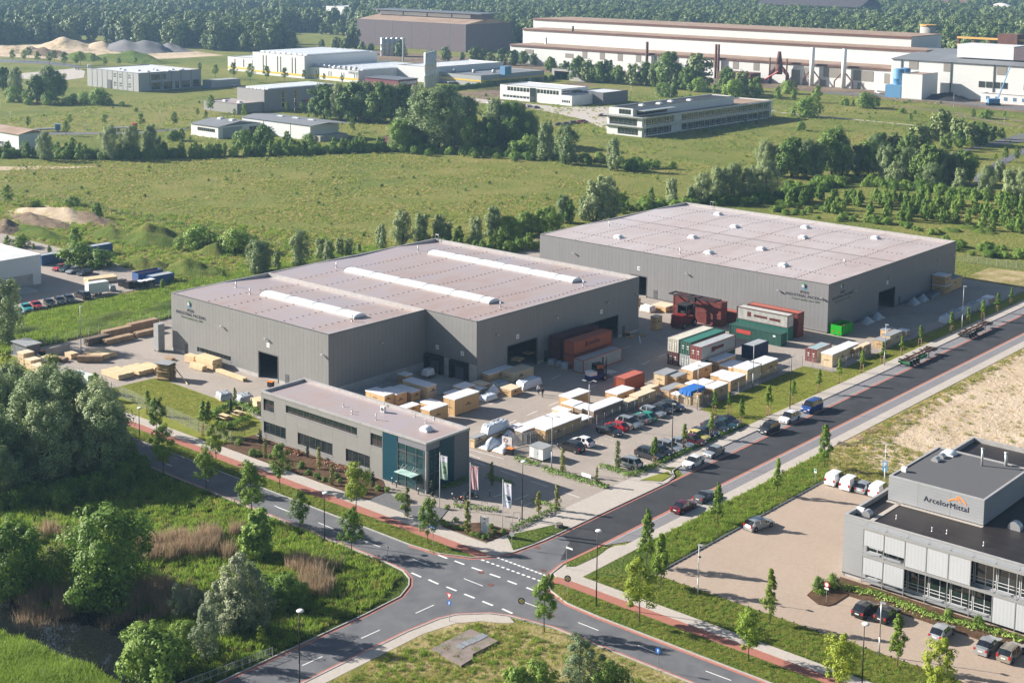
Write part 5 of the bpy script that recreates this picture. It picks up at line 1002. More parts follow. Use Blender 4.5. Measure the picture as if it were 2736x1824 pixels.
row_of(('big_bush', 'bush'), [(-125.7,86.4,5.7), (-123.9,86.7,4.9), (-127.7,92.8,3.2), (-126.3,106.9,4.5), (-128.4,105.8,3.7), (-126.9,109.2,2)], 'leafy bush on the pond bank below the poplars, {} from the left', 'bushes on the pond bank', 'bush', 'bush', z=-.3)
tree('young', (-139.8,113.8,6.5), 'loose young tree on the slope below the older road', sx=1.2); tree('young', (-139.6,113.1,6.3), 'young tree beside the dry reeds on the slope', sx=1.1)
tree('poplar', (-88.1,114.9,6.2), 'silvery willow bush at the bottom centre beside the road', None, 'bush', 'bush', sx=1.25)
row_of('bush', [(-92.1,112.6,2.6), (-93.2,110.3,2.5), (-85.7,117,3)], 'dark low bush in the ditch at the bottom centre, {} from the left', 'bushes in the bottom ditch', 'bush', 'bush')
# behind the rooflight warehouse
row_of('grey_willow', [(-268.9,220.9,8.1), (-270.4,226.4,4.5), (-268.3,231.9,9.4), (-269.4,239.9,6.1), (-266,239.5,6.1), (-270.9,247.9,4.7), (-269.3,249.5,4.7), (-269.4,253.2,2.7), (-269.3,261.2,6.7), (-268.6,268,9.6), (-266.8,273.9,8.3), (-263.5,277.1,8), (-262.8,279.9,5.6), (-254.2,281.8,8), (-254.8,289.7,9.5)],
       'grey-green willow behind the rooflight warehouse, {} from the left', 'willows behind the warehouse')
row_of(('young', 'big_bush'), [(-257.5,278.7,5.4), (-252.1,292.2,6.9), (-254.9,298.3,5.4), (-253.4,301.9,6.7), (-250.7,304.5,7.3), (-251.8,310.2,7.1), (-256.2,325,6.7), (-260,355,4.9), (-262.5,375.4,4), (-258.2,365.1,2.9), (-256.2,353.3,3.1)], 'dark green shrub in the strip between warehouses and meadow, {} from the left', 'shrubs along the meadow strip', 'shrub', 'shrub')
row_of('grey_willow', [(-258.7,325,8), (-256.6,332,7.1), (-253.1,332.8,12.1), (-252,336.4,13.1), (-252.6,341,9.5), (-253,373,8.4)], 'tall willow above the stacked crates behind the warehouses, {} from the left', 'willows above the crates')
row_of(('grey_willow', 'willow'), [(-247.2,381.5,9.8), (-245.7,388.9,11.3), (-243.4,394,11.7), (-239.5,397.9,11), (-236,401.2,12.5), (-249.8,379,5.4), (-217.4,457.5,8.6), (-206.9,461.2,8.9), (-194.6,457.1,8.7), (-186.2,459.1,10.2), (-178.1,457.8,10.4), (-172.9,456.9,11)], 'willow in the dark row behind the larger warehouse, {} from the left', 'willows behind the larger warehouse', sx=1.1)
row_of(('willow', 'grey_willow', 'broad'), [(-262.4,445.9,12.5), (-258,447.7,11.6), (-254.1,449.7,13.7), (-248.8,451.4,13.7), (-245.9,454.3,12.9), (-243.9,467.2,14.7), (-239.5,471.6,11.1), (-236.6,474.5,11.9), (-227.3,469.1,12.1), (-224.7,471.6,10.9), (-220.6,472.1,11.6), (-219.5,476.8,10.9), (-211.8,470.2,13.4), (-208.4,473.6,12.3), (-205.5,476.4,11.1), (-202.7,479.3,11.5), (-196.1,485.8,6.4), (-195.8,493,7.6), (-246.3,464.9,16), (-242.9,491.5,12.7)],
       'large willow in the long row crossing the meadow, {} from the left', 'willows in the long meadow row')
row_of(('broad', 'far'), [(-255.4,521.2,9.4), (-251.2,525.4,9.4), (-244.5,523.2,9.7), (-245.5,535.5,12.6), (-258.7,585.9,13.4), (-263.9,586,7.3), (-250.7,583.6,11.1), (-243.8,580.3,10), (-241.9,587.4,9.1), (-243,601.9,6.8), (-243.3,612.4,4.9), (-244.9,559.5,6.5), (-243.9,570.3,7.1)], 'dark broad tree beyond the willow row, {} from the left', 'broad trees near the rails')
row_of('maple', [(-214.2,544.9,5.7), (-209.8,545,6.1), (-217,542,3.1), (-239.6,560,5.1), (-237.8,566.7,5.8), (-210.7,507.8,6.7)], 'small street tree along the curved road at the upper right, {} from the left', 'street trees at the curved road')
# grove in the middle distance
row_of(('broad', 'willow'), [(-504.6,452.1,15.9), (-496.1,454.3,17.1), (-487.8,456.5,17.8), (-482.2,459,18.3), (-476.6,461.6,18), (-474.2,467.3,16.8), (-470.6,471,16.8), (-465,473.5,17.3), (-453.3,479.3,17.2), (-446,480.6,14.5), (-445.3,487.5,12)], 'big tree in the back line of the central grove, {} from the left', 'back line of the central grove')
tree('willow', (-397.8,414.8,23.6), 'huge dome-shaped willow in the centre of the grove', sx=1.7)
row_of(('willow', 'big_bush', 'broad'), [(-387.8,415.4,14.9), (-383.4,419.8,13.1), (-382.1,435.4,19.3), (-380.9,441.6,17.6), (-375.5,423.1,13), (-367.9,430.7,13.1), (-402,401.1,11.7), (-402.7,398,6.5), (-397.6,405.5,8.6), (-378.6,443.8,17.6), (-378,449.5,13.5)], 'tree in the front line of the central grove, {} from the left', 'front line of the central grove', sx=1.1)
row_of('grey_willow', [(-344.1,421.3,14.9), (-331.1,417.7,14.8), (-309.3,417.6,12)], 'upright feathery willow standing free on the meadow edge, {} from the left', 'free-standing feathery willows')
row_of('bush', [(-330.6,428.5,3), (-359.3,421.3,5.3), (-355.6,425,7.5), (-304.3,422.5,4.1), (-301.3,433.3,2.9), (-299.9,423.1,2.5), (-383.3,397.2,2.6), (-327.6,431.5,1.7), (-308.6,588.4,2.3), (-299.4,560.7,3.5), (-321,575.7,3.8)], 'green bush on the meadow edge before the glazed office, {} from the left', 'bushes on the meadow edge', 'bush', 'bush')
# left middle distance
row_of(('broad', 'willow'), [(-733.2,419.2,12.2), (-717.2,417.4,13.3), (-657.4,394.2,13.8), (-673.4,410.4,17.1), (-670.6,413.3,14.2)], 'tall tree in the cluster left of the square grey hall, {} from the left', 'tree cluster left of the grey hall')
row_of('bush', [(-670.7,388.2,6.9), (-638.4,398.4,3.7), (-646.4,393.9,6), (-653.2,386.7,3.1), (-638.9,409.7,5.5), (-629,412.4,7.7), (-645.1,407.2,4.6), (-641,415.6,3.8), (-627.8,417.5,2.6), (-590.7,407.3,1.9), (-614.6,415.8,2.5)], 'round bush in the hedge before the square grey hall, {} from the left', 'bushes before the grey hall', 'bush', 'bush')
row_of('maple', [(-564.8,334,5.4), (-533.2,332.9,6.4), (-563.1,353.4,5), (-550.8,363.1,5.3), (-532.8,369.8,6.7), (-524.3,381.5,7), (-485.5,305.6,5.9), (-550.9,414,4.3), (-540.8,411.2,4.2), (-539,426.4,4), (-528.5,424,6.9), (-560,428.8,8.7)], 'slender street tree along the far meadow lane, {} from the left', 'street trees along the far lane')
row_of('willow', [(-475.6,287.7,10.5), (-461.2,306.2,12.7), (-459.4,314.3,12.2), (-456.9,321.1,11.8)], 'grey willow on the hedge line beyond the meadow, {} from the left', 'willows on the meadow hedge line')
row_of(('young', 'bush'), [(-488.5,355,4), (-487.7,358.3,4.7), (-442.1,338.2,4.3), (-438.7,339.4,5), (-448.3,359,7.2), (-443.7,363.7,6.7), (-484.9,308.4,3.9), (-451.6,372.4,7.6), (-445.3,378.8,5.7), (-431.3,378.5,5.4)], 'bushy shrub around the small white halls, {} from the left', 'shrubs around the small white halls', 'shrub', 'shrub')
row_of('maple', [(-917.5,532.1,7.8), (-907.7,535.4,7.8), (-929,551.6,8.4), (-892.8,536.8,7.8), (-878.9,537.4,7.7), (-889.9,548,8.2), (-859.9,536.7,9.1), (-856.8,547.6,9.2), (-850.4,540.1,7.6), (-855.6,556.5,7.3), (-834,551.4,6.4), (-836,563.8,5), (-836.9,577.8,4.6)], 'small round tree on the road before the sand heaps, {} from the left', 'trees before the sand heaps', sx=1.2)
row_of('maple', [(-755.8,570.4,6.2), (-715.8,552,8.3), (-702.2,555.1,10), (-677.4,548.1,11.1), (-676.6,560.2,9.2), (-669.4,568.1,8.2), (-665.7,580.2,6.4), (-662,587.8,3.8), (-653.5,585.6,4.8), (-635,583.4,5.1), (-536.7,456.8,5.2), (-531.8,461.9,5.2), (-521.1,458.9,7.9), (-458.5,427.1,5.8)], 'pointed street tree before the white factory and dark hall, {} from the left', 'street trees before the factory')
# along the rolling mill
row_of(('far', 'broad'), [(-563.7,708.2,11), (-547.9,701.7,15), (-539.3,699.7,13.5), (-532.2,701.7,12.8), (-528.4,705.9,13.8), (-519.5,704.3,11), (-508.9,704.8,12.9), (-501.1,707.8,13.9), (-493,705.7,13.8), (-483.3,705.7,20.7), (-476.4,702.7,11.6), (-467.2,712.6,20.6), (-466.9,702.7,13.5), (-440.1,701.7,14.5), (-426.7,696.9,13.7), (-418,696.9,11), (-659.4,780.6,9.2), (-603,741.7,10.1), (-671.1,783.1,9.3), (-647.9,778,8.3)], 'tree in the belt before the long rolling mill, {} from the left', 'tree belt before the mill')
row_of(('bush', 'young'), [(-457,698.3,7.8), (-426.8,687.5,9.1), (-445,696.4,5.2), (-453.4,659,7.2), (-449.9,662.7,6.6), (-402.8,694.9,7.2), (-415.6,728.1,6.8), (-378.4,694.5,9.2), (-393.5,695.8,5.9), (-360.5,692.4,3.6), (-357.3,695.7,3.3), (-345.3,688.1,7.7), (-344.2,697.3,5.1), (-346.9,626.6,9.2), (-288,687.9,4.2), (-280.2,685.5,4.2), (-275.8,697.1,3.4), (-321.3,678.7,2.6), (-315.6,680.9,1.7), (-302.7,648.4,3.8)], 'single bush on the grass between mill and meadow, {} from the left', 'bushes between mill and meadow', 'bush', 'bush')
row_of('far', [(-718.3,761.6,10.2), (-689.7,761.8,11.7), (-685.5,766.7,10.5), (-675.3,762.4,8.4), (-666.5,764.6,11.1), (-657.9,766.7,10.7), (-808.4,763.8,9.1), (-803.9,769.1,8.2), (-771.6,769.7,11.9), (-881.7,756.8,9.9), (-866.8,774.6,8.1), (-710.2,771,6.2), (-854.4,779,10.8)], 'tree at the foot of the rusty brown hall, {} from the left', 'trees around the brown hall')
# scrub on the left meadow
row_of(('young', 'bush'), [(-332.9,209.6,4.4), (-309.4,195.6,5.5), (-360.9,234.9,4.5), (-383.9,241.3,2.8), (-390.2,232.5,1.9), (-304.8,228.3,5.6), (-293.8,232.9,5.8), (-296.6,241.2,2.7), (-342.5,195.3,3), (-339.8,197.9,3), (-334.9,198.5,1.6), (-328.2,199,1.8), (-303.7,198.3,4), (-272.9,194.4,2.4), (-272,211.2,1.9)], 'shrub on the rough ground left of the warehouse, {} from the left', 'shrubs on the rough ground', 'shrub', 'shrub', sx=1.2)
tree('grey_willow', (-268.1,218.3,8.8), 'pale willow at the back left corner of the rooflight warehouse'); tree('grey_willow', (-256.5,145.5,13.4), 'pale feathery tree at the left picture edge by the ditch'); tree('maple', (-397.9,227.7,6.4), 'small tree on the turning circle at the left edge')
rg = np.random.default_rng(5); TH = []
def inside(p, poly):
    c = False; n = len(poly)
    for i in range(n):
        (ax, ay), (bx_, by) = poly[i], poly[(i+1) % n]
        if (ay > p[1]) != (by > p[1]) and p[0] < (bx_-ax)*(p[1]-ay)/(by-ay)+ax: c = not c
    return c
def scatter_in(poly, n, rg):
    xs = [p[0] for p in poly]; ys = [p[1] for p in poly]; out = []
    while len(out) < n:
        p = (rg.uniform(min(xs), max(xs)), rg.uniform(min(ys), max(ys)))
        if inside(p, poly): out.append(p)
    return out
POLY_TH = [(-227,391.2), (-197.7,394.1), (-175.5,400.3), (-149.3,401.9), (-166,454.9), (-189.7,440.5), (-212.3,430.5), (-228.3,414.8)]
for p in scatter_in(POLY_TH, 150, rg): tree('young', (p[0], p[1], rg.uniform(2.6, 5.2)), 'young birch-green sapling in the dense thicket behind the larger warehouse', 'saplings in the thicket', 'sapling', 'tree')
POLY_T2 = [(-234.5,396.9), (-221.4,381.6), (-192.5,383.9), (-168.1,383.8), (-155.2,362.1), (-137.9,367), (-142.3,378.5), (-163,379.8), (-196.1,398.2), (-223.5,398.9)]
for p in scatter_in(POLY_T2, 80, rg): tree('bush', (p[0], p[1], rg.uniform(.8, 1.8)), 'low bramble bush between thicket and larger warehouse', 'bramble bushes', 'bush', 'bush', 1.3)
# ---------------- uncountable greenery, instanced
def scatter(name, pts, meshes, smin, smax, seed, label, cat, flat=1.0):
    rg = np.random.default_rng(seed); pts = np.asarray(pts, float)
    if pts.shape[1] == 2: pts = np.c_[pts, np.zeros(len(pts))]
    me = bpy.data.meshes.new(name); me.from_pydata(pts.tolist(), [], []); n = len(pts)
    for nm, val in (('scl', rg.uniform(smin, smax, n)), ('rotz', rg.uniform(0, 6.283, n))):
        a = me.attributes.new(nm, 'FLOAT', 'POINT'); a.data.foreach_set('value', val.astype(np.float32))
    a = me.attributes.new('pick', 'INT', 'POINT'); a.data.foreach_set('value', rg.integers(0, len(meshes), n).astype(np.int32))
    o = bpy.data.objects.new(name, me); LINK(o); tag(o, label, cat, None, 'stuff')
    ng = bpy.data.node_groups.new(name, 'GeometryNodeTree'); ng.interface.new_socket('Geometry', in_out='INPUT', socket_type='NodeSocketGeometry'); ng.interface.new_socket('Geometry', in_out='OUTPUT', socket_type='NodeSocketGeometry')
    N_ = ng.nodes; L_ = ng.links; gi = N_.new('NodeGroupInput'); go = N_.new('NodeGroupOutput'); io = N_.new('GeometryNodeInstanceOnPoints'); gg = N_.new('GeometryNodeGeometryToInstance')
    for m in reversed(meshes):
        so = bpy.data.objects.new(name+'_source', m); oi = N_.new('GeometryNodeObjectInfo'); oi.inputs['Object'].default_value = so; L_.new(oi.outputs['Geometry'], gg.inputs[0])
    def attr(nm, t):
        q = N_.new('GeometryNodeInputNamedAttribute'); q.data_type = t; q.inputs['Name'].default_value = nm; return [s_ for s_ in q.outputs if s_.enabled][0]
    L_.new(gi.outputs[0], io.inputs['Points']); L_.new(gg.outputs[0], io.inputs['Instance']); io.inputs['Pick Instance'].default_value = True; L_.new(attr('pick', 'INT'), io.inputs['Instance Index'])
    cx = N_.new('ShaderNodeCombineXYZ'); L_.new(attr('rotz', 'FLOAT'), cx.inputs[2]); L_.new(cx.outputs[0], io.inputs['Rotation'])
    c2 = N_.new('ShaderNodeCombineXYZ'); s_ = attr('scl', 'FLOAT'); L_.new(s_, c2.inputs[0]); L_.new(s_, c2.inputs[1])
    mm = N_.new('ShaderNodeMath'); mm.operation = 'MULTIPLY'; mm.inputs[1].default_value = flat; L_.new(s_, mm.inputs[0]); L_.new(mm.outputs[0], c2.inputs[2]); L_.new(c2.outputs[0], io.inputs['Scale'])
    L_.new(io.outputs[0], go.inputs[0]); o.modifiers.new('scatter', 'NODES').node_group = ng
    return o
def blades(name, n, h, spread, m, seed, w=.03, bend=.3):
    rg = np.random.default_rng(seed); mb = MB()
    for i in range(n):
        a = rg.random()*6.28; r = spread*math.sqrt(rg.random()); x, y = r*math.cos(a), r*math.sin(a); t = rg.random()*6.28; hh = h*(.6+.6*rg.random()); dx, dy = math.cos(t)*w, math.sin(t)*w; ex, ey = rg.normal()*bend*hh, rg.normal()*bend*hh
        mb.add([(x-dx,y-dy,-.05),(x+dx,y+dy,-.05),(x+dx*.6+ex*.4,y+dy*.6+ey*.4,hh*.6),(x-dx*.6+ex*.4,y-dy*.6+ey*.4,hh*.6),(x+ex,y+ey,hh)], [(0,1,2,3),(3,2,4)])
    return mb.mesh(name, m)
L_gr = leaf_mat('grass_blade', (0.235,0.276,0.055), (0.386,0.380,0.103), .45); L_gr2 = leaf_mat('lush_grass_blade', (0.166,0.276,0.034), (0.290,0.393,0.062), .45); L_dry = leaf_mat('dry_blade', (0.442,0.359,0.166), (0.580,0.469,0.248), .35); L_reed = leaf_mat('reed_blade', (0.179,0.138,0.083), (0.497,0.373,0.248), .3); L_dkg = leaf_mat('weed_leaf', (0.117,0.200,0.028), (0.221,0.297,0.048), .35)
TUFT = [blades('grass_tuft', 26, .42, .38, L_gr, s, .035) for s in (1, 2)]+[blades('grass_tuft', 26, .42, .38, L_gr2, 3, .035)]
LUSH = [blades('lush_tuft', 30, .6, .45, L_gr2, s, .045) for s in (4, 5)]; DRY = [blades('dry_tuft', 24, .35, .35, L_dry, 6, .03), TUFT[0]]
REED = [blades('reed_tuft', 13, 2.0, .7, L_reed, s, .03, .16) for s in (7, 8)]
rgw = np.random.default_rng(9); weed, _ = crown(oval(.7, .5), .0, .55, 10, .3, 130, .14, L_dkg, 3, name='weed'); bushm = LIB['bush'][0][0]; bushm2 = LIB['bush'][1][0]
def cloud(poly, n, seed, hfun=None):
    p = np.array(scatter_in(poly, n, np.random.default_rng(seed))); z = hfun(p[:, 0], p[:, 1]) if hfun else np.zeros(len(p)); return np.c_[p, z]
def patchy(p): k = vnoise(p[:, 0]+3000, p[:, 1]+3000, 17, 41)+.6*vnoise(p[:, 0]+3000, p[:, 1]+3000, 6, 42); return p[k+.35*np.random.default_rng(4).random(len(p)) > .9]
NEAR = [(-235,60),(-119,60),(-119.2,116),(-122,121.5),(-128,123.2),(-235,123.3)]
pp = cloud(NEAR, 26000, 1, wet_h); pp = pp[pond_d(pp[:, 0], pp[:, 1]) > .2]
scatter('bank_grass', pp, TUFT+LUSH, .6, 1.35, 2, 'rough green grass and weeds on the pond banks', 'grass')
SHORE = [(-149.1,78.3), (-146,80.7), (-140.2,81.6), (-132.9,82.6), (-126.1,83.2), (-122.5,80.7), (-134.2,70.2)]
scatter('shore_grass', cloud(SHORE, 9000, 3, wet_h), LUSH+TUFT[2:], .8, 1.5, 3, 'lush tall grass on the near shore of the pond', 'grass')
RD = [[(-156.3,86.9), (-149.9,92.2), (-145.4,89.7), (-147.2,85.7), (-154.3,85.8)], [(-148.2,91.2), (-141.7,101.3), (-135.9,97.1), (-141.1,90.9), (-144.6,89.2)], [(-155.4,106), (-149.3,114.5), (-145.1,110.4), (-150.6,103.5)], [(-134.7,115.6), (-129.6,118.4), (-125.1,113.8), (-128.2,110.9)], [(-167.8,98.6), (-163.2,101.3), (-158.7,98.1), (-161.8,95.3)]]
def blob(q, n_, sd):
    rg = np.random.default_rng(sd); c = np.mean(q, 0); p = np.array(scatter_in([(c[0]+(x-c[0])*1.5, c[1]+(y-c[1])*1.5) for x, y in q], n_*3, rg)); k = vnoise(p[:, 0]+sd*9, p[:, 1], 2.6, sd)+vnoise(p[:, 0], p[:, 1]+sd*5, 1.1, sd+1)*.5
    e = np.array([inside(t_, q) for t_ in p])*.35; p = p[k+e > 1.0]; return np.c_[p, wet_h(p[:, 0], p[:, 1])]
pp = np.concatenate([blob(q, n_, 20+i) for i, (q, n_) in enumerate(zip(RD, (700, 1000, 700, 350, 200)))])
scatter('reeds', pp, REED+REED+LUSH[:1], .6, 1.2, 4, 'brown dry reeds standing around the pond', 'reeds')
BANKP = [(-105.2,137.6),(-60,137.6),(-60,144),(-98.9,144),(-98.9,189),(-105.2,199)]
scatter('bank_weeds', cloud([(-105.2,150),(-99.4,147),(-99.4,190),(-105.2,200)], 3000, 5), TUFT+LUSH[:1], .45, .95, 5, 'rough grass on the bank beside the new road', 'grass')
scatter('verge_grass', np.concatenate([cloud([(-105,137.6),(-50,137.6),(-50,144),(-99,144)], 5200, 6), cloud([(-104,130.6),(-50,130.4),(-50,133.7),(-104,133.7)], 3000, 7), cloud([(-230,130.2),(-124,130.2),(-124,132.7),(-230,132.7)], 5200, 8)]), TUFT, .35, .7, 6, 'short grass on the road verges', 'grass')
scatter('lawn_grass', np.concatenate([cloud([(-216,141.6),(-179,139.6),(-179,147),(-193.5,151),(-216,152)], 5000, 60), cloud([(-131.4,204.8),(-121.2,203),(-121.2,271),(-125,271),(-125,240.6),(-131.4,240.2)], 5000, 61)]), [blades('lawn_tuft', 22, .14, .3, L_gr, 31, .03)], .8, 1.3, 33, 'mown grass of the lawns', 'grass')
scatter('corner_grass', np.concatenate([cloud([(-109,85),(-96,85),(-96,121),(-103,121.4),(-106.6,119),(-109,113)], 2600, 9), cloud([(-96,85),(-60,85),(-60,123),(-96,123.4)], 2600, 10)]), DRY+[TUFT[1], LUSH[0]], .35, .85, 7, 'patchy dry grass and weeds on the near road corner', 'grass')
scatter('sand_weeds', np.concatenate([cloud([(-104.8,190),(-80,190),(-84,206),(-100,212),(-104.8,300)], 1500, 62), cloud([(-104.8,200),(-40,190),(-40,330),(-104.8,330)], 900, 63)]), DRY+TUFT[:1], .5, 1.1, 34, 'sparse weeds on the sand lot', 'weeds')
DITCH = [(-273.5,120),(-250.4,120),(-250.4,235),(-262,262),(-273.5,262)]
scatter('ditch_grass', cloud(DITCH, 13000, 11), LUSH+TUFT, .8, 1.6, 8, 'lush green grass along the ditch beside the yard', 'grass')
ROUGH = [(-277,200),(-250,262),(-300,262),(-430,236),(-430,205),(-345,206)]
scatter('rough_weeds', cloud(ROUGH, 7000, 12), TUFT+[DRY[0], LUSH[0]], .7, 1.6, 9, 'weeds and tall grass on the rough ground', 'weeds')
MEAD = [(-250,262),(-420,232),(-480,280),(-440,330),(-400,385),(-350,410),(-235,372),(-235,345)]
scatter('meadow_tufts', patchy(cloud(MEAD, 26000, 13)), TUFT+[DRY[0]], .5, 1.15, 10, 'grass tufts all over the wide meadow', 'grass')
scatter('meadow_shrubs', cloud(MEAD, 130, 14), [bushm, bushm2], .14, .36, 11, 'small green shrublets dotted over the wide meadow', 'shrubs')
FARM = [(-600,330),(-480,290),(-350,415),(-235,400),(-235,700),(-370,760),(-560,560),(-640,450)]
scatter('far_meadow_tufts', patchy(cloud(FARM, 11000, 15)), TUFT, .9, 2.0, 12, 'grass tufts on the far meadows', 'grass')
scatter('far_meadow_shrubs', cloud(FARM, 110, 16), [bushm, bushm2], .18, .5, 13, 'small shrubs scattered on the far meadows', 'shrubs')
def along(pts, step, w, seed):
    rg = np.random.default_rng(seed); out = []
    for a, b_ in zip(pts, pts[1:]):
        L = math.dist(a, b_)
        for i in range(int(L/step)+1): t = rg.random(); out.append((a[0]+(b_[0]-a[0])*t+rg.normal()*w, a[1]+(b_[1]-a[1])*t+rg.normal()*w, -.1))
    return out
HG = along([(-502.2,275.6), (-496.4,281.5), (-461.9,307.6), (-429.6,352.9), (-414.3,381.7), (-404.3,396.5)], .75, 1.6, 17)
scatter('meadow_hedge', HG, [bushm, bushm2, LIB['young'][0][0]], .8, 1.35, 14, 'long dark hedge along the far side of the meadow', 'hedge')
scatter('grove_undergrowth', along([(-405.4,397.6), (-388.4,405.6), (-357.1,419.1), (-347.9,423.9), (-330,429.1), (-301.6,433)], .9, 3.5, 18), [bushm, bushm2], .5, 1.2, 15, 'undergrowth at the foot of the central grove', 'undergrowth')
scatter('rail_hedge', along([(-561.4,595.4), (-566.5,664.1), (-568.2,691.2), (-564.2,726.1)], .8, 1.0, 19), [bushm], .7, 1.1, 16, 'clipped hedge before the timber yard', 'hedge')
scatter('willow_undergrowth', along([(-256.3,350.5), (-248,375), (-233.3,398), (-236.3,452.7), (-204.8,456.7), (-170.3,450.7)], .9, 2.5, 21), [bushm, bushm2], .5, 1.3, 17, 'undergrowth below the willow row', 'undergrowth')
scatter('warehouse_scrub', along([(-250,232),(-252,262),(-236,300),(-232,345)], .8, 2.2, 22), [bushm, LIB['young'][1][0]], .5, 1.2, 18, 'scrub along the fence behind the rooflight warehouse', 'scrub')
scatter('clump_undergrowth', along([(-182,100),(-176,112),(-178,122),(-200,123),(-230,122)], .5, 1.2, 23), [bushm, bushm2], .4, 1.0, 19, 'undergrowth below the dense willow clump', 'undergrowth')
# far forest
rgf = np.random.default_rng(31); FR = []
EXC = [[(-1101.2,578.9), (-1090.2,621.7), (-1055,705.3), (-979.6,697.2), (-914.4,703.4), (-876.1,720.9), (-874.1,759.6), (-853.3,801.2), (-771.5,898.9), (-807.7,946.7), (-697,900), (-80,900), (300,900), (300,-500), (-1500,300)], [(-1344.1,938.1), (-1354.9,1115.4), (-1335.3,1143.1), (-1238.7,1060.3), (-1181.5,972.6), (-1198.6,894.3)], [(-1325,1090),(-1230,1090),(-1230,1200),(-1325,1200)], [(-970,1560),(-810,1560),(-810,1670),(-970,1670)],
       [(-956.7,527.8),(-961.5,548),(-902.2,565.9),(-864.1,610),(-861.2,683.2),(-994.7,708),(-1071.7,672.7),(-1078.5,595.4)], [(-905,800),(-760,800),(-760,905),(-905,905)], [(-946.9,1948.2), (-856.5,1882.7), (-855.9,2012.9), (-995.3,2271.9), (-1077,2235.5)], [(-770.3,1830.3), (-714.5,1853.9), (-813.6,2109.3), (-841.9,1999.7)], [(-1037.8,845.3), (-978.9,919.2), (-873.7,820.4), (-892.5,775.7), (-1011.1,823.6)]]
d_ = 780+2000*rgf.random(60000)**.75; a_ = R(130.6)+rgf.uniform(-.39, .39, 60000); fx, fy = d_*np.cos(a_), d_*np.sin(a_)
for p in np.c_[fx, fy][vnoise(fx, fy, 55, 8)+.6*vnoise(fx, fy, 21, 9) > .62]:
    if len(FR) < 26000 and not any(inside(p, q) for q in EXC): FR.append(tuple(p))
scatter('forest', FR, [m[0] for m in LIB['far']], .45, 1.4, 32, 'hazy green forest filling the far distance', 'forest')

# ------------------------------------------------------------------ cars and machines (local x = forward)
def paint(name, c, metal=.0, rough=.28):
    m, n, l, p = NT(name); p.inputs['Base Color'].default_value = (*c, 1); p.inputs['Roughness'].default_value = rough; p.inputs['Metallic'].default_value = metal; p.inputs['Coat Weight'].default_value = .6; p.inputs['Coat Roughness'].default_value = .06; return m
M_cglass = glass_mat('car_glass', (.012,.014,.017), .4); M_tyre = mat('tyre', (.016,.016,.017), .85); M_rim = mat('alloy_rim', (.45,.46,.47), .35, metal=.7); M_trim = mat('black_trim', (.02,.02,.022), .6)
M_head = mat('headlight', (.75,.77,.80), .15, spec=.8); M_tail = mat('tail_light', (.42,.012,.012), .2, spec=.7); M_plate = mat('number_plate', (.75,.75,.72), .5)
PT = {k: paint('paint_'+k, c, m) for k, c, m in (('white', (.72,.73,.74), 0), ('black', (.010,.010,.012), 0), ('silver', (.42,.44,.46), .5), ('grey', (.11,.12,.13), .3), ('darkgrey', (.035,.038,.044), .2), ('blue', (.012,.05,.22), .1), ('navy', (.012,.022,.05), .2), ('red', (.42,.008,.014), 0), ('darkred', (.085,.008,.014), .1), ('green', (.0,.26,.16), .1), ('teal', (.012,.06,.065), .2), ('turquoise', (.02,.34,.34), .1), ('yellow', (.62,.50,.14), 0), ('beige', (.34,.31,.26), .4), ('lightblue', (.05,.25,.50), .1))}
# L W H hood cowl roof0 roof1 tail tailz belt
CARS = {'hatchback': (4.05,1.74,1.46,.86,.26,.44,.80,.965,.92,.90), 'saloon': (4.55,1.76,1.42,.84,.28,.45,.70,.86,.98,.88), 'estate': (4.65,1.78,1.48,.84,.27,.43,.86,.975,.92,.89), 'minivan': (4.5,1.82,1.66,.98,.19,.40,.86,.975,1.0,.98), 'suv': (4.5,1.86,1.68,1.0,.26,.42,.86,.97,1.02,1.0), 'van': (4.85,1.88,1.94,1.12,.12,.30,.93,.985,1.1,1.15), 'panel_van': (4.3,1.82,1.85,1.06,.20,.38,.95,.985,1.08,1.12), 'roadster': (4.35,1.80,1.28,.80,.32,.50,.60,.76,.93,.84)}
def wheel_meshes():
    ty = MB(); ri = MB(); prof = [(.20,-.10),(.30,-.11),(.325,-.06),(.325,.06),(.30,.11),(.20,.10)]; n = 14
    for r, y in prof:
        for i in range(n): t = 2*math.pi*i/n; ty.v.append((r*math.cos(t), y, r*math.sin(t)))
    for k in range(len(prof)-1): ty.f += [(k*n+i, k*n+(i+1)%n, (k+1)*n+(i+1)%n, (k+1)*n+i) for i in range(n)]
    ri.tube((0,-.115,0), (0,.115,0), .13, n=10); ri.tube((0,-.085,0), (0,.085,0), .225, n=14)
    return ty.mesh('tyre', M_tyre, True), ri.mesh('rim', M_rim)
WT, WR = wheel_meshes()
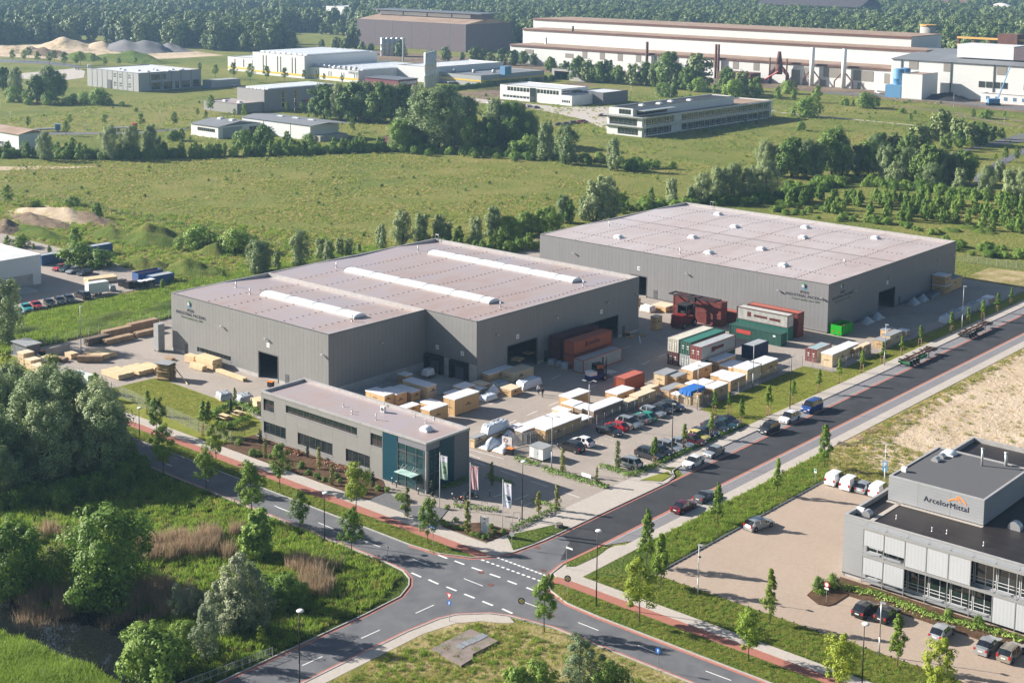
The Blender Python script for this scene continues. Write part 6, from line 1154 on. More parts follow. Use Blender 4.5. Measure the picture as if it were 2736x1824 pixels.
def make_car(kind_):
    L, W, H, hz, cx, r0, r1, tx, tz, bz = CARS[kind_]; t = T(kind_ if kind_ not in ('estate',) else 'estate_car', None, None); X = lambda f: L/2-f*L
    pan = kind_ == 'panel_van'
    st = [(.0, hz*.62, .86), (.03, hz*.86, .93), (.10, hz*.95, .98), (cx, hz+.06, 1.0), (r0, H-.02, 1.0)]
    m1 = (r0+r1)/2; st += [(m1-.012, H, 1.0), (m1+.012, H, 1.0)]
    if kind_ in ('estate', 'minivan', 'suv', 'van', 'panel_van', 'hatchback'): m2 = r0+(r1-r0)*.93; st += [(m2, H-.02, .99)]
    st += [(r1, H-.05, .98), (tx, tz, .96)]
    if tx < .95: st += [(.985, tz-.02, .92)]
    st += [(1.0, tz*.72, .88)]
    n = 9; V = []
    for f, zt, w in st:
        hw = W/2*w; inr = cx < f < tx; top = zt
        b_ = min(bz, zt-.03) if not inr else bz
        re = hw*.80 if inr else hw*.82
        half = [(hw*.93, .20), (hw, .42), (hw*.985, b_), (re, top-.04 if inr else top-.015), (0, top+.015)]
        V.append([(X(f), y, z) for y, z in half]+[(X(f), -y, z) for y, z in half[-2::-1]])
    body = MB(); glass = {}
    for r_ in V: body.v += r_
    def G(k): return glass.setdefault(k, MB())
    for i in range(len(st)-1):
        f0, f1 = st[i][0], st[i+1][0]; g = cx-.001 <= f0 and f1 <= tx+.001
        for j in range(n-1):
            q = (i*n+j, i*n+j+1, (i+1)*n+j+1, (i+1)*n+j); side = j in (2, 5); topf = j in (3, 4)
            isg = None
            if g:
                if side and not (abs(f1-f0) < .03) and f0 >= cx and not (pan and f0 > m1-.02): isg = 'side_window'
                if topf and abs(f0-cx) < 1e-6: isg = 'windscreen'
                if topf and abs(f1-tx) < 1e-6 and not pan: isg = 'rear_window'
                if side and abs(f1-tx) < 1e-6 and kind_ not in ('saloon', 'roadster'): isg = None
            if isg: b2 = G(isg); b2.add([body.v[k] for k in q], [(0,1,2,3)])
            else: body.f.append(q)
    body.f.append(tuple(range(n))); body.f.append(tuple((len(st)-1)*n+k for k in range(n-1, -1, -1)))
    body.f.append(tuple([i*n for i in range(len(st)-1, -1, -1)]+[i*n+n-1 for i in range(len(st))]))
    bo = body.obj('body', PT['white'], t)
    for k, b2 in glass.items(): b2.obj(k, M_cglass, t)
    wx = (L/2-.80*L/4.3, -L/2+.74*L/4.3); wy = W/2-.10
    for x in wx:
        for s_ in (-1, 1):
            w = inst('wheel', WT, t, (x, s_*wy, .325)); inst('rim', WR, w)
            mb = MB(); mb.tube((x, s_*(W/2-.3), .36), (x, s_*(W/2+.004), .36), .385, n=12); mb.obj('wheel_arch', M_trim, t)
    for s_ in (-1, 1):
        mb = MB(); mb.cbox(L/2-.10, s_*(W/2-.30), hz*.62, .18, .36, .16); mb.obj('headlight', M_head, t)
        mb = MB(); z = tz*.66; mb.cbox(-L/2+.05, s_*(W/2-.20), z, .12, .24, .26 if kind_ not in ('van', 'panel_van', 'minivan', 'estate') else .4); mb.obj('tail_light', M_tail, t)
        mb = MB(); mb.cbox(X(cx)-.25, s_*(W/2+.09), bz+.02, .14, .2, .15); mb.obj('mirror', M_trim, t)
    mb = MB(); mb.cbox(L/2-.005, 0, .30, .05, .9, .2); mb.obj('grille', M_trim, t); mb = MB(); mb.cbox(-L/2-.005, 0, .55, .03, .52, .12); mb.obj('number_plate', M_plate, t); mb = MB(); mb.cbox(L/2+.012, 0, .36, .03, .52, .12); mb.obj('number_plate', M_plate, t)
    if kind_ in ('estate', 'suv', 'minivan'):
        for s_ in (-1, 1): mb = MB(); mb.tube((X(r0)-.1, s_*W*.36, H+.05), (X(r1)+.1, s_*W*.36, H+.03), .025, n=5); mb.obj('roof_rail', M_trim, t)
    return t
PROTO = {}
def car(k, p, deg, col, label, group=None, roof=None):
    if k not in PROTO: PROTO[k] = make_car(k); t = PROTO[k]
    else: t = copy_tree(PROTO[k])
    t.location = (p[0], p[1], p[2] if len(p) > 2 else .03); t.rotation_euler = (0, 0, R(deg)); tag(t, label, 'van' if 'van' in k and k != 'minivan' else 'car', group)
    for ch in t.children:
        if ch.name.split('.')[0] == 'body': ch.material_slots[0].link = 'OBJECT'; ch.material_slots[0].material = PT[col]
    return t
ROW1 = 'cars parked along the fence'; ROW2 = 'cars parked at the hedge'; STR = 'cars parked on the new road'; ARC = 'cars in the paved office car park'; LFT = 'cars at the neighbouring hall'
car('minivan', (-135.4,173.1), 180, 'black', 'black people carrier parked alone beside the white transformer kiosk', ROW1); car('hatchback', (-135.7,176.3), 180, 'white', 'white hatchback parked behind the black people carrier', ROW1)
car('saloon', (-135.6,183.5), 0, 'black', 'black saloon parked beside the red hatchback', ROW1); car('hatchback', (-136.1,186.2), 180, 'red', 'bright red hatchback by the crate fence', ROW1); car('minivan', (-135.6,188.8), 0, 'silver', 'tall silver van-like car between red and grey cars', ROW1)
car('saloon', (-135.6,191.8), 180, 'grey', 'grey saloon between the silver van-like car and the green hatchback', ROW1); car('hatchback', (-135.6,193.5), 180, 'green', 'bright green hatchback in the fence row', ROW1); car('estate', (-136.1,196.3), 0, 'silver', 'silver-white car next to the bright green hatchback', ROW1)
car('hatchback', (-135.8,199), 0, 'darkgrey', 'dark grey hatchback second from the end of the fence row', ROW1); car('estate', (-135.5,201.4), 0, 'black', 'black estate car at the far end of the fence row', ROW1)
car('minivan', (-124.4,173.3), 180, 'silver', 'silver people carrier at the near end of the hedge row', ROW2); car('minivan', (-124.3,178.6), 0, 'darkgrey', 'dark people carrier behind the young hedge tree', ROW2); car('hatchback', (-123.8,181.2), 0, 'black', 'black hatchback between dark people carrier and silver estate', ROW2)
car('estate', (-124,183.7), 0, 'silver', 'silver estate car in the middle of the hedge row', ROW2); car('hatchback', (-123.5,186.4), 0, 'silver', 'silver hatchback half hidden by the hedge tree', ROW2); car('hatchback', (-122.9,189), 0, 'darkred', 'dark red hatchback beside the yellow hatchback', ROW2)
car('hatchback', (-123.5,191.2), 0, 'yellow', 'pale yellow hatchback in the hedge row', ROW2); car('saloon', (-123.6,193.7), 0, 'navy', 'navy saloon next to the pale yellow hatchback', ROW2); car('estate', (-123.8,196.7), 0, 'darkgrey', 'dark grey estate behind the third hedge tree', ROW2); car('saloon', (-123.5,199.2), 0, 'teal', 'dark teal saloon second from the lawn end', ROW2); car('saloon', (-123.9,201.2), 0, 'black', 'black saloon at the lawn end of the hedge row', ROW2)
car('hatchback', (-117.3,180.6), -90, 'white', 'white small hatchback parked at the near end of the roadside strip', STR); car('hatchback', (-117.4,186.6), -90, 'silver', 'silver hatchback behind the white small hatchback', STR); car('minivan', (-116.8,202.4), -90, 'darkgrey', 'dark people carrier parked on the roadside strip', STR); car('minivan', (-117.1,209.6), -90, 'white', 'white compact car with dark roof before the blue van', STR); car('van', (-117.1,217.3), -90, 'blue', 'bright blue passenger van on the roadside strip', STR)
car('roadster', (-108.2,170.1), 90, 'grey', 'grey roadster with dark soft top on the right side of the road', STR); car('saloon', (-108.3,164.6), 90, 'darkred', 'dark red saloon on the right side of the road', STR)
car('estate', (-97,166.3), 78, 'silver', 'silver estate car standing alone in the paved car park', ARC)
car('panel_van', (-97.4,188.9), 92, 'white', 'white panel van at the left end of the van row', ARC); car('panel_van', (-94.8,188.6), 92, 'white', 'second white panel van with dark side window', ARC); car('hatchback', (-92.6,188.9), 92, 'silver', 'silver hatchback between the white vans', ARC); car('panel_van', (-90.4,189.1), 92, 'white', 'white and blue delivery van against the office roof edge', ARC)
car('hatchback', (-73.9,152.2), 88, 'black', 'black hatchback nearest the small planted island', ARC); car('hatchback', (-71.3,152.8), 88, 'black', 'black hatchback behind the silver lamp post', ARC); car('hatchback', (-64.5,152.8), 90, 'silver', 'silver hatchback parked alone below the blinds', ARC); car('saloon', (-59.2,153.3), 90, 'silver', 'silver notchback beside the beige estate', ARC); car('estate', (-56.6,153.5), 90, 'beige', 'beige estate car at the bottom right corner', ARC)
for k, p, d, c, l_ in (('saloon', (-308.3,189.8), -70, 'red', 'red car parked by the blue containers'), ('hatchback', (-306.1,190.1), -70, 'teal', 'dark teal car beside the red car'), ('estate', (-303.2,190.3), -70, 'silver', 'silver estate in the container row'), ('saloon', (-299.6,191.1), -70, 'navy', 'dark blue saloon at the end of the container row'),
    ('suv', (-279.3,177.3), 180, 'black', 'black and white off-roader beside the box trailer'), ('hatchback', (-278.7,173.6), -15, 'navy', 'navy car next to the black and white off-roader'), ('hatchback', (-278.7,171.2), -15, 'darkgrey', 'dark car in the middle of the ditch row'), ('hatchback', (-278.5,168.5), -15, 'black', 'black car in the ditch row'), ('hatchback', (-278.6,165.4), -15, 'red', 'dark red hatchback in the ditch row'), ('hatchback', (-278.2,162.8), -15, 'turquoise', 'turquoise hatchback in the ditch row'), ('hatchback', (-276.6,159.5), -15, 'lightblue', 'blue car behind the pale tree at the left edge')): car(k, p, d, c, l_, LFT)
FO = 'cars at the far offices'
for k, p, d, c, l_ in (('hatchback', (-478,563.9), 90, 'navy', 'dark car before the white modern office, leftmost'), ('hatchback', (-474.4,562), 90, 'red', 'red car before the white modern office'), ('saloon', (-470.7,562), 90, 'silver', 'silver car before the white modern office'), ('saloon', (-464.6,560.5), 90, 'grey', 'grey car before the white modern office, rightmost'), ('saloon', (-410.4,511.9), 60, 'black', 'black car at the glazed office drive, leftmost'), ('hatchback', (-409,515.9), 60, 'navy', 'navy car at the glazed office drive'), ('estate', (-409.5,521.8), 60, 'black', 'black estate at the glazed office drive'), ('hatchback', (-409.1,526.1), 60, 'red', 'red car at the glazed office drive'), ('hatchback', (-409.4,529), 60, 'grey', 'grey car behind the red car at the glazed office'), ('saloon', (-419,556.4), 60, 'black', 'black car beside the corner of the glazed office'),
    ('panel_van', (-378.3,767), 0, 'white', 'white van in the mill yard'), ('hatchback', (-663.8,505.1), 90, 'lightblue', 'blue car at the square grey hall annex'), ('hatchback', (-665.3,513.8), 90, 'black', 'black car at the square grey hall annex'), ('hatchback', (-664.4,525.2), 90, 'white', 'white car on the factory drive'), ('saloon', (-496.4,560.8), 90, 'white', 'white car at the ploughed field')): car(k, p, d, c, l_, FO)
# trailers for containers
M_grn_c = mat('green_chassis', (.02,.16,.05), .6); M_dk = mat('dark_steel', (.022,.022,.024), .6); M_rustp = mat('worn_rust_paint', (.20,.10,.06), .8)
def chassis(p, m, label):
    t = T('container_trailer', label, 'trailer', (*p, .01), R(90), 'container trailers on the new road')
    for s_ in (-1, 1): mb = MB(); mb.box(-6.2, 6.2, s_*.42-.09, s_*.42+.09, 1.02, 1.32); mb.obj('rail', M_rustp, t)
    for x in (-6.1, -3.2, 0, 3.0, 6.1): mb = MB(); mb.box(x-.12, x+.12, -1.22, 1.22, 1.18, 1.34); mb.obj('cross_beam', M_dk, t)
    for x in (-5.0, -3.7, -2.4):
        for s_ in (-1, 1): w = inst('wheel', WT, t, (x, s_*.98, .5), sc_=(1.5, 2.6, 1.5)); inst('rim', WR, w)
        mb = MB(); mb.tube((x,-1,.5), (x,1,.5), .09); mb.obj('axle', M_dk, t)
    mb = MB(); mb.box(-6.35, -6.2, -1.2, 1.2, .6, 1.0); mb.obj('rear_bumper', m, t); mb = MB(); mb.box(-1.2, 1.6, -1.15, -.5, .55, 1.1); mb.obj('toolbox', m, t); mb = MB(); mb.box(4.6, 6.2, -1.15, 1.15, .95, 1.15); mb.obj('kingpin_plate', M_dk, t)
    for s_ in (-1, 1): mb = MB(); mb.tube((3.2,s_*.7,0), (3.2,s_*.7,1.1), .09); mb.obj('landing_leg', M_dk, t)
    return t
chassis((-117.3, (-117.2,259.8)[1]), M_grn_c, 'empty green container trailer parked on the roadside strip'); chassis((-117.3, (-116.4,287.3)[1]), M_dk, 'empty dark container trailer farther up the roadside strip')
# fork-lift and reach stacker
def forklift(p, deg, c1, c2, s, label, arm=False, name='forklift'):
    t = T(name, label, name.replace('_', ' '), (*p, .02), R(deg)); t.scale = (s, s, s)
    mb = MB(); mb.prism([(-1.6,-.75),(-1.9,-.5),(-1.9,.5),(-1.6,.75),(1.1,.75),(1.1,-.75)], .35, .95); mb.obj('chassis', c2, t); mb = MB(); mb.prism([(-1.65,-.68),(-1.85,-.45),(-1.85,.45),(-1.65,.68),(-.5,.68),(-.5,-.68)], .95, 1.5); mb.obj('counterweight', c1, t)
    mb = MB()
    for x in (-.55, .85):
        for y in (-.62, .62): mb.tube((x, y, .95), (x*.9, y*.92, 2.45), .05, n=6)
    mb.box(-.6, .85, -.66, .66, 2.42, 2.52); cb = mb.obj('cab_frame', M_dk, t)
    for a in ((-.5,.78,-.62,-.6,1.3,2.4), (-.5,.78,.6,.62,1.3,2.4), (.8,.82,-.58,.58,1.2,2.4)): q = MB(); q.box(*a); q.obj('cab_pane', M_cglass, cb)
    mb = MB(); mb.box(-.35, .25, -.28, .28, .95, 1.2); mb.box(-.42, -.3, -.28, .28, 1.2, 1.8); mb.obj('seat', M_trim, t)
    for x, r_ in ((.85, 1.25), (-1.2, 1.0)):
        for s_ in (-1, 1): w = inst('wheel', WT, t, (x, s_*.72, .325*r_), sc_=(r_, 1.5, r_)); inst('rim', WR, w)
    mb = MB(); hm = 3.5 if not arm else 3.15
    for y in (-.42, .42): mb.box(1.25, 1.42, y-.08, y+.08, .1, hm)
    for z in (.4, hm*.5, hm-.15): mb.box(1.27, 1.40, -.42, .42, z, z+.14)
    mb.obj('mast', M_dk, t)
    if not arm:
        for y in (-.35, .35): mb = MB(); mb.box(1.45, 2.75, y-.07, y+.07, .15, .22); mb.obj('fork', M_dk, t)
    return t
forklift((-155.5,206.2), 74, M_whitep, mat('forklift_blue', (.012,.03,.16), .5), 1.25, 'white and blue forklift driving in the shaded yard')
mb = MB((*(-156.3,211.1), 0)); x, y = (-156.3,211.1)
for i in range(5): mb.box(x-1, x+1, y-1+i*.46, y-.9+i*.46, .35, .4)
for i in range(3): mb.box(x-1+i*.95, x-.9+i*.95, y-1, y+.94, .3, .349)
pal = mb.obj('lattice_tray', M_whitep); pal.location = (x, y, 0); tag(pal, 'white lattice frame carried on the forklift forks', 'frame')
ST = forklift((-165.6, 250.0), 90, mat('stacker_red', (.20,.010,.012), .5), mat('stacker_dark_red', (.12,.008,.01), .5), 1.9, 'dark red reach stacker holding a spreader over the stacked red containers', True, 'reach_stacker')
mb = MB()
for y in (-3.0, 3.0): mb.box(1.3, 2.7, y-.08, y+.08, 2.92, 3.05)
for x in (1.4, 2.6): mb.box(x-.08, x+.08, -3.1, 3.1, 2.9, 3.04)
for y in (-.6, .6): mb.box(1.4, 2.6, y-.08, y+.08, 2.94, 3.06)
mb.box(1.2, 1.6, -.5, .5, 2.6, 3.1); mb.obj('spreader', M_dk, ST)
# two motorcycles, one bicycle
def motorbike(p, deg, m, label):
    t = T('motorcycle', label, 'motorcycle', (*p, .03), R(deg), 'motorcycles before the flag poles')
    for x in (.68, -.68): w = inst('wheel', WT, t, (x, 0, .31), sc_=(.95, .55, .95)); inst('rim', WR, w)
    mb = MB(); mb.path([(.68,0,.31),(.45,0,.95)], .045); mb.path([(.45,-.35,1.02),(.45,.35,1.02)], .025); mb.obj('fork', M_alu, t); mb = MB(); mb.cbox(-.02, 0, .3, .55, .34, .36); mb.obj('engine', M_dk, t)
    mb = MB(); mb.lathe([(.05,.68),(.2,.72),(.22,.85),(.1,.95)], (.15,0,0), 10); mb.obj('tank', m, t, True); mb = MB(); mb.box(-.75, -.05, -.14, .14, .74, .86); mb.obj('seat', M_trim, t); mb = MB(); mb.path([(-.1,.2,.35),(-.9,.22,.42)], .05); mb.obj('exhaust', M_alu, t)
motorbike((-133.6,145.3), 30, paint('paint_orange', (.5,.1,.02)), 'black and orange motorcycle at the bicycle stands'); motorbike((-133.4,147.5), 40, PT['black'], 'black motorcycle behind the striped flag pole')
t = T('bicycle', 'black bicycle leaning at the crate fence', 'bicycle', (*(-139.9,203.7), .03), R(60))
for x in (.5, -.5):
    mb = MB(); P_ = [(x+.33*math.cos(a_*.524), 0, .34+.33*math.sin(a_*.524)) for a_ in range(13)]; mb.path(P_, .022, 5); mb.obj('wheel', M_tyre, t)
mb = MB(); mb.path([(-.5,0,.34),(-.1,0,.3),(.4,0,.85),(-.2,0,.85),(-.5,0,.34)], .02, 5); mb.path([(-.1,0,.3),(-.22,0,.95)], .02, 5); mb.path([(.5,0,.34),(.38,0,1.0)], .02, 5); mb.obj('frame', M_dk, t); mb = MB(); mb.box(-.34, -.12, -.07, .07, .95, 1.0); mb.obj('saddle', M_trim, t); mb = MB(); mb.path([(.36,-.28,1.02),(.36,.28,1.02)], .018, 5); mb.obj('handlebar', M_alu, t)

# ------------------------------------------------------------------ containers
def cmat(name, c, worn=.25): return mat(name, c, .6, tuple(v*(1-worn)+.10*worn for v in c), 1.1, obj=True, var=.05)
CM = {k: cmat('container_'+k, c) for k, c in (('red', (.20,.035,.028)), ('darkred', (.085,.018,.020)), ('orange', (.36,.085,.030)), ('coral', (.46,.12,.075)), ('green', (.012,.085,.062)), ('teal', (.02,.16,.12)), ('white', (.55,.54,.50)), ('grey', (.36,.39,.40)), ('cream', (.60,.57,.48)), ('blue', (.015,.035,.10)), ('skyblue', (.03,.11,.30)), ('roof_teal', (.30,.40,.42)))}
M_rod = mat('lock_rod', (.50,.50,.48), .5, metal=.3); M_mark = mat('container_marking', (.62,.62,.60), .6); M_patch = mat('dark_red_patch', (.10,.02,.018), .7); M_patch_r = mat('red_patch', (.45,.05,.04), .6)
_cc = {}
def corr(L, H, m, pitch=.28, d=.04):                 # corrugated sheet in the xz plane, facing -y
    k = (round(L, 2), round(H, 2), m.name)
    if k not in _cc:
        mb = MB(); n = int(L/pitch); xs = []; 
        for i in range(n): a = -L/2+i*L/n; w = L/n; xs += [(a, 0), (a+w*.3, 0), (a+w*.5, d), (a+w*.8, d)]
        xs.append((L/2, 0)); mb.v = [(x, y, 0) for x, y in xs]+[(x, y, H) for x, y in xs]; q = len(xs); mb.f = [(i, i+1, q+i+1, q+i) for i in range(q-1)]; _cc[k] = mb.mesh('corrugated_side', m)
    return _cc[k]
def container(p, z, L, along, side, door, roof, label, doors=True, marks=(), h=2.59):
    W = 2.44; t = T('shipping_container', label, 'container', (p[0], p[1], z+.02), R(90) if along == 'y' else 0, 'shipping containers in the yard')     # local -x is the near end
    S_, D_, R_ = CM[side], CM[door], CM[roof]; mb = MB(); f = .13
    for x in (-L/2, L/2-f):
        for y in (-W/2, W/2-f): mb.box(x, x+f, y, y+f, 0, h)
    for z_ in (0, h-f):
        for y in (-W/2, W/2-f): mb.box(-L/2+f, L/2-f, y, y+f, z_, z_+f)
        for x in (-L/2, L/2-f): mb.box(x, x+f, -W/2+f, W/2-f, z_, z_+f)
    mb.obj('frame', D_, t); mb = MB(); mb.box(-L/2+f, L/2-f, -W/2+f, W/2-f, .05, .16); mb.obj('floor', M_dk, t)
    for s_ in (1, -1): inst('side', corr(L-2*f, h-2*f, S_), t, (0, -s_*(W/2-.06), f), 0 if s_ > 0 else math.pi)
    k = ('croof', L, R_.name)
    if k not in _cc:
        mb = MB(); n = int(L/.6)
        for i in range(n): a = -L/2+f+i*(L-2*f)/n; w = (L-2*f)/n; mb.box(a, a+w-.06, -W/2+f, W/2-f, 0, .035)
        mb.box(-L/2+f, L/2-f, -W/2+f, W/2-f, -.02, .012); _cc[k] = mb.mesh('roof', R_)
    inst('roof', _cc[k], t, (0, 0, h-.07))
    inst('end_wall', corr(W-2*f, h-2*f, S_), t, (L/2-.06, 0, f), math.pi/2)
    if doors:
        for s_ in (-1, 1):
            mb = MB(); mb.box(-L/2+.02, -L/2+.08, min(0, s_*(W/2-f))+(.01 if s_ > 0 else 0), max(0, s_*(W/2-f))-(.01 if s_ < 0 else 0), f, h-f); d = mb.obj('door', D_, t)
            for q in (.32, .78): mb = MB(); mb.tube((-L/2-.01, s_*q, f), (-L/2-.01, s_*q, h-f), .03, n=5); mb.obj('lock_rod', M_rod, d)
            mb = MB(); mb.box(-L/2+.005, -L/2+.018, s_*.55-.28, s_*.55+.28, h*.58, h*.68); mb.obj('marking', M_mark, d); mb = MB(); mb.box(-L/2+.005, -L/2+.018, s_*.55-.28, s_*.55+.28, h*.42, h*.48); mb.obj('marking', M_mark, d)
    else: inst('end_wall', corr(W-2*f, h-2*f, S_), t, (-L/2+.06, 0, f), -math.pi/2)
    for a, b_, z0, z1, m in marks:                     # patches on the long side that faces -y locally
        mb = MB(); mb.box(a, b_, -W/2+.055, -W/2+.062, z0, z1); mb.obj('marking', m, t)
    return t
cen = lambda b_: ((b_[0]+b_[1])/2, (b_[2]+b_[3])/2)
LNG, SHT = 12.19, 6.06
c_ = cen((-171.54,-159.13,254.16,256.72,5.4)); container(c_, 0, LNG, 'x', 'red', 'red', 'red', 'lower brown-red long container under the reach stacker spreader'); container(c_, 2.61, LNG, 'x', 'red', 'red', 'red', 'upper brown-red long container gripped by the reach stacker spreader')
c_ = (-148.1, 250.7); container(c_, 0, LNG, 'x', 'green', 'green', 'green', 'dark green long container with red block on its side', False, [(-4.4,-1.0,1.1,1.9,M_patch_r), (4.2,4.8,1.7,2.1,M_mark)])
c_ = (-149.4, 255.6); container(c_, 2.61, LNG, 'x', 'white', 'darkred', 'white', 'rust-streaked white long container with dark red patches on its side', False, [(-3.6,-2.7,.9,1.9,M_patch), (-2.0,1.2,1.05,1.55,M_patch), (1.7,4.3,.95,1.5,M_patch)]); container(c_, 0, LNG, 'x', 'teal', 'teal', 'teal', 'teal long container carrying the rust-streaked white one')
c_ = (-148.9, 258.9); container(c_, 2.61, LNG, 'x', 'red', 'darkred', 'coral', 'red long container with bright coral roof beside the white one', False); container(c_, 0, LNG, 'x', 'red', 'red', 'red', 'red long container below the coral-roofed one', False)
container((-158.9, 259.2), 0, SHT, 'x', 'red', 'red', 'coral', 'short red container between the reach stacker and the white container', False)
for b_, (s1, d1, r1, l1), (s2, d2, r2, l2), mk in (((-151.95,-149.56,223.52,236.46,5.2), ('cream', 'cream', 'cream', 'upper cream-white long container, left of the three side by side'), ('darkred', 'darkred', 'darkred', 'lower dark red container under the cream-white one'), ()), ((-148.99,-146.75,223.52,236.21,5.2), ('green', 'green', 'teal', 'upper long container with green roof in the middle of three'), ('grey', 'grey', 'grey', 'lower grey container under the green-roofed one'), ()),
        ((-145.72,-143.37,222.07,234.63,5.2), ('grey', 'red', 'grey', 'upper grey long container with red door end and dark red side patch'), ('green', 'white', 'green', 'lower dark green container under the red-doored grey one'), [(-2.4,-1.1,.9,1.9,M_patch), (-1.1,1.9,1.15,1.75,M_patch)])):
    q = cen(b_); container(q, 2.61, LNG, 'y', s1, d1, r1, l1, True, mk); container(q, 0, LNG, 'y', s2, d2, r2, l2)
q = cen((-169.57,-166.82,209.56,221.56,5.2)); container(q, 2.61, LNG, 'y', 'darkred', 'darkred', 'darkred', 'upper dark red long container against the warehouse door', False); container(q, 0, LNG, 'y', 'darkred', 'darkred', 'darkred', 'lower dark red long container against the warehouse door', False)
q = cen((-165.51,-163.12,208.52,221.11,5.2)); container(q, 2.61, LNG, 'y', 'orange', 'red', 'orange', 'upper orange-brown long container with dark side patch', False, [(-2.4,-1.5,1.0,1.9,M_patch), (-1.2,2.2,1.15,1.7,M_patch), (.8,1.05,1.7,2.3,M_patch)]); container(q, 0, LNG, 'y', 'orange', 'red', 'orange', 'lower orange container behind the grey long container', False)
container((-160.95, 213.6), 0, LNG, 'y', 'grey', 'orange', 'grey', 'pale grey long container standing on the ground behind the forklift', False)
container(cen((-149.56,-146.69,203.2,209.08,2.59)), 0, SHT, 'y', 'orange', 'red', 'coral', 'short orange container alone in the middle of the yard', False)
container(cen((-143.88,-141.43,237.68,243.58,2.48)), 0, SHT, 'y', 'blue', 'blue', 'grey', 'short dark blue container with grey roof', False)
container(cen((-133.5,-130.99,244.15,250.11,2.52)), 0, SHT, 'y', 'grey', 'red', 'roof_teal', 'short container with red doors and faded blue-grey roof near the lawn')
for p_, l_ in (((-316.5,195.1), 'long blue container with rusty roof beside the neighbouring cars'), ((-317.2,203.8), 'blue container with white roof at the end of the neighbouring row')): container(p_, 0, LNG, 'y', 'skyblue', 'skyblue', 'grey', l_, False)
# ------------------------------------------------------------------ wooden crates
W_new = wood_mat('crate_boards', (.60,.41,.215), (.52,.335,.16)); W_old = wood_mat('weathered_boards', (.30,.235,.18), (.24,.185,.14)); W_pale = wood_mat('pale_boards', (.66,.52,.34), (.60,.46,.28))
M_lid = mat('white_lid_sheet', (.76,.76,.78), .55, (.68,.68,.71), .8, obj=True); M_lidg = mat('grey_lid_sheet', (.30,.31,.32), .6, (.25,.26,.27), .8, obj=True); M_tarp = mat('blue_tarpaulin', (.025,.17,.52), .5, (.02,.12,.42), 2, obj=True)
M_lidw = mat('plywood_lid', (.66,.55,.40), .7, (.58,.47,.33), 1.5, obj=True)
LID = {'w': M_lid, 'g': M_lidg, 'p': M_lidw}
def crate(b_, lid, label, wood=None, z=0.0, group='wooden export crates in the yard'):
    x0, x1, y0, y1, h = b_; lx, ly = max(x1-x0, .9), max(y1-y0, .9); t = T('wooden_crate', label, 'crate', ((x0+x1)/2, (y0+y1)/2, z+.02), 0, group); w = wood or W_new
    mb = MB(); mb.box(-lx/2, lx/2, -ly/2, ly/2, .14, h-.06)
    for k in range(max(2, int(lx/1.1)+1)):                         # battens, a little proud of the boards
        u = -lx/2+.06+(lx-.12)*k/max(1, int(lx/1.1)); 
        for y in (-ly/2-.02, ly/2): mb.box(u-.05, u+.05, y, y+.02, .14, h-.07)
    mb.obj('body', w, t)
    mb = MB(); mb.box(-lx/2-.05, lx/2+.05, -ly/2-.05, ly/2+.05, h-.055, h); mb.box(-lx/2-.055, lx/2+.055, -ly/2-.055, -ly/2-.045, h-.2, h-.02); mb.box(lx/2+.045, lx/2+.056, -ly/2-.05, ly/2+.05, h-.16, h-.02); mb.obj('lid', LID[lid], t)
    for k in range(3): y = -ly/2+.1+(ly-.2)*k/2; mb = MB(); mb.box(-lx/2, lx/2, y-.08, y+.08, 0, .138); mb.obj('skid', w, t)
    rr = random.Random(int(x0*31+y0*7)); a = min(ly*.3, .7); c = rr.uniform(-.2, .2)*ly; q = h*rr.uniform(.4, .65)
    mb = MB(); mb.box(lx/2+.003, lx/2+.012, c-a, c+a, q, q+.12); mb.box(lx/2+.003, lx/2+.012, c-a*.4, c+a*.3, q+.2, q+.42); mb.obj('stencil', M_ink, t)
    mb = MB(); a = min(lx*.3, .6); mb.box(-a, a, -ly/2-.028, -ly/2-.021, q, q+.1); mb.obj('stencil', M_ink, t)
    return t
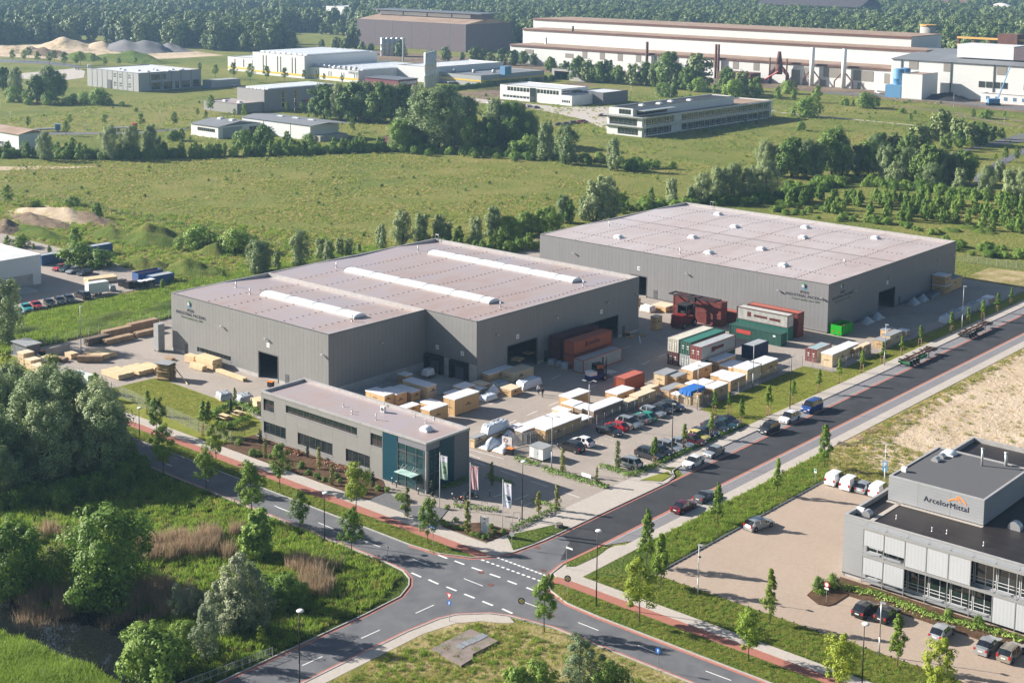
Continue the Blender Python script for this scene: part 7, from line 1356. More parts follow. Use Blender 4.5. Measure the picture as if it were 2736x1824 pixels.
CR = [((-177.08,-172.28,167.89,170.47,2.3),'w','half-sunlit crate behind the office roof, front left of its group'), ((-175.67,-171.6,170.06,172.61,2.2),'w','crate squeezed between the half-sunlit and the shaded crate'), ((-176.24,-171.45,173.53,175.8,1.74),'w','shaded crate beside the ramp railing, lower of two'), ((-176.78,-170.67,176.77,179.07,2.2),'w','long shaded crate nearest the loading docks'), ((-180.74,-178.69,179.46,181.22,2),'w','shaded crate against the concrete plinth'),
  ((-163.06,-160.42,172.88,179.05,3.02),'w','tall bright crate with white top standing free behind the office'), ((-168.46,-167.03,178.59,181.59,1.2),'w','low crate hidden behind the tall bright crate'), ((-169.39,-167.01,182.02,185.26,1.5),'w','shaded crate behind the tall bright one, left of two'), ((-168.68,-165.95,184.76,187.19,0.72),'w','low shaded crate behind the tall bright one, right of two'), ((-167.01,-164.83,171.31,173.72,1.6),'w','small white-topped crate just above the office roof edge'), ((-162.69,-160.64,166.97,171.43,2.5),'w','dark-stencilled crate just above the office roof edge'), ((-168.59,-166.81,167.74,170.88,1.3),'w','low white-topped crate half hidden by the office roof'),
  ((-170.93,-168.42,190.73,197.4,1.88),'w','long shaded crate beside the dock corner of the warehouse'), ((-168.41,-165.53,194.05,199.86,1.85),'p','crate carrying loose pallets on its open top'), ((-169.3,-166.62,186.86,189.05,1),'p','low grey-topped crate beside the long shaded crate'), ((-162.94,-160.43,187.58,190.39,1.31),'p','square crate with red seal in front of the pallet-topped crate'),
  ((-150.16,-147.7,188.38,193.94,2.4),'w','tall crate at the left end of the fence block'), ((-147.42,-144.94,185.67,188.4,2.3),'w','white-topped crate before the tall left-end crate'), ((-147.66,-144.73,183.33,185.09,1.8),'w','small crate with dark stencil in the fence block'), ((-144.82,-142.96,179.99,182.58,2.2),'w','small crate on the inner side of the front row'), ((-142.54,-140.41,172.74,182.15,2.3),'w','very long crate in the front row beside the double lamp'), ((-145.99,-143.36,173.35,181.56,1.9),'w','very long low crate behind the front row'),
  ((-144.74,-143.18,170.24,173.36,2.05),'w','brown weathered crate at the gate end of the front row'), ((-146.91,-145.79,171.35,173.64,1.8),'w','pale crate behind the brown weathered crate'), ((-148.48,-147.46,163.56,166.41,1.62),'g','grey-topped pale crate beside the office corner'), ((-149.12,-147.32,166.34,172.19,1.1),'p','long low crate under the wrapped machine'),
  ((-145.99,-143.36,196.12,201.02,2.2),'w','broad white-topped crate in the middle of the fence block'), ((-143.18,-140.83,186.03,194.39,2.24),'w','long grey-sided crate in the front row behind the red car'), ((-144.68,-143.07,185.59,188.51,2.2),'w','short crate left of the long grey-sided crate'), ((-143.15,-140.88,182.86,185.69,1.3),'w','low crate in the gap of the front row'), ((-141.85,-140.19,194.01,197.55,1.74),'p','grey panelled box in the front row'), ((-142.07,-140.2,197.83,203.1,2.01),'p','long plywood-topped crate at the right end of the front row'), ((-143.35,-141.86,203.1,206.25,1.8),'p','crate behind the plywood-topped crate'),
  ((-146.15,-143.72,211.05,215.06,2.3),'g','left one of the pair of grey-topped tall crates'), ((-144.16,-141.83,212.03,215.44,2.1),'g','right one of the pair of grey-topped tall crates'), ((-143.89,-141.31,216.63,223,2.4),'w','tall white-topped crate before the three stacked containers'), ((-143.31,-141.18,224.85,231.11,2.4),'w','crate with partly shaded lid beside the container stack'), ((-140.65,-137.92,224.35,229.07,2),'w','broad crate behind the lamp post near the lawn fence'), ((-136.92,-133.79,223.3,228.5,2.6),'w','near one of the two long crates along the lawn fence'), ((-136.39,-133.5,228.11,233.75,2.6),'w','far one of the two long crates along the lawn fence'),
  ((-138.46,-136.08,218.09,222.07,2),'w','crate behind the fence corner crate, left of two'), ((-135.75,-133.41,216.96,222.18,2.04),'w','crate standing at the fence corner above the lawn'), ((-134.7,-132.56,210.19,214.75,2.3),'w','crate right of the blue tarpaulin'), ((-138.21,-135.83,212.07,215.3,1.9),'w','crate behind the blue tarpaulin'), ((-140.04,-138.56,212.15,215.04,1.3),'w','low lilac-shaded crate behind the tarpaulin'), ((-140.97,-139.09,205.61,210.44,1.64),'g','grey-topped crate with loose boards on top'), ((-138.17,-136.59,204.95,206.53,1.48),'w','small crate between the boards and the blue tarpaulin'),
  ((-129.68,-127.25,243.45,249.35,2.55),'w','tall pale crate beside the red-doored container'), ((-130.23,-127.96,250.72,255.55,2.2),'w','crate behind the tall pale crate on the lawn side'), ((-129.39,-128.45,252.17,254.25,1.87),'p','narrow brown crate, left of the pair by the lawn'), ((-128.03,-126.95,252.16,254.24,1.98),'p','narrow brown crate, right of the pair by the lawn'), ((-127.27,-126.23,254.21,257.38,2.22),'p','slatted crate next to the narrow brown pair'), ((-127.97,-125.51,261.96,264.48,1.79),'g','low grey-topped crate by the road lamp'), ((-127.7,-125.84,264.98,270.52,2.2),'g','long grey-topped crate behind the road lamp'), ((-129.75,-128.19,268.58,271.75,2.2),'g','shaded grey-topped crate behind the long one'), ((-128.68,-126.83,274.01,275.93,1.19),'w','last white-topped crate before the gate')]
for i, (b_, lid, l_) in enumerate(CR): crate(b_, lid, l_, W_old if ('weathered' in l_ or 'grey-sided' in l_ or 'panelled' in l_) else (W_pale if 'pale' in l_ or i % 5 == 3 else None))
b_ = (-136.5,-134.29,205.32,209.61,2.43); crate(b_, 'p', 'tall crate under the blue tarpaulin', W_pale)
x0, x1, y0, y1, h = b_; t = T('tarpaulin', 'bright blue tarpaulin draped over a crate', 'tarpaulin', ((x0+x1)/2, (y0+y1)/2, h+.02)); mb = MB(); lx, ly = x1-x0+.2, y1-y0+.2; rr = random.Random(3); N = 12
P_ = [(-lx/2+lx*i/N, -ly/2) for i in range(N)]+[(lx/2, -ly/2+ly*i/N) for i in range(N)]+[(lx/2-lx*i/N, ly/2) for i in range(N)]+[(-lx/2, ly/2-ly*i/N) for i in range(N)]
n = len(P_); mb.v = [(x, y, .06) for x, y in P_]+[(x*(1.02+rr.random()*.06), y*(1.02+rr.random()*.06), -.55-rr.random()*.35) for x, y in P_]; mb.f = [tuple(range(n))]+[(n+i, n+(i+1)%n, (i+1)%n, i) for i in range(n)]; mb.obj('sheet', M_tarp, t)
BK = [((-229.5,-226.9,248.6,252.2,2.4),'g'), ((-226.4,-223.8,249.6,253.4,2.0),'w'), ((-223.2,-220.6,250.5,254.2,2.6),'w'), ((-229.6,-226.6,254.2,257.8,2.2),'g'), ((-225.8,-222.6,256.0,259.4,2.8),'w'), ((-232.6,-230.2,247.6,250.4,1.9),'w'), ((-222.0,-219.6,243.4,246.2,1.9),'w'), ((-225.2,-222.6,243.0,246.4,2.5),'w'), ((-228.6,-226.0,243.4,246.6,2.0),'w'), ((-231.8,-229.4,243.0,245.8,2.6),'w'), ((-222.4,-219.4,262.6,266.6,2.0),'w'), ((-223.0,-219.6,270.4,274.6,2.6),'w'), ((-223.2,-219.4,279.0,285.4,3.4),'w'), ((-223.4,-219.6,299.6,304.2,4.6),'w'), ((-223.4,-219.6,310.2,315.0,4.8),'w')]
for i, (b_, lid) in enumerate(BK): crate(b_, lid, 'crate stacked behind the two warehouses, %s from the left' % ORD[i], None, 0, 'crates behind the warehouses')
for b_, lid, l_, z in (((-139.8,-136.6,315.2,318.6,2.2),'w','upper shaded crate stacked against the side of the larger warehouse',2.3), ((-139.8,-136.6,315.2,318.6,2.2),'w','lower shaded crate against the side of the larger warehouse',0), ((-139.8,-137.0,319.4,325.6,2.9),'g','long shaded grey crate at the far end of the larger warehouse',0)): crate(b_, lid, l_, None, z)
crate((-169.2,-167.6,242.6,244.6,2.9), 'p', 'tall narrow brown crate at the warehouse back corner'); crate((-178.6,-174.8,256.4,260.0,1.3), 'p', 'flat plywood crate beside the small side door')
# ------------------------------------------------------------------ pallets, wrapped goods, timber
M_pal = mat('pallet_wood', (.52,.39,.22), .85, (.42,.30,.16), 3, obj=True, var=.1); M_foil = mat('plastic_film', (.62,.66,.71), .25, (.50,.55,.62), 2.5, obj=True, spec=.6, bmp=.5, bscale=6); M_foil_g = mat('grey_film', (.34,.37,.40), .3, (.26,.29,.32), 2.5, obj=True, spec=.6, bmp=.5, bscale=6)
M_tim = mat('sawn_timber', (.66,.52,.33), .8, (.58,.43,.25), 2.0, obj=True, var=.08); M_tim_o = mat('old_timber', (.36,.25,.16), .9, (.27,.18,.11), 2.0, obj=True, var=.1); M_tim_d = mat('dark_timber', (.17,.13,.10), .9, (.12,.09,.07), 2.0, obj=True, var=.1)
def pallet_mesh():
    mb = MB()
    for i in range(6): y = -.5+.2*i; mb.box(-.6, .6, y-.06, y+.06, .12, .145)
    for y in (-.45, 0, .45): mb.box(-.6, .6, y-.06, y+.06, 0, .12)
    return mb.mesh('pallet', M_pal)
PM = pallet_mesh()
def pallet_stack(p, n, label, rz=0, sx=1.0, z=0, cover=None):
    t = T('pallet_stack', label, 'pallets', (p[0], p[1], z+.02), R(rz), 'stacks of pallets'); rr = random.Random(int(p[0]*7))
    for i in range(n): inst('pallet', PM, t, (rr.gauss(0, .06*sx), rr.gauss(0, .06*sx), i*.16), rr.gauss(0, .05*sx), (sx, sx, 1))
    if cover: mb = MB(); mb.prism([(-.7*sx,-.6*sx),(.7*sx,-.6*sx),(.7*sx,.6*sx),(-.7*sx,.6*sx)], n*.16, n*.16+.1); mb.obj('cover', cover, t)
def wrapped(p, lx, ly, h, label, seed, m=None, rz=0, pal=True, peak=None, z=0.0):
    t = T('wrapped_load', label, 'load', (p[0], p[1], z+.02), R(rz), 'film-wrapped loads'); rg = np.random.default_rng(seed); n = 14; mb = MB()
    for i in range(n+1):
        for j in range(n+1):
            u, v = i/n*2-1, j/n*2-1; e = max(abs(u), abs(v)); k = 1 if e < .82 else max(0, (1-e)/.18)
            b_ = .75+.25*rg.random() if peak is None else max(.12, 1-.85*math.hypot(u-peak[0], v-peak[1]))+.12*rg.random()
            mb.v.append((u*lx/2*(1-.05*(1-k)), v*ly/2*(1-.05*(1-k)), .15+h*b_*k**.6))
    mb.f = [(i*(n+1)+j, (i+1)*(n+1)+j, (i+1)*(n+1)+j+1, i*(n+1)+j+1) for i in range(n) for j in range(n)]; mb.obj('film', m or M_foil, t, True)
    if pal:
        mb = MB(); 
        for y in (-ly/2+.1, 0, ly/2-.1): mb.box(-lx/2, lx/2, y-.08, y+.08, 0, .1)
        mb.box(-lx/2-.04, lx/2+.04, -ly/2-.04, ly/2+.04, .101, .15); mb.obj('pallet', M_pal, t)
def timber(p, L, W, H, label, rz=0, m=None, nx=6, ny=3, z=0):
    """a pack of sawn boards: every layer of boards a piece of its own"""
    m = m or M_tim; t = T('timber_stack', label, 'timber', (p[0], p[1], z+.02), R(rz), 'stacks of sawn timber'); rr = random.Random(int(p[0]*11+p[1]*3))
    for s_ in (-.38, .38): mb = MB(); mb.box(L*s_-.06, L*s_+.06, -W/2, W/2, 0, .1); mb.obj('bearer', M_tim_o, t)
    for i in range(nx):
        for k in range(ny):
            w, h = W/nx, (H-.1)/ny; dl = rr.uniform(-.12, .12); k_ = ('tb', round(L, 2), round(w, 3), round(h, 3), m.name)
            if k_ not in _cc: _cc[k_] = MB().box(-L/2, L/2, -w/2+.012, w/2-.012, .006, h-.006).mesh('board_pack', m)
            inst('board_pack', _cc[k_], t, (dl, -W/2+w*(i+.5), .1+k*h))
x, y = (-170.6,201.1); pallet_stack((x, y), 3, 'loose pallets lying on the pallet-topped crate', 10, 1.6, 1.86); x, y = (-171.7,205.5); pallet_stack((x-.4, y+.6), 2, 'plywood sheet and pallets at the far end of the pallet-topped crate', 0, 1.5, 1.86)
pallet_stack((-133.2,205.9), 14, 'tall pallet stack beside the blue tarpaulin'); pallet_stack((-133.1,207.8), 9, 'grey pallet stack right of the tall pallet stack'); pallet_stack((-138.0,208.0), 3, 'fresh boards on the grey-topped crate', 0, 1.5, 1.66)
pallet_stack((-183.2,257.4), 12, 'stack of new pallets by the roller door of the larger warehouse', 20); pallet_stack((-185.6,259.0), 6, 'low stack of new pallets by the roller door', 0); pallet_stack((-168.9,235), 2, 'loose dark pallets beside the warehouse side door', 30, 1.6); pallet_stack((-167.5,237.5), 1, 'single pallet lying in the shade', 15, 1.4)
wrapped((-178.6,255.0), 3.0, 2.2, 1.3, 'white banded packages on a pallet before the larger warehouse', 2, M_whitep)
wrapped((-162.1,194.4), 2.2, 5.6, 1.5, 'large film-wrapped load beside the two men', 3); wrapped((-162.5,183.7), 2.0, 3.2, .9, 'film-wrapped flat pallet in front of the tall crate', 4); wrapped((-164.2,187.1), 2.2, 2.4, 1.5, 'film-wrapped cone-shaped load between the crates', 5, None, 0, True, (0, 0)); wrapped((-166,190.8), 2.4, 3.0, 1.0, 'grey film-wrapped load behind the square crate', 6, M_foil_g)
wrapped((-146,165.6), 2.4, 3.8, 1.5, 'peaked film-wrapped load near the gate, left of two', 7, None, 0, True, (.2, .1)); wrapped((-143.2,165.7), 2.4, 3.0, 1.6, 'peaked film-wrapped load near the gate, right of two', 8, None, 0, True, (.3, .2)); wrapped((-146.2,169.7), 2.4, 3.4, 1.5, 'peaked film-wrapped load behind the near pair', 9, None, 0, True, (.2, .3)); wrapped((-148.2,169.4), 1.8, 5.6, 1.6, 'wrapped machine with round flanges on the long low crate', 10, None, 0, True, None, 1.12)
wrapped((-137.9,278.6), 2.2, 4.4, 1.5, 'shaded grey wrapped load near the green skip', 11, M_foil_g, 0, True, (0, 0)); wrapped((-137.9,283.4), 2.2, 4.2, 1.5, 'shaded grey wrapped load before the side roller door', 12, M_foil_g, 0, True, (0, 0)); wrapped((-137.9,301.6), 2.2, 4.0, 1.6, 'shaded grey wrapped load just past the side roller door', 13, M_foil_g, 0, True, (0, 0)); wrapped((-137.9,306.2), 2.2, 4.0, 1.6, 'shaded grey wrapped load farther along the wall', 14, M_foil_g, 0, True, (0, 0))
for i, y in enumerate((292, 296.6, 301.2, 306, 311)): wrapped((-125.9, y), 2.0, 4.2, 1.5+.25*(i%2), 'blue-grey wrapped load along the road fence, %s from the near end' % ORD[i], 15+i, M_foil_g if i % 2 else None)
crate((-127.0,-124.9,313.6,316.4,1.5), 'w', 'last white-topped crate along the road fence'); 
for i in range(3): wrapped((-137.6-.2*i, 308.8+i*2.0), 2.4, 1.8, 1.2, 'dark shrink-wrapped stack beside the shaded crates, %s from the near end' % ORD[i], 30+i, M_fl_dark)
wrapped((-179.4,186.0), 1.6, 2.2, 1.2, 'white wrapped box standing at the loading dock', 20, M_whitep, 0, True, None, .5)
for p_, s_, l_ in (((-167.8,208.1), 1.1, 'dark wrapped box pile by the dark red containers'), ((-166.4,208.6), .9, 'brown cardboard crate at the dark red containers'), ((-164.5,208.1), 1.2, 'grey wrapped box pile by the orange containers')): wrapped(p_, s_*1.4, s_*1.4, s_, l_, 21, M_foil_g if 'grey' in l_ or 'dark' in l_ else M_pal, 15)
t = T('steel_beam', 'long white steel profile lying on the shaded yard', 'beam', (*(-166.4,234.9), .05), R(-52)); mb = MB(); mb.box(-3.2, 3.2, -.1, .1, 0, .08); mb.obj('profile', M_whitep, t)
timber((-238.7,148.8), 2.2, 1.6, 1.1, 'short timber pack at the left of the yard stacks', 0, None, 5, 4); timber((-233.8,149.8), 4.8, 1.2, 1.2, 'dark-ended timber pack lying across the stacks', 42, M_tim_o, 4, 4); timber((-235.8,153.2), 5.2, 4.2, .95, 'broad spread of fresh sawn timber in the open yard', 0, None, 7, 3)
timber((-222.3,148.1), 5.4, 3.4, .95, 'near half of the pale timber at the lawn edge', 0, None, 6, 3); timber((-221.4,151.9), 5.0, 3.2, .95, 'far half of the pale timber at the lawn edge', 0, None, 6, 3); timber((-220.5,154.2), 4.2, 1.6, 1.1, 'timber pack next to the tall pallet stack', 0, None, 3, 3)
pallet_stack((-214.1,152.8), 19, 'tall grey-topped pallet stack at the lawn corner', 20, 2.2, 0, M_lidg); t = T('leaning_plank', 'long plank leaning on the tall pallet stack', 'plank', (*(-208.4,153.4), .03), R(0)); mb = MB(); a = Vector((0, 0, .05)); e = Vector((*(-213.5,154.4), 0))-Vector((*(-208.4,153.4), 0)); mb.path([tuple(a), (e.x, e.y, 1.9)], .12, 4); mb.obj('plank', M_tim, t)
timber((-214.6,162.9), 5.2, 2.2, 2.0, 'tall pale timber block against the warehouse front', 0, M_tim, 3, 4); timber((-214.8,160.6), 3.8, 1.2, 1.0, 'lower timber pack before the tall pale block', 0, None, 3, 2); timber((-206.6,161.9), 8.6, 1.0, .6, 'long low pack of beams beside the roller door', -3, None, 4, 2); timber((-219.4,162.6), 2.6, 1.4, 1.5, 'rough pile of offcuts beside the strip window', 4, None, 4, 4); timber((-224.2,161.0), 2.4, .8, .5, 'small timber pack by the warehouse corner', -4, M_tim_o, 3, 2)
timber((-242,161.5), 6.4, 1.6, 1.1, 'brown timber pack along the ditch fence, front', 90, M_tim_o, 4, 3); timber((-245.5,163.5), 6.4, 1.6, 1.8, 'brown timber pack along the ditch fence, behind', 90, M_tim_o, 4, 5); timber((-246.9,170.7), 6.8, 1.6, 1.7, 'taller brown timber pack near the warehouse corner', 90, M_tim_o, 4, 5); timber((-242.4,168.8), 6.0, 1.6, 1.0, 'lower brown timber pack near the warehouse corner', 90, M_tim_o, 4, 3); timber((-244.1,157.9), 5.0, 1.6, 1.5, 'dark weathered timber pack at the fence', 90, M_tim_d, 4, 4)
t = T('board_stack', 'tall pale green wrapped stack of boards at the mesh fence', 'boards', (*(-219.4,139.1), .03)); mb = MB(); rr = random.Random(5)
for k in range(14): mb = MB(); mb.box(-2.3, 2.3, -.6+rr.uniform(-.03,.03), .6, .3+k*.2, .485+k*.2); mb.obj('board_pack', mat('pale_green_wrap', (.50,.62,.50), .5, (.66,.72,.66), 3) if k == 0 else bpy.data.materials['pale_green_wrap'], t)
mb = MB(); mb.box(-2.32, 2.32, -.64, .62, 0, .29); mb.obj('base_wrap', M_foil, t)
for i, (p_, lx, ly, h) in enumerate((((-241.5,140.8), 2.2, 2.2, 2.4), ((-238.2,140.3), 2.2, 2.2, 1.8), ((-234.5,139.3), 2.4, 1.8, 1.6), ((-225.4,139.1), 4.2, 1.6, 1.5))): crate((p_[0]-lx/2, p_[0]+lx/2, p_[1]-ly/2, p_[1]+ly/2, h), 'p', 'pale crate at the front mesh fence, %s from the left' % ORD[i], W_pale, 0, 'pale crates at the front fence')
timber((-239.3,144.4), 2.6, 2.4, 1.1, 'loose timber behind the pale fence crates', 20, None, 5, 3); timber((-238.3,146.3), 2.2, 1.6, .7, 'flat brown timber pack behind the pale fence crates', 20, M_tim_o, 4, 2)
wrapped((-196.9,152.7), 3.2, 2.4, 1.2, 'grey covered stack at the lawn edge, left of two', 40, M_foil_g, -20); wrapped((-192.3,153.6), 3.6, 2.6, 1.6, 'grey covered stack at the lawn edge, right of two', 41, M_foil_g, -20); timber((-188.5,153.6), 2.6, 2.0, 1.6, 'cut timber stack at the office back corner', -15, None, 5, 6)
t = T('metal_cabinet', 'tall stacked grey metal boxes at the left warehouse corner', 'cabinet', (-230.6,163.2,.03)); 
for k in range(4): mb = MB(); mb.box(-.75, .75, -.75, .75, .3+k*1.3, 1.57+k*1.3); mb.obj('metal_box', M_lgrey, t)
for x in (-.6, .6):
    for y in (-.6, .6): mb = MB(); mb.box(x-.06, x+.06, y-.06, y+.06, 0, .3); mb.obj('foot', M_dk, t)
b = Bld('storage_shed', 'small black shed with grey roof at the left yard corner', 'shed', -249.4, -244.2, 142.6, 145.6); mb = b.mb(); mb.box(-249.3, -244.3, 142.7, 145.5, 0, 2.5); b.part('wall', mb, M_fl_dark); mb = b.mb(); mb.box(-249.6, -244.0, 142.4, 145.8, 2.5, 2.65); b.part('roof', mb, M_lidg)
t = T('yard_wall', 'low concrete yard wall beside the black shed', 'wall', (-243, 148.5, 0)); mb = MB(); mb.box(-.15, .15, -2.6, 2.6, 0, 1.6); mb.obj('slab', M_conc, t)
def bin_(p, m, label, w=1.0):
    t = T('waste_bin', label, 'bin', (*p, .03), R(15), 'waste bins'); mb = MB(); mb.prism([(-.5*w,-.4*w),(.5*w,-.4*w),(.5*w,.4*w),(-.5*w,.4*w)], .1, 1.0*w); mb.obj('body', M_dk, t); mb = MB(); mb.box(-.54*w, .54*w, -.44*w, .44*w, 1.0*w, 1.08*w); mb.obj('lid', m, t)
bin_((-196.2,162.6), M_orange, 'dark bin with orange lid beside the roller door'); bin_((-244,145.8), M_orange, 'dark bin with orange lid by the concrete wall'); bin_((-141.3,165.1), M_orange, 'dark bin with orange lid at the yard gate'); bin_((-169.2,234.6), M_orange, 'orange drum beside the warehouse side door', .8)
# green roll-off skip and the neighbour's things
def skip(p, L, W, h, m, label, rz=0):
    t = T('skip', label, 'skip', (*p, .03), R(rz), 'open skips'); mb = MB(); mb.box(-L/2, L/2, -W/2, W/2, .2, .3); mb.obj('floor', m, t)
    for y in (-W/2, W/2-.08): mb = MB(); mb.box(-L/2, L/2, y, y+.08, .3, h); mb.obj('side', m, t)
    for x in (-L/2, L/2-.08): mb = MB(); mb.box(x, x+.08, -W/2+.08, W/2-.08, .3, h); mb.obj('end', m, t)
    for s_ in (-1, 1):
        for k in range(4): x = -L/2+.3+(L-.6)*k/3; mb = MB(); mb.box(x-.07, x+.07, s_*W/2-.06+(.06*s_), s_*W/2+.06+(.06*s_), .2, h-.05); mb.obj('rib', m, t)
    for y in (-.45, .45): mb = MB(); mb.box(-L/2, L/2, y-.09, y+.09, .0, .199); mb.obj('skid', m, t)
    mb = MB(); mb.box(-L/2-.05, L/2+.05, -W/2-.05, -W/2+.1, h, h+.08); mb.box(-L/2-.05, L/2+.05, W/2-.1, W/2+.05, h, h+.08); mb.obj('rim', M_rustp, t)
    for y in (-.7, .7): mb = MB(); mb.box(-L/2-.02, -L/2-.005, y-.12, y+.12, h*.3, h*.45); mb.obj('reflector', M_red_p, t)
skip((-138.0,267.6), 5.0, 2.5, 2.2, mat('bright_green_paint', (.02,.36,.02), .4), 'bright green open skip at the corner of the larger warehouse', 90)
skip((-284.6,198.5), 7, 2.5, 2.0, CM['skyblue'], 'long blue skip at the neighbouring yard, behind', 25+65); container((-279.9,198.8), 0, SHT, 'y', 'skyblue', 'skyblue', 'grey', 'low blue container with pale roof beside the blue skip', False, (), 1.9)
for i, q_ in enumerate(((-282.5,190), (-279.7,189.6), (-279.2,190.8), (-278.3,192.1), (-278.1,193.4), (-278.2,194.9))): bin_(q_, M_lid if i > 2 else M_dk, 'large waste container at the neighbouring yard, %s from the left' % ORD[i], 1.5)
t = T('box_trailer', 'white box trailer beside the black and white off-roader', 'trailer', (*(-279.6,181.3), .03), R(80)); mb = MB(); mb.box(-2.4, 2.4, -1.1, 1.1, .6, 3.0); mb.obj('box', M_wclad, t); mb = MB(); mb.box(-2.5, 3.4, -.1, .1, .5, .6); mb.obj('drawbar', M_dk, t)
for x in (-.5, .4):
    for s_ in (-1, 1): w = inst('wheel', WT, t, (x, s_*.95, .33)); inst('rim', WR, w)
timber((-290.1,189.2), 7, 3.2, 1.2, 'pale scrap wood pile in the neighbouring yard', 75, None, 6, 3); wrapped((-280.7,185.5), 2.0, 2.0, 1.2, 'grey mesh box of scrap in the neighbouring yard', 50, M_foil_g, 20)

# ------------------------------------------------------------------ fences
M_mesh = mat('fence_wire', (.40,.42,.43), .5, metal=.4)
def fence(label, pts, h, m, step=2.5, wires=8, post=.06, name='mesh_fence', gap=False):
    o = (pts[0][0], pts[0][1], 0); t = T(name, label, 'fence', o); mb = MB(o)
    for a, b_ in zip(pts, pts[1:]):
        L = math.dist(a, b_); n = max(1, round(L/step))
        for i in range(n+1): x, y = a[0]+(b_[0]-a[0])*i/n, a[1]+(b_[1]-a[1])*i/n; box_part('post', post, post, h+.1, (x-o[0], y-o[1], 0), m, t)
        for k in range(wires): z = .12+(h-.16)*k/(wires-1); mb.tube((*a, z), (*b_, z), .012, n=3, caps=False)
        d = ((b_[0]-a[0])/L, (b_[1]-a[1])/L)
        for i in range(int(L/.5)): x, y = a[0]+d[0]*i*.5, a[1]+d[1]*i*.5; mb.box(x-.006, x+.006, y-.006, y+.006, .1, h)
    w = mb.obj('wire_panel', m, t); w['kind'] = 'stuff'
    return t
M_gpost = mat('green_post', (.02,.07,.035), .6)
fence('pale mesh fence between the cycle path and the company lawn', [(-249.6,142.4),(-214,141.2),(-186,138.9),(-177.5,139.0),(-176.8,143.6)], 2.0, M_mesh)
fence('pale mesh fence along the ditch behind the timber packs', [(-249.6,142.4),(-249.4,184),(-249.4,236)], 2.0, M_mesh)
fence('mesh fence between the crates and the car park', [(-143.6,168.6),(-139.4,172),(-139.2,204.2),(-136.8,204.4),(-131.9,204.4)], 2.0, M_mesh, 2.2)
fence('mesh fence between the crates and the roadside lawn', [(-131.9,204.4),(-131.9,240.3),(-125.4,240.3),(-125.4,271.4)], 2.0, M_mesh)
fence('mesh fence along the yard of the larger warehouse', [(-124.3,278.6),(-124.1,334)], 2.0, M_mesh)
fence('mesh fence on the sandy strip behind the larger warehouse', [(-150,353.4),(-128,356),(-70,366)], 2.0, M_mesh)
fence('dark green fence across the meadow at the neighbouring plot', [(-399.6,226),(-397.7,240.5),(-398,243.1),(-379,244.8),(-365.9,242.8),(-333.2,243.5),(-312.7,244.9),(-287.5,243.9)], 1.8, M_gpost, 3.0, 6)
fence('dark green fence along the neighbouring ditch', [(-274.9,162.5),(-273.9,177.1),(-273.1,186.6),(-274.3,197.8),(-273.2,215.1)], 1.8, M_gpost, 3.0, 6)
t = T('sliding_gate', 'grey lattice sliding gate at the company yard entrance', 'gate', (-143.0,167.5,.03), R(78))
for z in (.25, 1.9): mb = MB(); mb.box(-1.0, 7.0, -.04, .04, z, z+.1); mb.obj('rail', M_galv, t)
for i in range(33): box_part('bar', .05, .05, 1.55, (-.95+i*.245, 0, .35), M_galv, t)
for x in (-1.3, -1.0): mb = MB(); mb.box(x-.08, x+.08, -.1, .1, 0, 2.4); mb.obj('gate_post', M_black, t)
t = T('notice_board', 'white notice board with red ring sign beside the gate', 'sign', (-142.4,165.6,.03), R(10)); mb = MB(); mb.box(-.9, .9, -.03, .03, .5, 2.5); mb.obj('board', M_whitep, t)
mb = MB(); 
for i in range(16): a, c = i*math.pi/8, (i+1)*math.pi/8; mb.tube((-.3+.3*math.cos(a), -.05, 1.95+.3*math.sin(a)), (-.3+.3*math.cos(c), -.05, 1.95+.3*math.sin(c)), .035, n=4)
mb.obj('ring', M_red_p, t); 
for k in range(4): mb = MB(); mb.box(-.7, .6, -.045, -.031, .65+k*.2, .72+k*.2); mb.obj('text_line', M_fl_dark, t)
for x in (-.8, .8): mb = MB(); mb.tube((x,0,0), (x,0,.5), .04); mb.obj('post', M_galv, t)
# ------------------------------------------------------------------ lamps
def lamp(p, h, label, m=None, kind_='oval', group='street lamps'):
    m = m or M_black; t = T('street_lamp', label, 'lamp', (p[0], p[1], .03), 0, group)
    mb = MB(); mb.tube((0,0,0), (0,0,h*.35), .085, n=8); mb.tube((0,0,h*.35), (0,0,h-.1), .075, .05, 8); mb.obj('pole', m, t, True)
    if kind_ == 'oval': mb = MB(); mb.lathe([(.06,-.12),(.34,-.08),(.42,0),(.34,.09),(.12,.13)], (.12,.06,h), 12); mb.obj('lamp_head', M_whitep, t, True)
    elif kind_ == 'double':
        for s_ in (-1, 1): mb = MB(); mb.path([(0,0,h-.15),(s_*.5,s_*.3,h+.1)], .035); mb.obj('arm', M_galv, t); mb = MB(); mb.cbox(s_*.75, s_*.42, h+.06, .75, .3, .09); mb.obj('lamp_head', M_alu, t)
    else: mb = MB(); mb.box(-.12, .55, -.16, .16, h-.06, h+.08); mb.obj('lamp_head', M_alu, t)
    return t
OL = 'black street lamps with white oval heads'
for i, q in enumerate(((-191,131,4.8), (-137.8,123.1,6.7), (-110.2,94.8,9.1), (-99.1,132.1,9.5))): lamp(q, q[2], ('black lamp with white oval head above the big willow clump', 'black lamp with white oval head on the wetland side of the older road', 'black lamp with white oval head at the bottom beside the lower road', 'black lamp with white oval head at the crossing beside the cycle path')[i], None, 'oval', OL)
lamp((-63.8,131.4), 9.5, 'black lamp with white oval head at the bottom right', None, 'oval', OL)
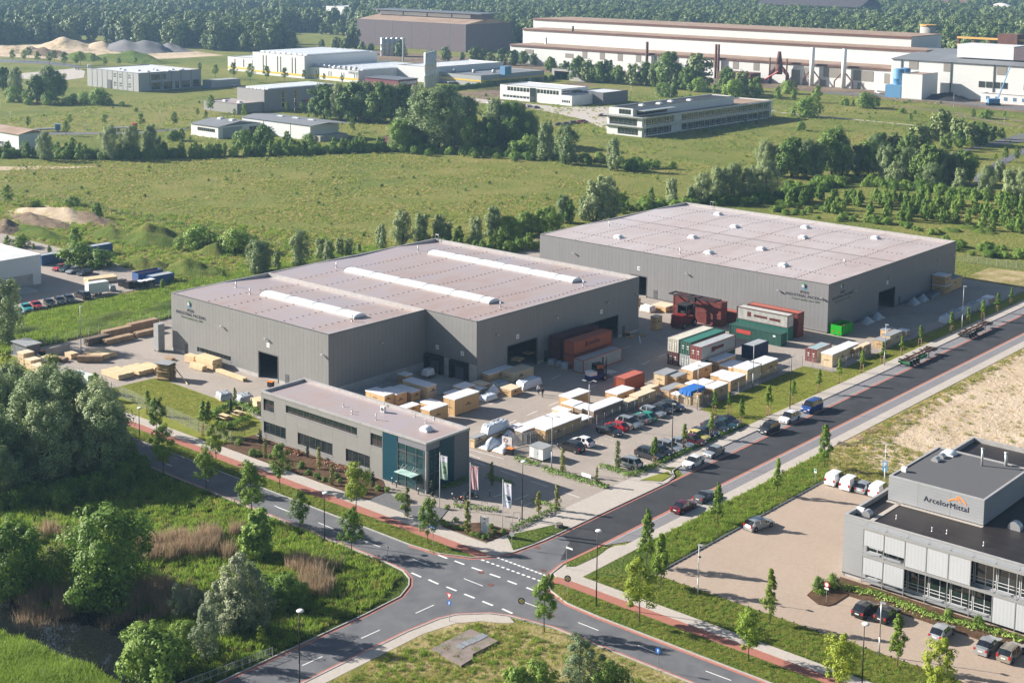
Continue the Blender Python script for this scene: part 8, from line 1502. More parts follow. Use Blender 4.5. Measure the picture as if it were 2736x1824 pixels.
for q, l_, k_, m_ in (((-132.1,164.1,8.4), 'grey double-headed lamp beside the white transformer kiosk', 'double', M_galv), ((-140.4,184.1,7.8), 'grey double-headed lamp at the crate fence', 'double', M_galv), ((-120.7,179.7,9.3), 'dark lamp pole in the car park hedge', 'flat', M_black), ((-132,204,7.9), 'grey lamp beside the blue tarpaulin', 'flat', M_galv), ((-131.4,221.3,8.3), 'grey lamp before the long white-topped crates', 'flat', M_galv), ((-122.8,146.2,8.5), 'dark lamp with white head between flag and hornbeams', 'oval', M_black), ((-120.4,215.5,9.5), 'dark lamp on the lawn beside the blue van', 'flat', M_black), ((-120.4,251.5,8.1), 'grey lamp on the lawn by the red-doored container', 'flat', M_galv), ((-120.4,287.5,9.5), 'grey lamp at the road before the larger warehouse', 'flat', M_galv), ((-240.7,152.2,9.2), 'grey lamp at the ditch fence', 'flat', M_galv),
    ((-67.8,143.6,6.3), 'silver lamp post at the black hatchbacks', 'flat', M_alu), ((-570,328.7,7.4), 'thin lamp on the far lane at the left', 'flat', M_galv), ((-540.9,347.1,8.8), 'thin lamp on the far lane in the middle', 'flat', M_galv), ((-518.6,369.9,9.6), 'thin lamp on the far lane at the right', 'flat', M_galv), ((-530.4,456.2,7.4), 'white lamp before the dark hall', 'flat', M_galv), ((-450.3,622.4,8.2), 'left lamp of the trio behind the glazed office', 'flat', M_galv), ((-447.8,642.4,5.5), 'middle lamp of the trio behind the glazed office', 'flat', M_galv), ((-445.8,653.4,7.1), 'right lamp of the trio behind the glazed office', 'flat', M_galv), ((-246.5,623,8.5), 'curved lamp beside the upper right road', 'flat', M_galv), ((-367.8,727.7,10), 'lamp in the mill yard', 'flat', M_galv), ((-308.5,711.1,8.5), 'lamp at the rails before the mill', 'flat', M_galv), ((-431.7,246.8,6.2), 'thin lamp at the turning circle', 'flat', M_galv)): lamp(q, q[2], l_, m_, k_)
for q, l_ in (((-91.7,143,6.4), 'white camera mast at the edge of the paved car park'), ((-92.1,194.2,5.9), 'white camera mast with blue parking sign beside the vans')):
    t = lamp(q, q[2], l_, M_whitep, 'flat', 'white camera masts'); mb = MB(); mb.cbox(.15, 0, q[2]-1.6, .3, .18, .18); mb.obj('camera_housing', M_dk, t)
    if 'parking' in l_:
        mb = MB(); mb.box(-.4, .4, -.06, -.03, 1.6, 3.2); s_ = mb.obj('parking_sign', M_blue_p, t); cu = bpy.data.curves.new('lettering', 'FONT'); cu.body = 'P'; cu.size = 1.0; cu.align_x = 'CENTER'; cu.extrude = .01; cu.materials.append(M_whitep); o = bpy.data.objects.new('lettering', cu); LINK(o); o.parent = s_; o.location = (0, -.08, 2.3); o.rotation_euler = (R(90), 0, 0); TEXTS.append(o)
# ------------------------------------------------------------------ traffic signs
M_blue_s = mat('sign_blue', (.01,.12,.48), .4); M_red_s = mat('sign_red', (.60,.012,.012), .4); M_yel_s = mat('sign_yellow', (.75,.48,.02), .4)
FACE = R(-20)        # plates look towards the camera side of the road
def sign(p, h, label, rz=0): 
    t = T('traffic_sign', label, 'sign', (p[0], p[1], .05), rz, 'traffic signs'); mb = MB(); mb.tube((0,0,0), (0,0,h), .035, n=6); mb.obj('pole', M_galv, t); return t
def disc(t, z, r, m, name='plate', d=.05, n=18): mb = MB(); mb.tube((0,-d,z), (0,-d-.012,z), r, n=n); return mb.obj(name, m, t)
def plate(t, x0, x1, z0, z1, m, name='plate', d=.05): mb = MB(); mb.box(x0, x1, -d-.012, -d, z0, z1); return mb.obj(name, m, t)
def flatpoly(t, pts, m, d, name='plate'): mb = MB(); n = len(pts); mb.v = [(x, -d, z) for x, z in pts]+[(x, -d-.01, z) for x, z in pts]; mb.f = [tuple(range(n)), tuple(range(2*n-1, n-1, -1))]+[(i, (i+1)%n, n+(i+1)%n, n+i) for i in range(n)]; return mb.obj(name, m, t)
q = (-109.5,117.3,3.5); t = sign(q, q[2], 'give-way triangle above a round blue sign on one post'); h = q[2]; flatpoly(t, [(-.45,h),(.45,h),(0,h-.8)], M_red_s, .05); flatpoly(t, [(-.26,h-.1),(.26,h-.1),(0,h-.56)], M_whitep, .065, 'inner_plate'); disc(t, h-1.2, .32, M_blue_s); flatpoly(t, [(-.05,h-1.42),(.05,h-1.42),(.05,h-1.2),(.16,h-1.2),(0,h-1.0),(-.16,h-1.2),(-.05,h-1.2)], M_whitep, .07, 'arrow')
q = (-84.4,124,2.7); t = sign(q, q[2], 'round blue arrow sign on the right lower road'); disc(t, q[2]-.32, .34, M_blue_s); h = q[2]-.32; flatpoly(t, [(-.05,h-.2),(.05,h-.2),(.05,h+.02),(.15,h+.02),(0,h+.2),(-.15,h+.02),(-.05,h+.02)], M_whitep, .07, 'arrow')
for q, l_ in (((-102.9,131.3,2.9), 'priority-road sign on the cycle path corner'), ((-103.4,123.2,2.7), 'priority-road sign at the kerb below the junction')): t = sign(q, q[2], l_, R(30)); h = q[2]-.3; flatpoly(t, [(-.36,h),(0,h-.36),(.36,h),(0,h+.36)], M_whitep, .05); flatpoly(t, [(-.24,h),(0,h-.24),(.24,h),(0,h+.24)], M_yel_s, .066, 'inner_plate'); disc(t, h, .42, M_dk, 'backing', .035)
q = (-125.4,131.1,3.1); t = sign(q, q[2], 'blue one-way sign beside the verge maple'); h = q[2]; plate(t, -.42, .42, h-.42, h-.04, M_blue_s); flatpoly(t, [(-.36,h-.23),(-.2,h-.1),(-.2,h-.18),(.34,h-.18),(.34,h-.28),(-.2,h-.28),(-.2,h-.36)], M_whitep, .068, 'arrow')
q = (-126.6,123.9,2.3); t = sign(q, q[2], 'small back-turned sign on the wetland kerb'); plate(t, -.3, .3, q[2]-.4, q[2], M_galv, 'plate', -.05)
q = (-117.8,138.2,3.5); t = sign(q, q[2], 'tilted post with pale round sign at the driveway', R(15)); disc(t, q[2]*.55, .36, M_pale); plate(t, -.22, .22, q[2]-.45, q[2]-.05, M_galv)
q = (-108.4,138,3); t = sign(q, q[2], 'white street name sign on the small grass island'); plate(t, -.05, 1.0, q[2]-.25, q[2]-.02, M_whitep)
q = (-78.7,151.5,2.7); t = sign(q, q[2], 'no-entry ring sign in the planted island'); disc(t, q[2]-.32, .34, M_red_s); disc(t, q[2]-.32, .24, M_whitep, 'inner_plate', .064); plate(t, -.28, .28, q[2]-.95, q[2]-.7, M_whitep)
q = (-99.5,186.5,2.3); t = sign(q, q[2], 'small white and green sign on the bank'); plate(t, -.22, .22, q[2]-.7, q[2]-.05, M_whitep); plate(t, -.15, .15, q[2]-.4, q[2]-.1, M_green_l, 'symbol', .066)
q = (-125.3,163.9,1.3); t = sign(q, q[2], 'white arrow-shaped direction board in the hedge'); h = q[2]; flatpoly(t, [(-.95,h-.3),(-.7,h),(.95,h),(.95,h-.6),(-.7,h-.6)], M_whitep, .05)
p_ = (-123.6,139.3); t = T('info_pylon', 'white company information pylon in the planted corner', 'sign', (*p_, .1), R(18)); mb = MB(); mb.box(-.55, .55, -.09, .09, 0, 2.3); mb.obj('board', M_whitep, t); mb = MB(); mb.box(-.62, -.551, -.1, .1, 0, 2.32); mb.obj('side_strip', M_frame, t)
for z, w in ((1.95,.1),(1.45,.1)): mb = MB(); mb.box(-w, w, -.105, -.091, z, z+.16); mb.obj('emblem', M_navy, t)
for z in (1.2, .95, .7, .5): mb = MB(); mb.box(-.35, .35, -.105, -.091, z, z+.05); mb.obj('text_line', M_pale, t)
# ------------------------------------------------------------------ flags
_fm = lambda n_, c: leaf_mat(n_, c, c, .45, .8)
M_flag_w, M_flag_g, M_flag_g2, M_flag_r, M_flag_b = _fm('flag_white', (.74,.76,.80)), _fm('flag_green', (.36,.50,.38)), _fm('flag_dark_green', (.20,.33,.22)), _fm('flag_red', (.66,.02,.035)), _fm('flag_blue', (.09,.19,.34))
def flagpole(q, label, draw):
    h = q[2]; t = T('flag_pole', label, 'flag', (q[0], q[1], .05), R(9), 'flag poles'); mb = MB(); mb.tube((0,0,0), (0,0,h), .06, .04, 8); mb.obj('pole', M_whitep, t, True)
    mb = MB(); mb.tube((0,0,h-.35), (1.35,0,h-.4), .018, n=5); mb.obj('cross_bar', M_alu, t)
    def cloth(name, u0, u1, z0, z1, m, d=0.0):             # a piece of the hanging cloth with soft folds
        mb = MB(); n, k = 10, 10
        for i in range(n+1):
            for j in range(k+1): u = u0+(u1-u0)*i/n; z = z0+(z1-z0)*j/k; mb.v.append((.1+u, .08*math.sin(u*7+z*1.3)*(.3+.7*(h-z)/4)-d, z-.02*math.sin(u*9)))
        mb.f = [(i*(k+1)+j, (i+1)*(k+1)+j, (i+1)*(k+1)+j+1, i*(k+1)+j+1) for i in range(n) for j in range(k)]; return mb.obj(name, m, t, True)
    draw(cloth, h-.42); return t
def d1(c, z):
    c('cloth', 0, 1.2, z-.8, z, M_flag_w); c('cloth', 0, 1.2, z-3.4, z-.8, M_flag_g); c('emblem', .5, 1.0, z-1.75, z-1.45, M_flag_g2, .012); c('emblem', .75, 1.05, z-2.2, z-1.75, M_flag_g2, .012); c('emblem', .5, 1.0, z-2.5, z-2.2, M_flag_g2, .012); c('emblem', .53, .67, z-.38, z-.2, M_navy, .012)
def d2(c, z):
    for i in range(8): c('cloth', i*.15, (i+1)*.15, z-3.3, z-.3, M_flag_r if i % 2 == 0 else M_flag_w)
    for i in range(8):
        for k in range(2): c('cloth', i*.15, (i+1)*.15, z-.15*(k+1), z-.15*k, M_flag_r if (i+k) % 2 == 0 else M_flag_w)
def d3(c, z):
    c('cloth', 0, 1.25, z-3.4, z, M_flag_w); c('emblem', .25, .65, z-1.75, z-1.6, M_flag_g2, .012); c('emblem', .5, 1.1, z-2.1, z-1.75, M_flag_b, .012); c('emblem', .65, 1.15, z-2.3, z-2.1, M_navy, .012); c('emblem', .2, .45, z-2.4, z-1.8, M_pale, .012); c('emblem', .3, 1.1, z-2.65, z-2.5, M_cyan, .012); c('emblem', .6, .75, z-.45, z-.28, M_navy, .012)
flagpole((-134.5,141.9,8.1), 'flag pole with white and pale green company banner', d1); flagpole((-127.5,140.6,8.7), 'flag pole with red and white striped banner', d2); flagpole((-122.4,141.6,7.3), 'flag pole with white banner bearing a cube emblem', d3)
# ------------------------------------------------------------------ small things around the office
def stand(p, label): t = T('bicycle_stand', label, 'bicycle stand', (*p, .03), R(35), 'bicycle stands'); mb = MB(); mb.path([(-.45,0,0),(-.45,0,.8),(.45,0,.8),(.45,0,0)], .03); mb.obj('hoop', M_galv, t)
for i, q in enumerate(sorted(((-133.2,144.2), (-134.1,146.9), (-129.8,144.8), (-129.7,146.1), (-128,144.9), (-127.7,146.2), (-123.9,144.7), (-123.9,146.4)), key=lambda p: -math.atan2(p[1], p[0]))): stand(q, 'low steel bicycle hoop on the office plaza, %s from the left' % ORD[i])
def bollard(p, label): t = T('bollard_light', label, 'lamp', (*p, .05), 0, 'bollard lights'); mb = MB(); mb.tube((0,0,0), (0,0,.8), .08); mb.obj('post', M_frame, t); mb = MB(); mb.lathe([(.085,.8),(.1,.9),(.05,.96)], n=10); mb.obj('cap', M_alu, t)
for i, q in enumerate(((-144.6,143.3), (-146,143.8), (-140.2,143.4), (-135.2,145.3), (-132.1,149.9), (-122.1,144.8))): bollard(q, 'short grey bollard light near the office entrance, %s from the left' % ORD[i])
t = T('transformer_kiosk', 'white transformer kiosk with grey flat roof in the car park', 'kiosk', (-136.7,167.1,.03)); mb = MB(); mb.box(-1.35, 1.35, -1.15, 1.15, .25, 2.0); mb.obj('wall', M_whitep, t); mb = MB(); mb.box(-1.45, 1.45, -1.25, 1.25, 2.0, 2.12); mb.obj('roof', M_lidg, t); mb = MB(); mb.box(-1.3, 1.3, -1.1, 1.1, 0, .249); mb.obj('base', M_dk, t); mb = MB(); mb.box(-.5, .4, -1.17, -1.151, .35, 1.9); d = mb.obj('door', M_pale, t); mb = MB(); mb.box(.25, .33, -1.19, -1.171, 1.0, 1.2); mb.obj('handle', M_dk, d); mb = MB(); mb.box(1.351, 1.37, .4, .6, 1.4, 1.6); mb.obj('warning_sign', M_yellow, t)
t = T('sunshade', 'closed dark green sunshade on the office terrace', 'umbrella', (*(-188.5,147.5), .08)); mb = MB(); mb.tube((0,0,0), (0,0,3.2), .03); mb.obj('pole', M_alu, t); mb = MB(); mb.lathe([(.22,.9),(.3,1.2),(.25,2.2),(.08,3.1)], n=8); mb.obj('canopy', mat('dark_green_cloth', (.005,.035,.022), .8), t)
for q, l_ in (((-187.9,145.7), 'pale wooden terrace table, left of two'), ((-187.5,148.4), 'pale wooden terrace table, right of two')):
    t = T('terrace_table', l_, 'table', (*q, .08), R(0), 'terrace tables')
    for i in range(5): box_part('board', 2.0, .16, .05, (0, -.36+.18*i, .70), M_tim, t)
    for x in (-.8, .8): mb = MB(); mb.box(x-.05, x+.05, -.35, .35, 0, .7); mb.obj('leg', M_tim_o, t)
    for y in (-.75, .75): mb = MB(); mb.box(-1, 1, y-.15, y+.15, .42, .47); mb.obj('bench_board', M_tim, t)
def hedge(pts, w, h, label, dens=14, m=None, seed=1, name='hedge', cat='hedge', size=.13):
    rg = np.random.default_rng(seed); C = []; N = []
    for a, b_ in zip(pts, pts[1:]):
        L = math.dist(a, b_); n = int(L*w*h*dens*6)+40; t_ = rg.random(n); s_ = rg.normal(size=n)*w*.28; d = ((b_[0]-a[0])/L, (b_[1]-a[1])/L); hz = h*(.75+.25*np.sin(t_*L*2.1+seed)*np.cos(t_*L*.9))*np.sqrt(np.clip(1-(s_/(w*.75))**2, .05, 1)); z = hz*(.25+.75*rg.random(n)**.5)
        C.append(np.c_[a[0]+(b_[0]-a[0])*t_-d[1]*s_, a[1]+(b_[1]-a[1])*t_+d[0]*s_, z]); N.append(np.c_[-d[1]*s_*2, d[0]*s_*2, np.ones(n)*.8]+rg.normal(size=(n, 3))*.5)
    o = pts[0]; C = np.concatenate(C)-np.array((o[0], o[1], 0)); t = T(name, label, cat, (o[0], o[1], .08)); inst('foliage', leaves('foliage', C, np.concatenate(N), size, m or L_bush, rg), t); return t
hedge([(-139.2,164.2),(-134.6,164.4)], 1.6, .6, 'low ground-cover hedge below the notice board', 16); hedge([(-133.4,163.7),(-121.2,163.9)], 1.5, .6, 'low hedge with hornbeams between parking bays and drive', 16, None, 2); hedge([(-127.8,170.6),(-121.6,170.4),(-121.5,176)], 1.5, .6, 'low corner hedge before the silver people carrier', 16, None, 3); hedge([(-121.5,176),(-121.6,202.5)], 1.3, .6, 'long low hedge between car park and footway', 16, None, 4)
hedge([(-121.6,142.6),(-121.8,152.6)], 1.2, .55, 'low hedge at the plaza corner by the driveway', 16, None, 5); hedge([(-126.5,152.8),(-121.6,152.9)], 1.1, .5, 'low hedge below the two roadside hornbeams', 16, None, 6); hedge([(-137.6,155.6),(-132.4,155.4)], 1.2, .5, 'low hedge beside the shaded parking bays', 16, None, 7); hedge([(-139.0,147.2),(-138.6,152.8)], 1.2, .7, 'low shrubs along the shaded office side', 16, L_dark, 8); hedge([(-133.5,143.5),(-127.5,146.5)], 1.2, .5, 'low shrubs behind the motorcycles', 14, None, 9)
hedge([(-189,144.2),(-191,146.4),(-192,151.3),(-185.1,151)], 1.4, 1.5, 'clipped hedge behind the terrace tables', 12, None, 10, size=.16); hedge([(-185.8,142.4),(-182.9,142.9),(-184.2,147.9)], 1.4, 1.4, 'clipped hedge before the terrace tables', 12, None, 11, size=.16)
row_of('bush', [(*q, h) for q, h in (((-176.2,139.4),.9), ((-170.6,137.6),1.0), ((-169.8,138.2),.9), ((-160.8,139.1),1.0), ((-157.9,137.9),.8), ((-155.9,137.9),.8), ((-154.1,137.7),.7), ((-153.8,139.8),.8), ((-147.1,137.4),.7), ((-146.1,138.3),.8), ((-145.6,140.5),.8), ((-144.3,141.1),.7), ((-162,137.4),.6), ((-150,142.7),.8), ((-152.1,138.9),.6), ((-168.4,140.2),.7))], 'green garden shrub in the office bed, {} from the left', 'shrubs in the office bed', 'shrub', 'shrub', 1.0, None, .05)
hedge([(-169.2,142.3),(-164.9,142.7)], 1.6, .7, 'bronze flowering ground cover at the office wall, left bed', 14, L_rust, 12); hedge([(-161.3,142.7),(-153.4,143.3)], 1.5, .6, 'bronze flowering ground cover at the office wall, middle bed', 14, L_rust, 13); hedge([(-153.4,143.3),(-151.1,143.5)], 1.4, .6, 'pale ground cover before the ground-floor window', 14, L_col, 14)
tree('bush', (*(-140.4,140), 1.1), 'dark red round maple shrub in the gravel bed', None, 'shrub', 'shrub', 1.0)
for ch in bpy.data.objects['shrub'].children if False else (): pass
row_of('bush', [(*q, .6) for q in ((-130.1,138), (-129.2,137.9), (-127.4,137.8), (-126.6,138.1), (-124.3,137.6), (-123.5,137.8), (-122.4,137.8), (-122.4,138.8), (-122.6,140.2), (-121.8,141.1), (-138,138), (-133.3,142.2), (-129.4,139.7), (-124.2,141.3))], 'small round shrub in the planted plaza corner, {} from the left', 'shrubs in the plaza corner', 'shrub', 'shrub', 1.0, None, .05)
hedge([(-79.5,156.6),(-74.6,157.6),(-67.6,156.6),(-59.9,157.8),(-56.8,157.6)], 1.5, .7, 'dense low planting strip before the blinds facade', 14, None, 15); hedge([(-80.9,152.7),(-80.3,154.1)], 1.4, .8, 'low shrubs in the rounded car park island', 14, None, 16); row_of('bush', [(*(-81.1,154.2), 1.6), (*(-80.1,155.7), 1.8), (*(-65.8,157.5), 1.2), (*(-62.3,158.2), 1.2)], 'dark shrub before the silver office, {} from the left', 'shrubs before the silver office', 'shrub', 'shrub', .7)
struct('planted_island', MB().prism([(-81.5,151.8),(-81.7,153.5),(-81,156.5),(-79.6,156.5),(-77.7,155.2),(-77.8,151.7),(-78.2,150.8),(-79.3,150.5)], -.05, .14), M_mulch)
struct('planting_strip', MB().prism([(-79.4,155.2),(-30,154.2),(-30,158.8),(-81,159.4)], -.05, .10), M_mulch)
# kerb stones along the paved car park, one by one
ks = T('car_park_edge', None, None); ks['kind'] = 'structure'
for i in range(46): box_part('kerb_stone', .22, .85, .14, (-98.9, 144.6+i, .03), M_fl_dark, ks)
for i in range(34): box_part('edge_block', .16, .16, .16, (-97.6+i*1.55, 144.15, .05), M_dk, ks)
# concrete pump chamber in the near corner
t = T('pump_chamber', 'concrete slab with steel covers and two manholes in the near corner', 'chamber', (-103.6,113.6,.05)); mb = MB((-103.6,113.6,0)); mb.prism([(-106.1,110.8),(-106.1,117.2),(-101.7,117.1),(-101.8,112.9),(-101.1,112.2),(-101,110.1)], 0, .25); mb.obj('slab', mat('old_concrete', (.25,.205,.185), .9, (.18,.145,.13), .8), t)
for x, y in ((-104,113.3), (-104,114.1), (-103.9,115), (-103.8,115.9), (-103.8,116.8)): box_part('steel_cover', 1.0, .95, .04, (x+103.6, y-113.6, .25), M_galv, t)
for q in ((-104.9,111.8), (-102.8,111.3)): mb = MB(); mb.tube((q[0]+103.6,q[1]-113.6,.25), (q[0]+103.6,q[1]-113.6,.275), .36, n=16); mb.obj('manhole_cover', M_soil, t)
for i, q in enumerate(((-115.8,129.9), (-112.5,128), (-101.5,126.5), (-110.2,135.6), (-115.4,140.6))): mb = MB(); mb.tube((0,0,0), (0,0,.012), .42, n=16); o = mb.obj('manhole_cover', M_rusty); o.location = (*q, .005); tag(o, 'round manhole cover in the asphalt of the junction, %s from the left' % ORD[i], 'manhole', 'manhole covers in the road')
t = T('tree_stump', 'cut grey tree stump on the driveway verge', 'stump', (*(-117.4,147.7), .1)); mb = MB(); mb.lathe([(.62,0),(.55,.2),(.52,.55),(.5,.56)], n=12); mb.obj('wood', M_bark_g, t)
t = T('guard_rail', 'steel pedestrian guard rail along the lower road', 'railing', (-119.0,92,.05), R(84)); 
for i in range(13): box_part('post', .05, .05, 1.05, (-6+i, 0, 0), M_galv, t)
for z in (.35, 1.05): mb = MB(); mb.tube((-6,0,z), (6,0,z), .03, n=6); mb.obj('rail', M_galv, t)
for i in range(48): box_part('bar', .02, .02, .7, (-5.9+i*.25, .0, .35), M_galv, t)
for i, q in enumerate(((-104.2,214.6), (-104.1,216.3), (-104.3,213.8), (-104,209.5), (-102.5,207.9), (-104.8,205.2), (-103.5,205.6))): t = T('old_pallet', 'weathered flat pallet lying on the grass by the sand lot, %s from the left' % ORD[i], 'pallet', (*q, .02), R(20*i), 'old pallets by the sand lot'); inst('boards', PM, t, sc_=(1.2, 1.5, .8), mat=M_tim_d if i > 3 else M_tim_o)
# ------------------------------------------------------------------ earth heaps
def heap(poly_c, rx, ry, h, m, seed, name='earth_mound', rz=0):
    rg = np.random.default_rng(seed); n = 26; mb = MB(); c, s_ = math.cos(rz), math.sin(rz); ph = rg.random(6)*6.28
    for i in range(n+1):
        for j in range(n+1):
            u, v = i/n*2-1, j/n*2-1; r = math.hypot(u, v); z = h*max(0, 1-r**1.6)*(.75+.35*math.sin(u*4+ph[0])*math.cos(v*3+ph[1])+.15*math.sin(u*9+ph[2])*math.sin(v*8+ph[3]))+rg.random()*h*.05; x, y = u*rx, v*ry; mb.v.append((poly_c[0]+x*c-y*s_, poly_c[1]+x*s_+y*c, z-.08))
    mb.f = [(i*(n+1)+j, (i+1)*(n+1)+j, (i+1)*(n+1)+j+1, i*(n+1)+j+1) for i in range(n) for j in range(n)]; struct(name, mb, m, True)
    return c
heap((-321.7,227.7), 13, 9, 4.4, M_rough, 1); heap((-334.6,224), 11, 6, 2.6, M_rough, 2); heap((-298.3,229.5), 7.5, 5.5, 3.2, M_rough, 3); heap((-284.3,211.5), 10, 6, 2.8, M_rough, 4); heap((-296.8,206.6), 9, 5, 2.8, M_rough, 5); heap((-374.1,228.3), 18, 8, 2.8, M_sand, 6); heap((-367.5,219.9), 15, 5, 2.6, M_soil, 7); heap((-360.2,231.8), 14, 4, 2.2, M_soil, 8); heap((-365.4,207.8), 8, 5, 2.8, M_soil, 9); heap((-353.4,210.3), 16, 4, 2.2, M_rough, 10)
for i, (p_, rx, ry, h, m) in enumerate((((-990.2,578.2), 30, 18, 8, M_sand), ((-1010.5,634.1), 40, 20, 8, M_sand), ((-955.1,582.3), 26, 12, 6, M_soil), ((-982.7,646.6), 26, 14, 6, M_sand), ((-954.7,659.5), 38, 20, 12, M_gravel), ((-938.7,678.5), 26, 12, 5, M_gravel), ((-899.8,577.1), 22, 9, 6, M_rough), ((-869.9,595.1), 44, 14, 7, M_rough))): heap(p_, rx, ry, h, m, 20+i)
for i, (p_, rx, ry, h, m) in enumerate((((-926.3,1978.5), 60, 30, 14, M_sand), ((-871.4,1990.2), 70, 40, 24, mat('red_ore', (.14,.075,.06), .95)), ((-760.6,1899.9), 90, 40, 16, mat('chalk_heap', (.55,.53,.50), .95)), ((-673.1,1626.3), 40, 20, 8, M_sand), ((-334.8,762.9), 14, 8, 5, mat('coal_heap', (.02,.02,.022), .95)))): heap(p_, rx, ry, h, m, 40+i)
for i in range(6): heap((-262+4.5*math.sin(i), 150+i*18), 6.5, 13, 1.3, M_rough, 60+i, 'ditch_bank')
heap((-171.7,387.3), 3.2, 2.6, 1.5, M_rough, 70); heap((-169.2,393.2), 3.2, 2.6, 1.4, M_rough, 71); heap((-167.2,401), 3.5, 2.6, 1.5, M_rough, 72); heap((-161.3,397.3), 3.8, 2.8, 1.6, M_rough, 73)
# rails, crane, yard vehicles near the mill
M_rail = mat('rail_ballast', (.16,.11,.09), .95, (.22,.16,.13), .5)
for i, pts in enumerate(([(-343.1,710.8),(-300.9,700),(-262.1,687.2)], [(-300.7,692.8),(-253,663.9)], [(-358.5,746.6),(-289.8,758.8)])): mb = MB(); ribbon(pts, -1.6, 1.6, .03, mb); struct('railway_track', mb, M_rail)
t = T('crawler_crane', 'light blue crawler crane before the mill cabins', 'crane', (*(-304,752.1), .05), R(40)); mb = MB(); mb.box(-3, 3, -1.6, 1.6, 1.2, 3.6); mb.obj('house', M_blue_p, t)
for y in (-1.6, 1.6): mb = MB(); mb.box(-3.4, 3.4, y-.5, y+.5, 0, 1.2); mb.obj('track', M_dk, t)
mb = MB(); 
for y in (-.5, .5): mb.tube((2,y,2.5), (8,y*.4,21), .22, n=5)
for k in range(8): f = k/8; mb.tube((2+6*f,-.5*(1-.6*f),2.5+18.5*f), (2+6*(f+.12),.5*(1-.6*f),2.5+18.5*(f+.12)), .12, n=4)
mb.obj('boom', M_blue_p, t)
def lorry(p, rz, c, label): 
    t = T('lorry', label, 'lorry', (*p, .03), R(rz), 'lorries'); mb = MB(); mb.prism([(3.2,-1.2),(5.4,-1.2),(5.4,1.2),(3.2,1.2)], .6, 3.2); mb.obj('cab', c, t); mb = MB(); mb.box(5.39, 5.43, -1.05, 1.05, 1.9, 2.9); mb.obj('windscreen', M_cglass, t); mb = MB(); mb.box(-5.4, 3.0, -1.22, 1.22, 1.0, 1.5); mb.obj('bed', M_lidg, t)
    for x in (4.3, -2.5, -4):
        for s_ in (-1, 1): w = inst('wheel', WT, t, (x, s_*1.0, .5), sc_=(1.5, 2.2, 1.5)); inst('rim', WR, w)
lorry((-550.4,334.5), 60, M_blue_p, 'blue lorry behind the pale grey hall at the left'); lorry((-531,360.1), 60, M_red_p, 'small red lorry on the far meadow lane'); lorry((-823.8,527.7), 60, M_whitep, 'white lorry on the concrete pad'); lorry((-586.1,631.4), 60, M_orange, 'orange lorry before the striped shed')
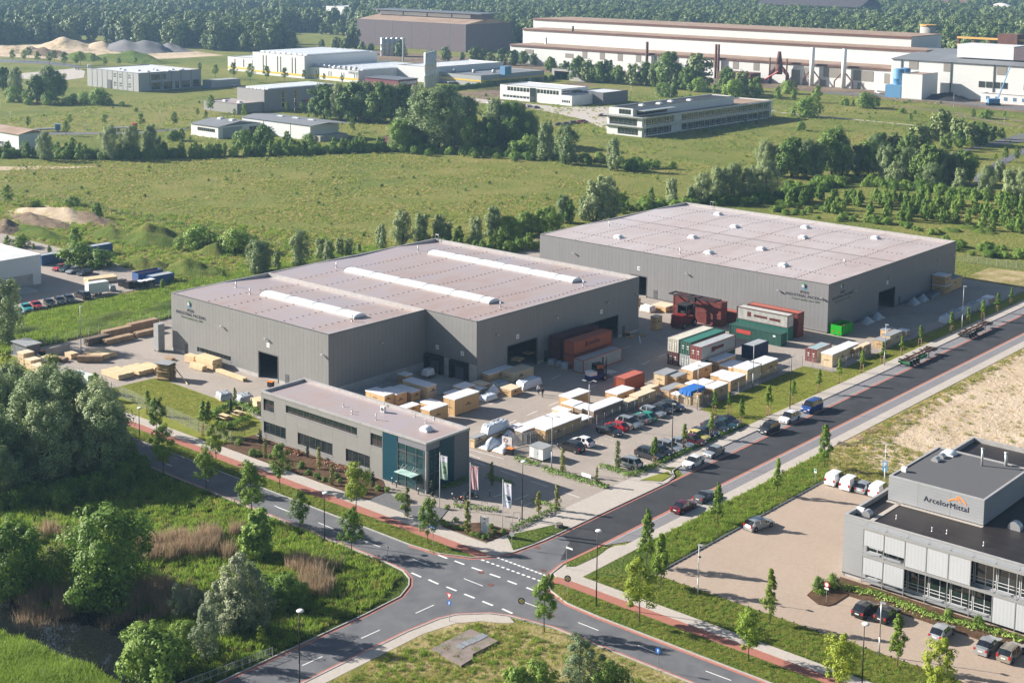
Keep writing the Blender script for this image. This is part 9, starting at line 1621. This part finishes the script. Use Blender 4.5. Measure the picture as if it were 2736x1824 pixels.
# ------------------------------------------------------------------ the two men in the yard
M_skin = mat('skin', (.42,.25,.18), .6); M_shirt = mat('white_shirt', (.68,.70,.74), .8); M_dcloth = mat('dark_cloth', (.014,.015,.02), .85); M_hair = mat('dark_hair', (.02,.014,.01), .7)
def person(p, rz, label, top, arm_out=False, walk=.0):
    t = T('person', label, 'person', (*p, .03), rz); J = {'pelvis': (0,0,.95), 'waist': (0,0,1.1), 'chest': (0,.0,1.35), 'neck': (0,.0,1.52), 'head': (.02,0,1.66), 'top': (.02,0,1.78)}
    for s_, nm in ((1, 'l'), (-1, 'r')):
        w = walk*s_
        J['hip'+nm] = (0, s_*.10, .90); J['knee'+nm] = (w*.55+.03, s_*.11, .50); J['ankle'+nm] = (w*.9-.02, s_*.12, .09+max(0, -w)*.15); J['toe'+nm] = (w*.9+.16, s_*.14, .04+max(0, -w)*.05)
        J['sh'+nm] = (0, s_*.19, 1.45)
        if arm_out and s_ < 0: J['el'+nm] = (.10, s_*.45, 1.38); J['wr'+nm] = (.20, s_*.70, 1.40); J['ha'+nm] = (.22, s_*.80, 1.41)
        else: J['el'+nm] = (-w*.5-.03, s_*.25, 1.17); J['wr'+nm] = (-w*.7+.06, s_*.25, .93); J['ha'+nm] = (-w*.7+.09, s_*.25, .84)
    E_ = [('pelvis','waist'),('waist','chest'),('chest','neck'),('neck','head'),('head','top')]+[e for n_ in 'lr' for e in (('pelvis','hip'+n_),('hip'+n_,'knee'+n_),('knee'+n_,'ankle'+n_),('ankle'+n_,'toe'+n_),('chest','sh'+n_),('sh'+n_,'el'+n_),('el'+n_,'wr'+n_),('wr'+n_,'ha'+n_))]
    RD_ = {'pelvis':.135,'waist':.125,'chest':.15,'neck':.058,'head':.10,'top':.075,'hip':.095,'knee':.062,'ankle':.045,'toe':.04,'sh':.065,'el':.045,'wr':.034,'ha':.04}
    ks_ = list(J); me = bpy.data.meshes.new('body'); me.from_pydata([J[k] for k in ks_], [(ks_.index(a), ks_.index(b_)) for a, b_ in E_], []); o = bpy.data.objects.new('body', me); LINK(o); o.parent = t
    md = o.modifiers.new('skin', 'SKIN'); sv = me.skin_vertices[0].data if me.skin_vertices else None
    if sv is None: me.attributes; bm = bmesh.new(); bm.from_mesh(me); bm.verts.layers.skin.verify(); bm.to_mesh(me); bm.free(); sv = me.skin_vertices[0].data
    for i, k in enumerate(ks_): r_ = RD_[k if k in RD_ else k[:-1]]; sv[i].radius = (r_, r_); sv[i].use_root = (k == 'pelvis')
    o.modifiers.new('sub', 'SUBSURF').levels = 2; o.modifiers['sub'].render_levels = 2; me.materials.append(M_skin)
    BODY.append((o, t, top))
BODY = []
person((-157.9,192.1), R(-60), 'man in white shirt and dark trousers walking in the yard', M_shirt, False, .3); person((-156.3,191.3), R(-75), 'man in black clothes stretching out one arm in the yard', M_dcloth, True, .12)

# ------------------------------------------------------------------ bodies and lettering become plain meshes
bpy.context.view_layer.update(); dg = bpy.context.evaluated_depsgraph_get(); done = []
for o, t, top in BODY:
    me = bpy.data.meshes.new_from_object(o.evaluated_get(dg)); me.materials.clear(); [me.materials.append(m) for m in (M_skin, top, M_dcloth, M_hair)]
    for p in me.polygons:
        c = p.center; arm = abs(c.y) > .2; p.use_smooth = True
        p.material_index = 2 if (c.z < 1.0 and not (arm and c.z > .8)) else (1 if c.z < 1.54 and not (arm and (c.z < .95 or abs(c.y) > .74)) else (3 if c.z > 1.72 or (c.z > 1.6 and c.x < -.02) else 0))
    done.append((me, t))
for me, t in done: inst('body', me, t)
for o in TEXTS:
    me = bpy.data.meshes.new_from_object(o.evaluated_get(dg)); q = bpy.data.objects.new('lettering', me); LINK(q)
    q.parent = o.parent; q.location = o.location; q.rotation_euler = o.rotation_euler
for o in TEXTS+[b_[0] for b_ in BODY]: bpy.data.objects.remove(o)
# ------------------------------------------------------------------ aerial haze
mh, n, l, p = NT('haze_air'); n.remove(p); v = n.new('ShaderNodeVolumePrincipled'); v.inputs['Color'].default_value = (.42, .68, 1.0, 1); v.inputs['Density'].default_value = .00011; v.inputs['Anisotropy'].default_value = .2
l.new(v.outputs[0], n['Material Output'].inputs['Volume'])
hz = MB().box(-4200, 1200, -700, 4200, -4, 95).obj('haze', mh); tag(hz, 'pale blue morning haze over the whole plain', 'haze', None, 'stuff')
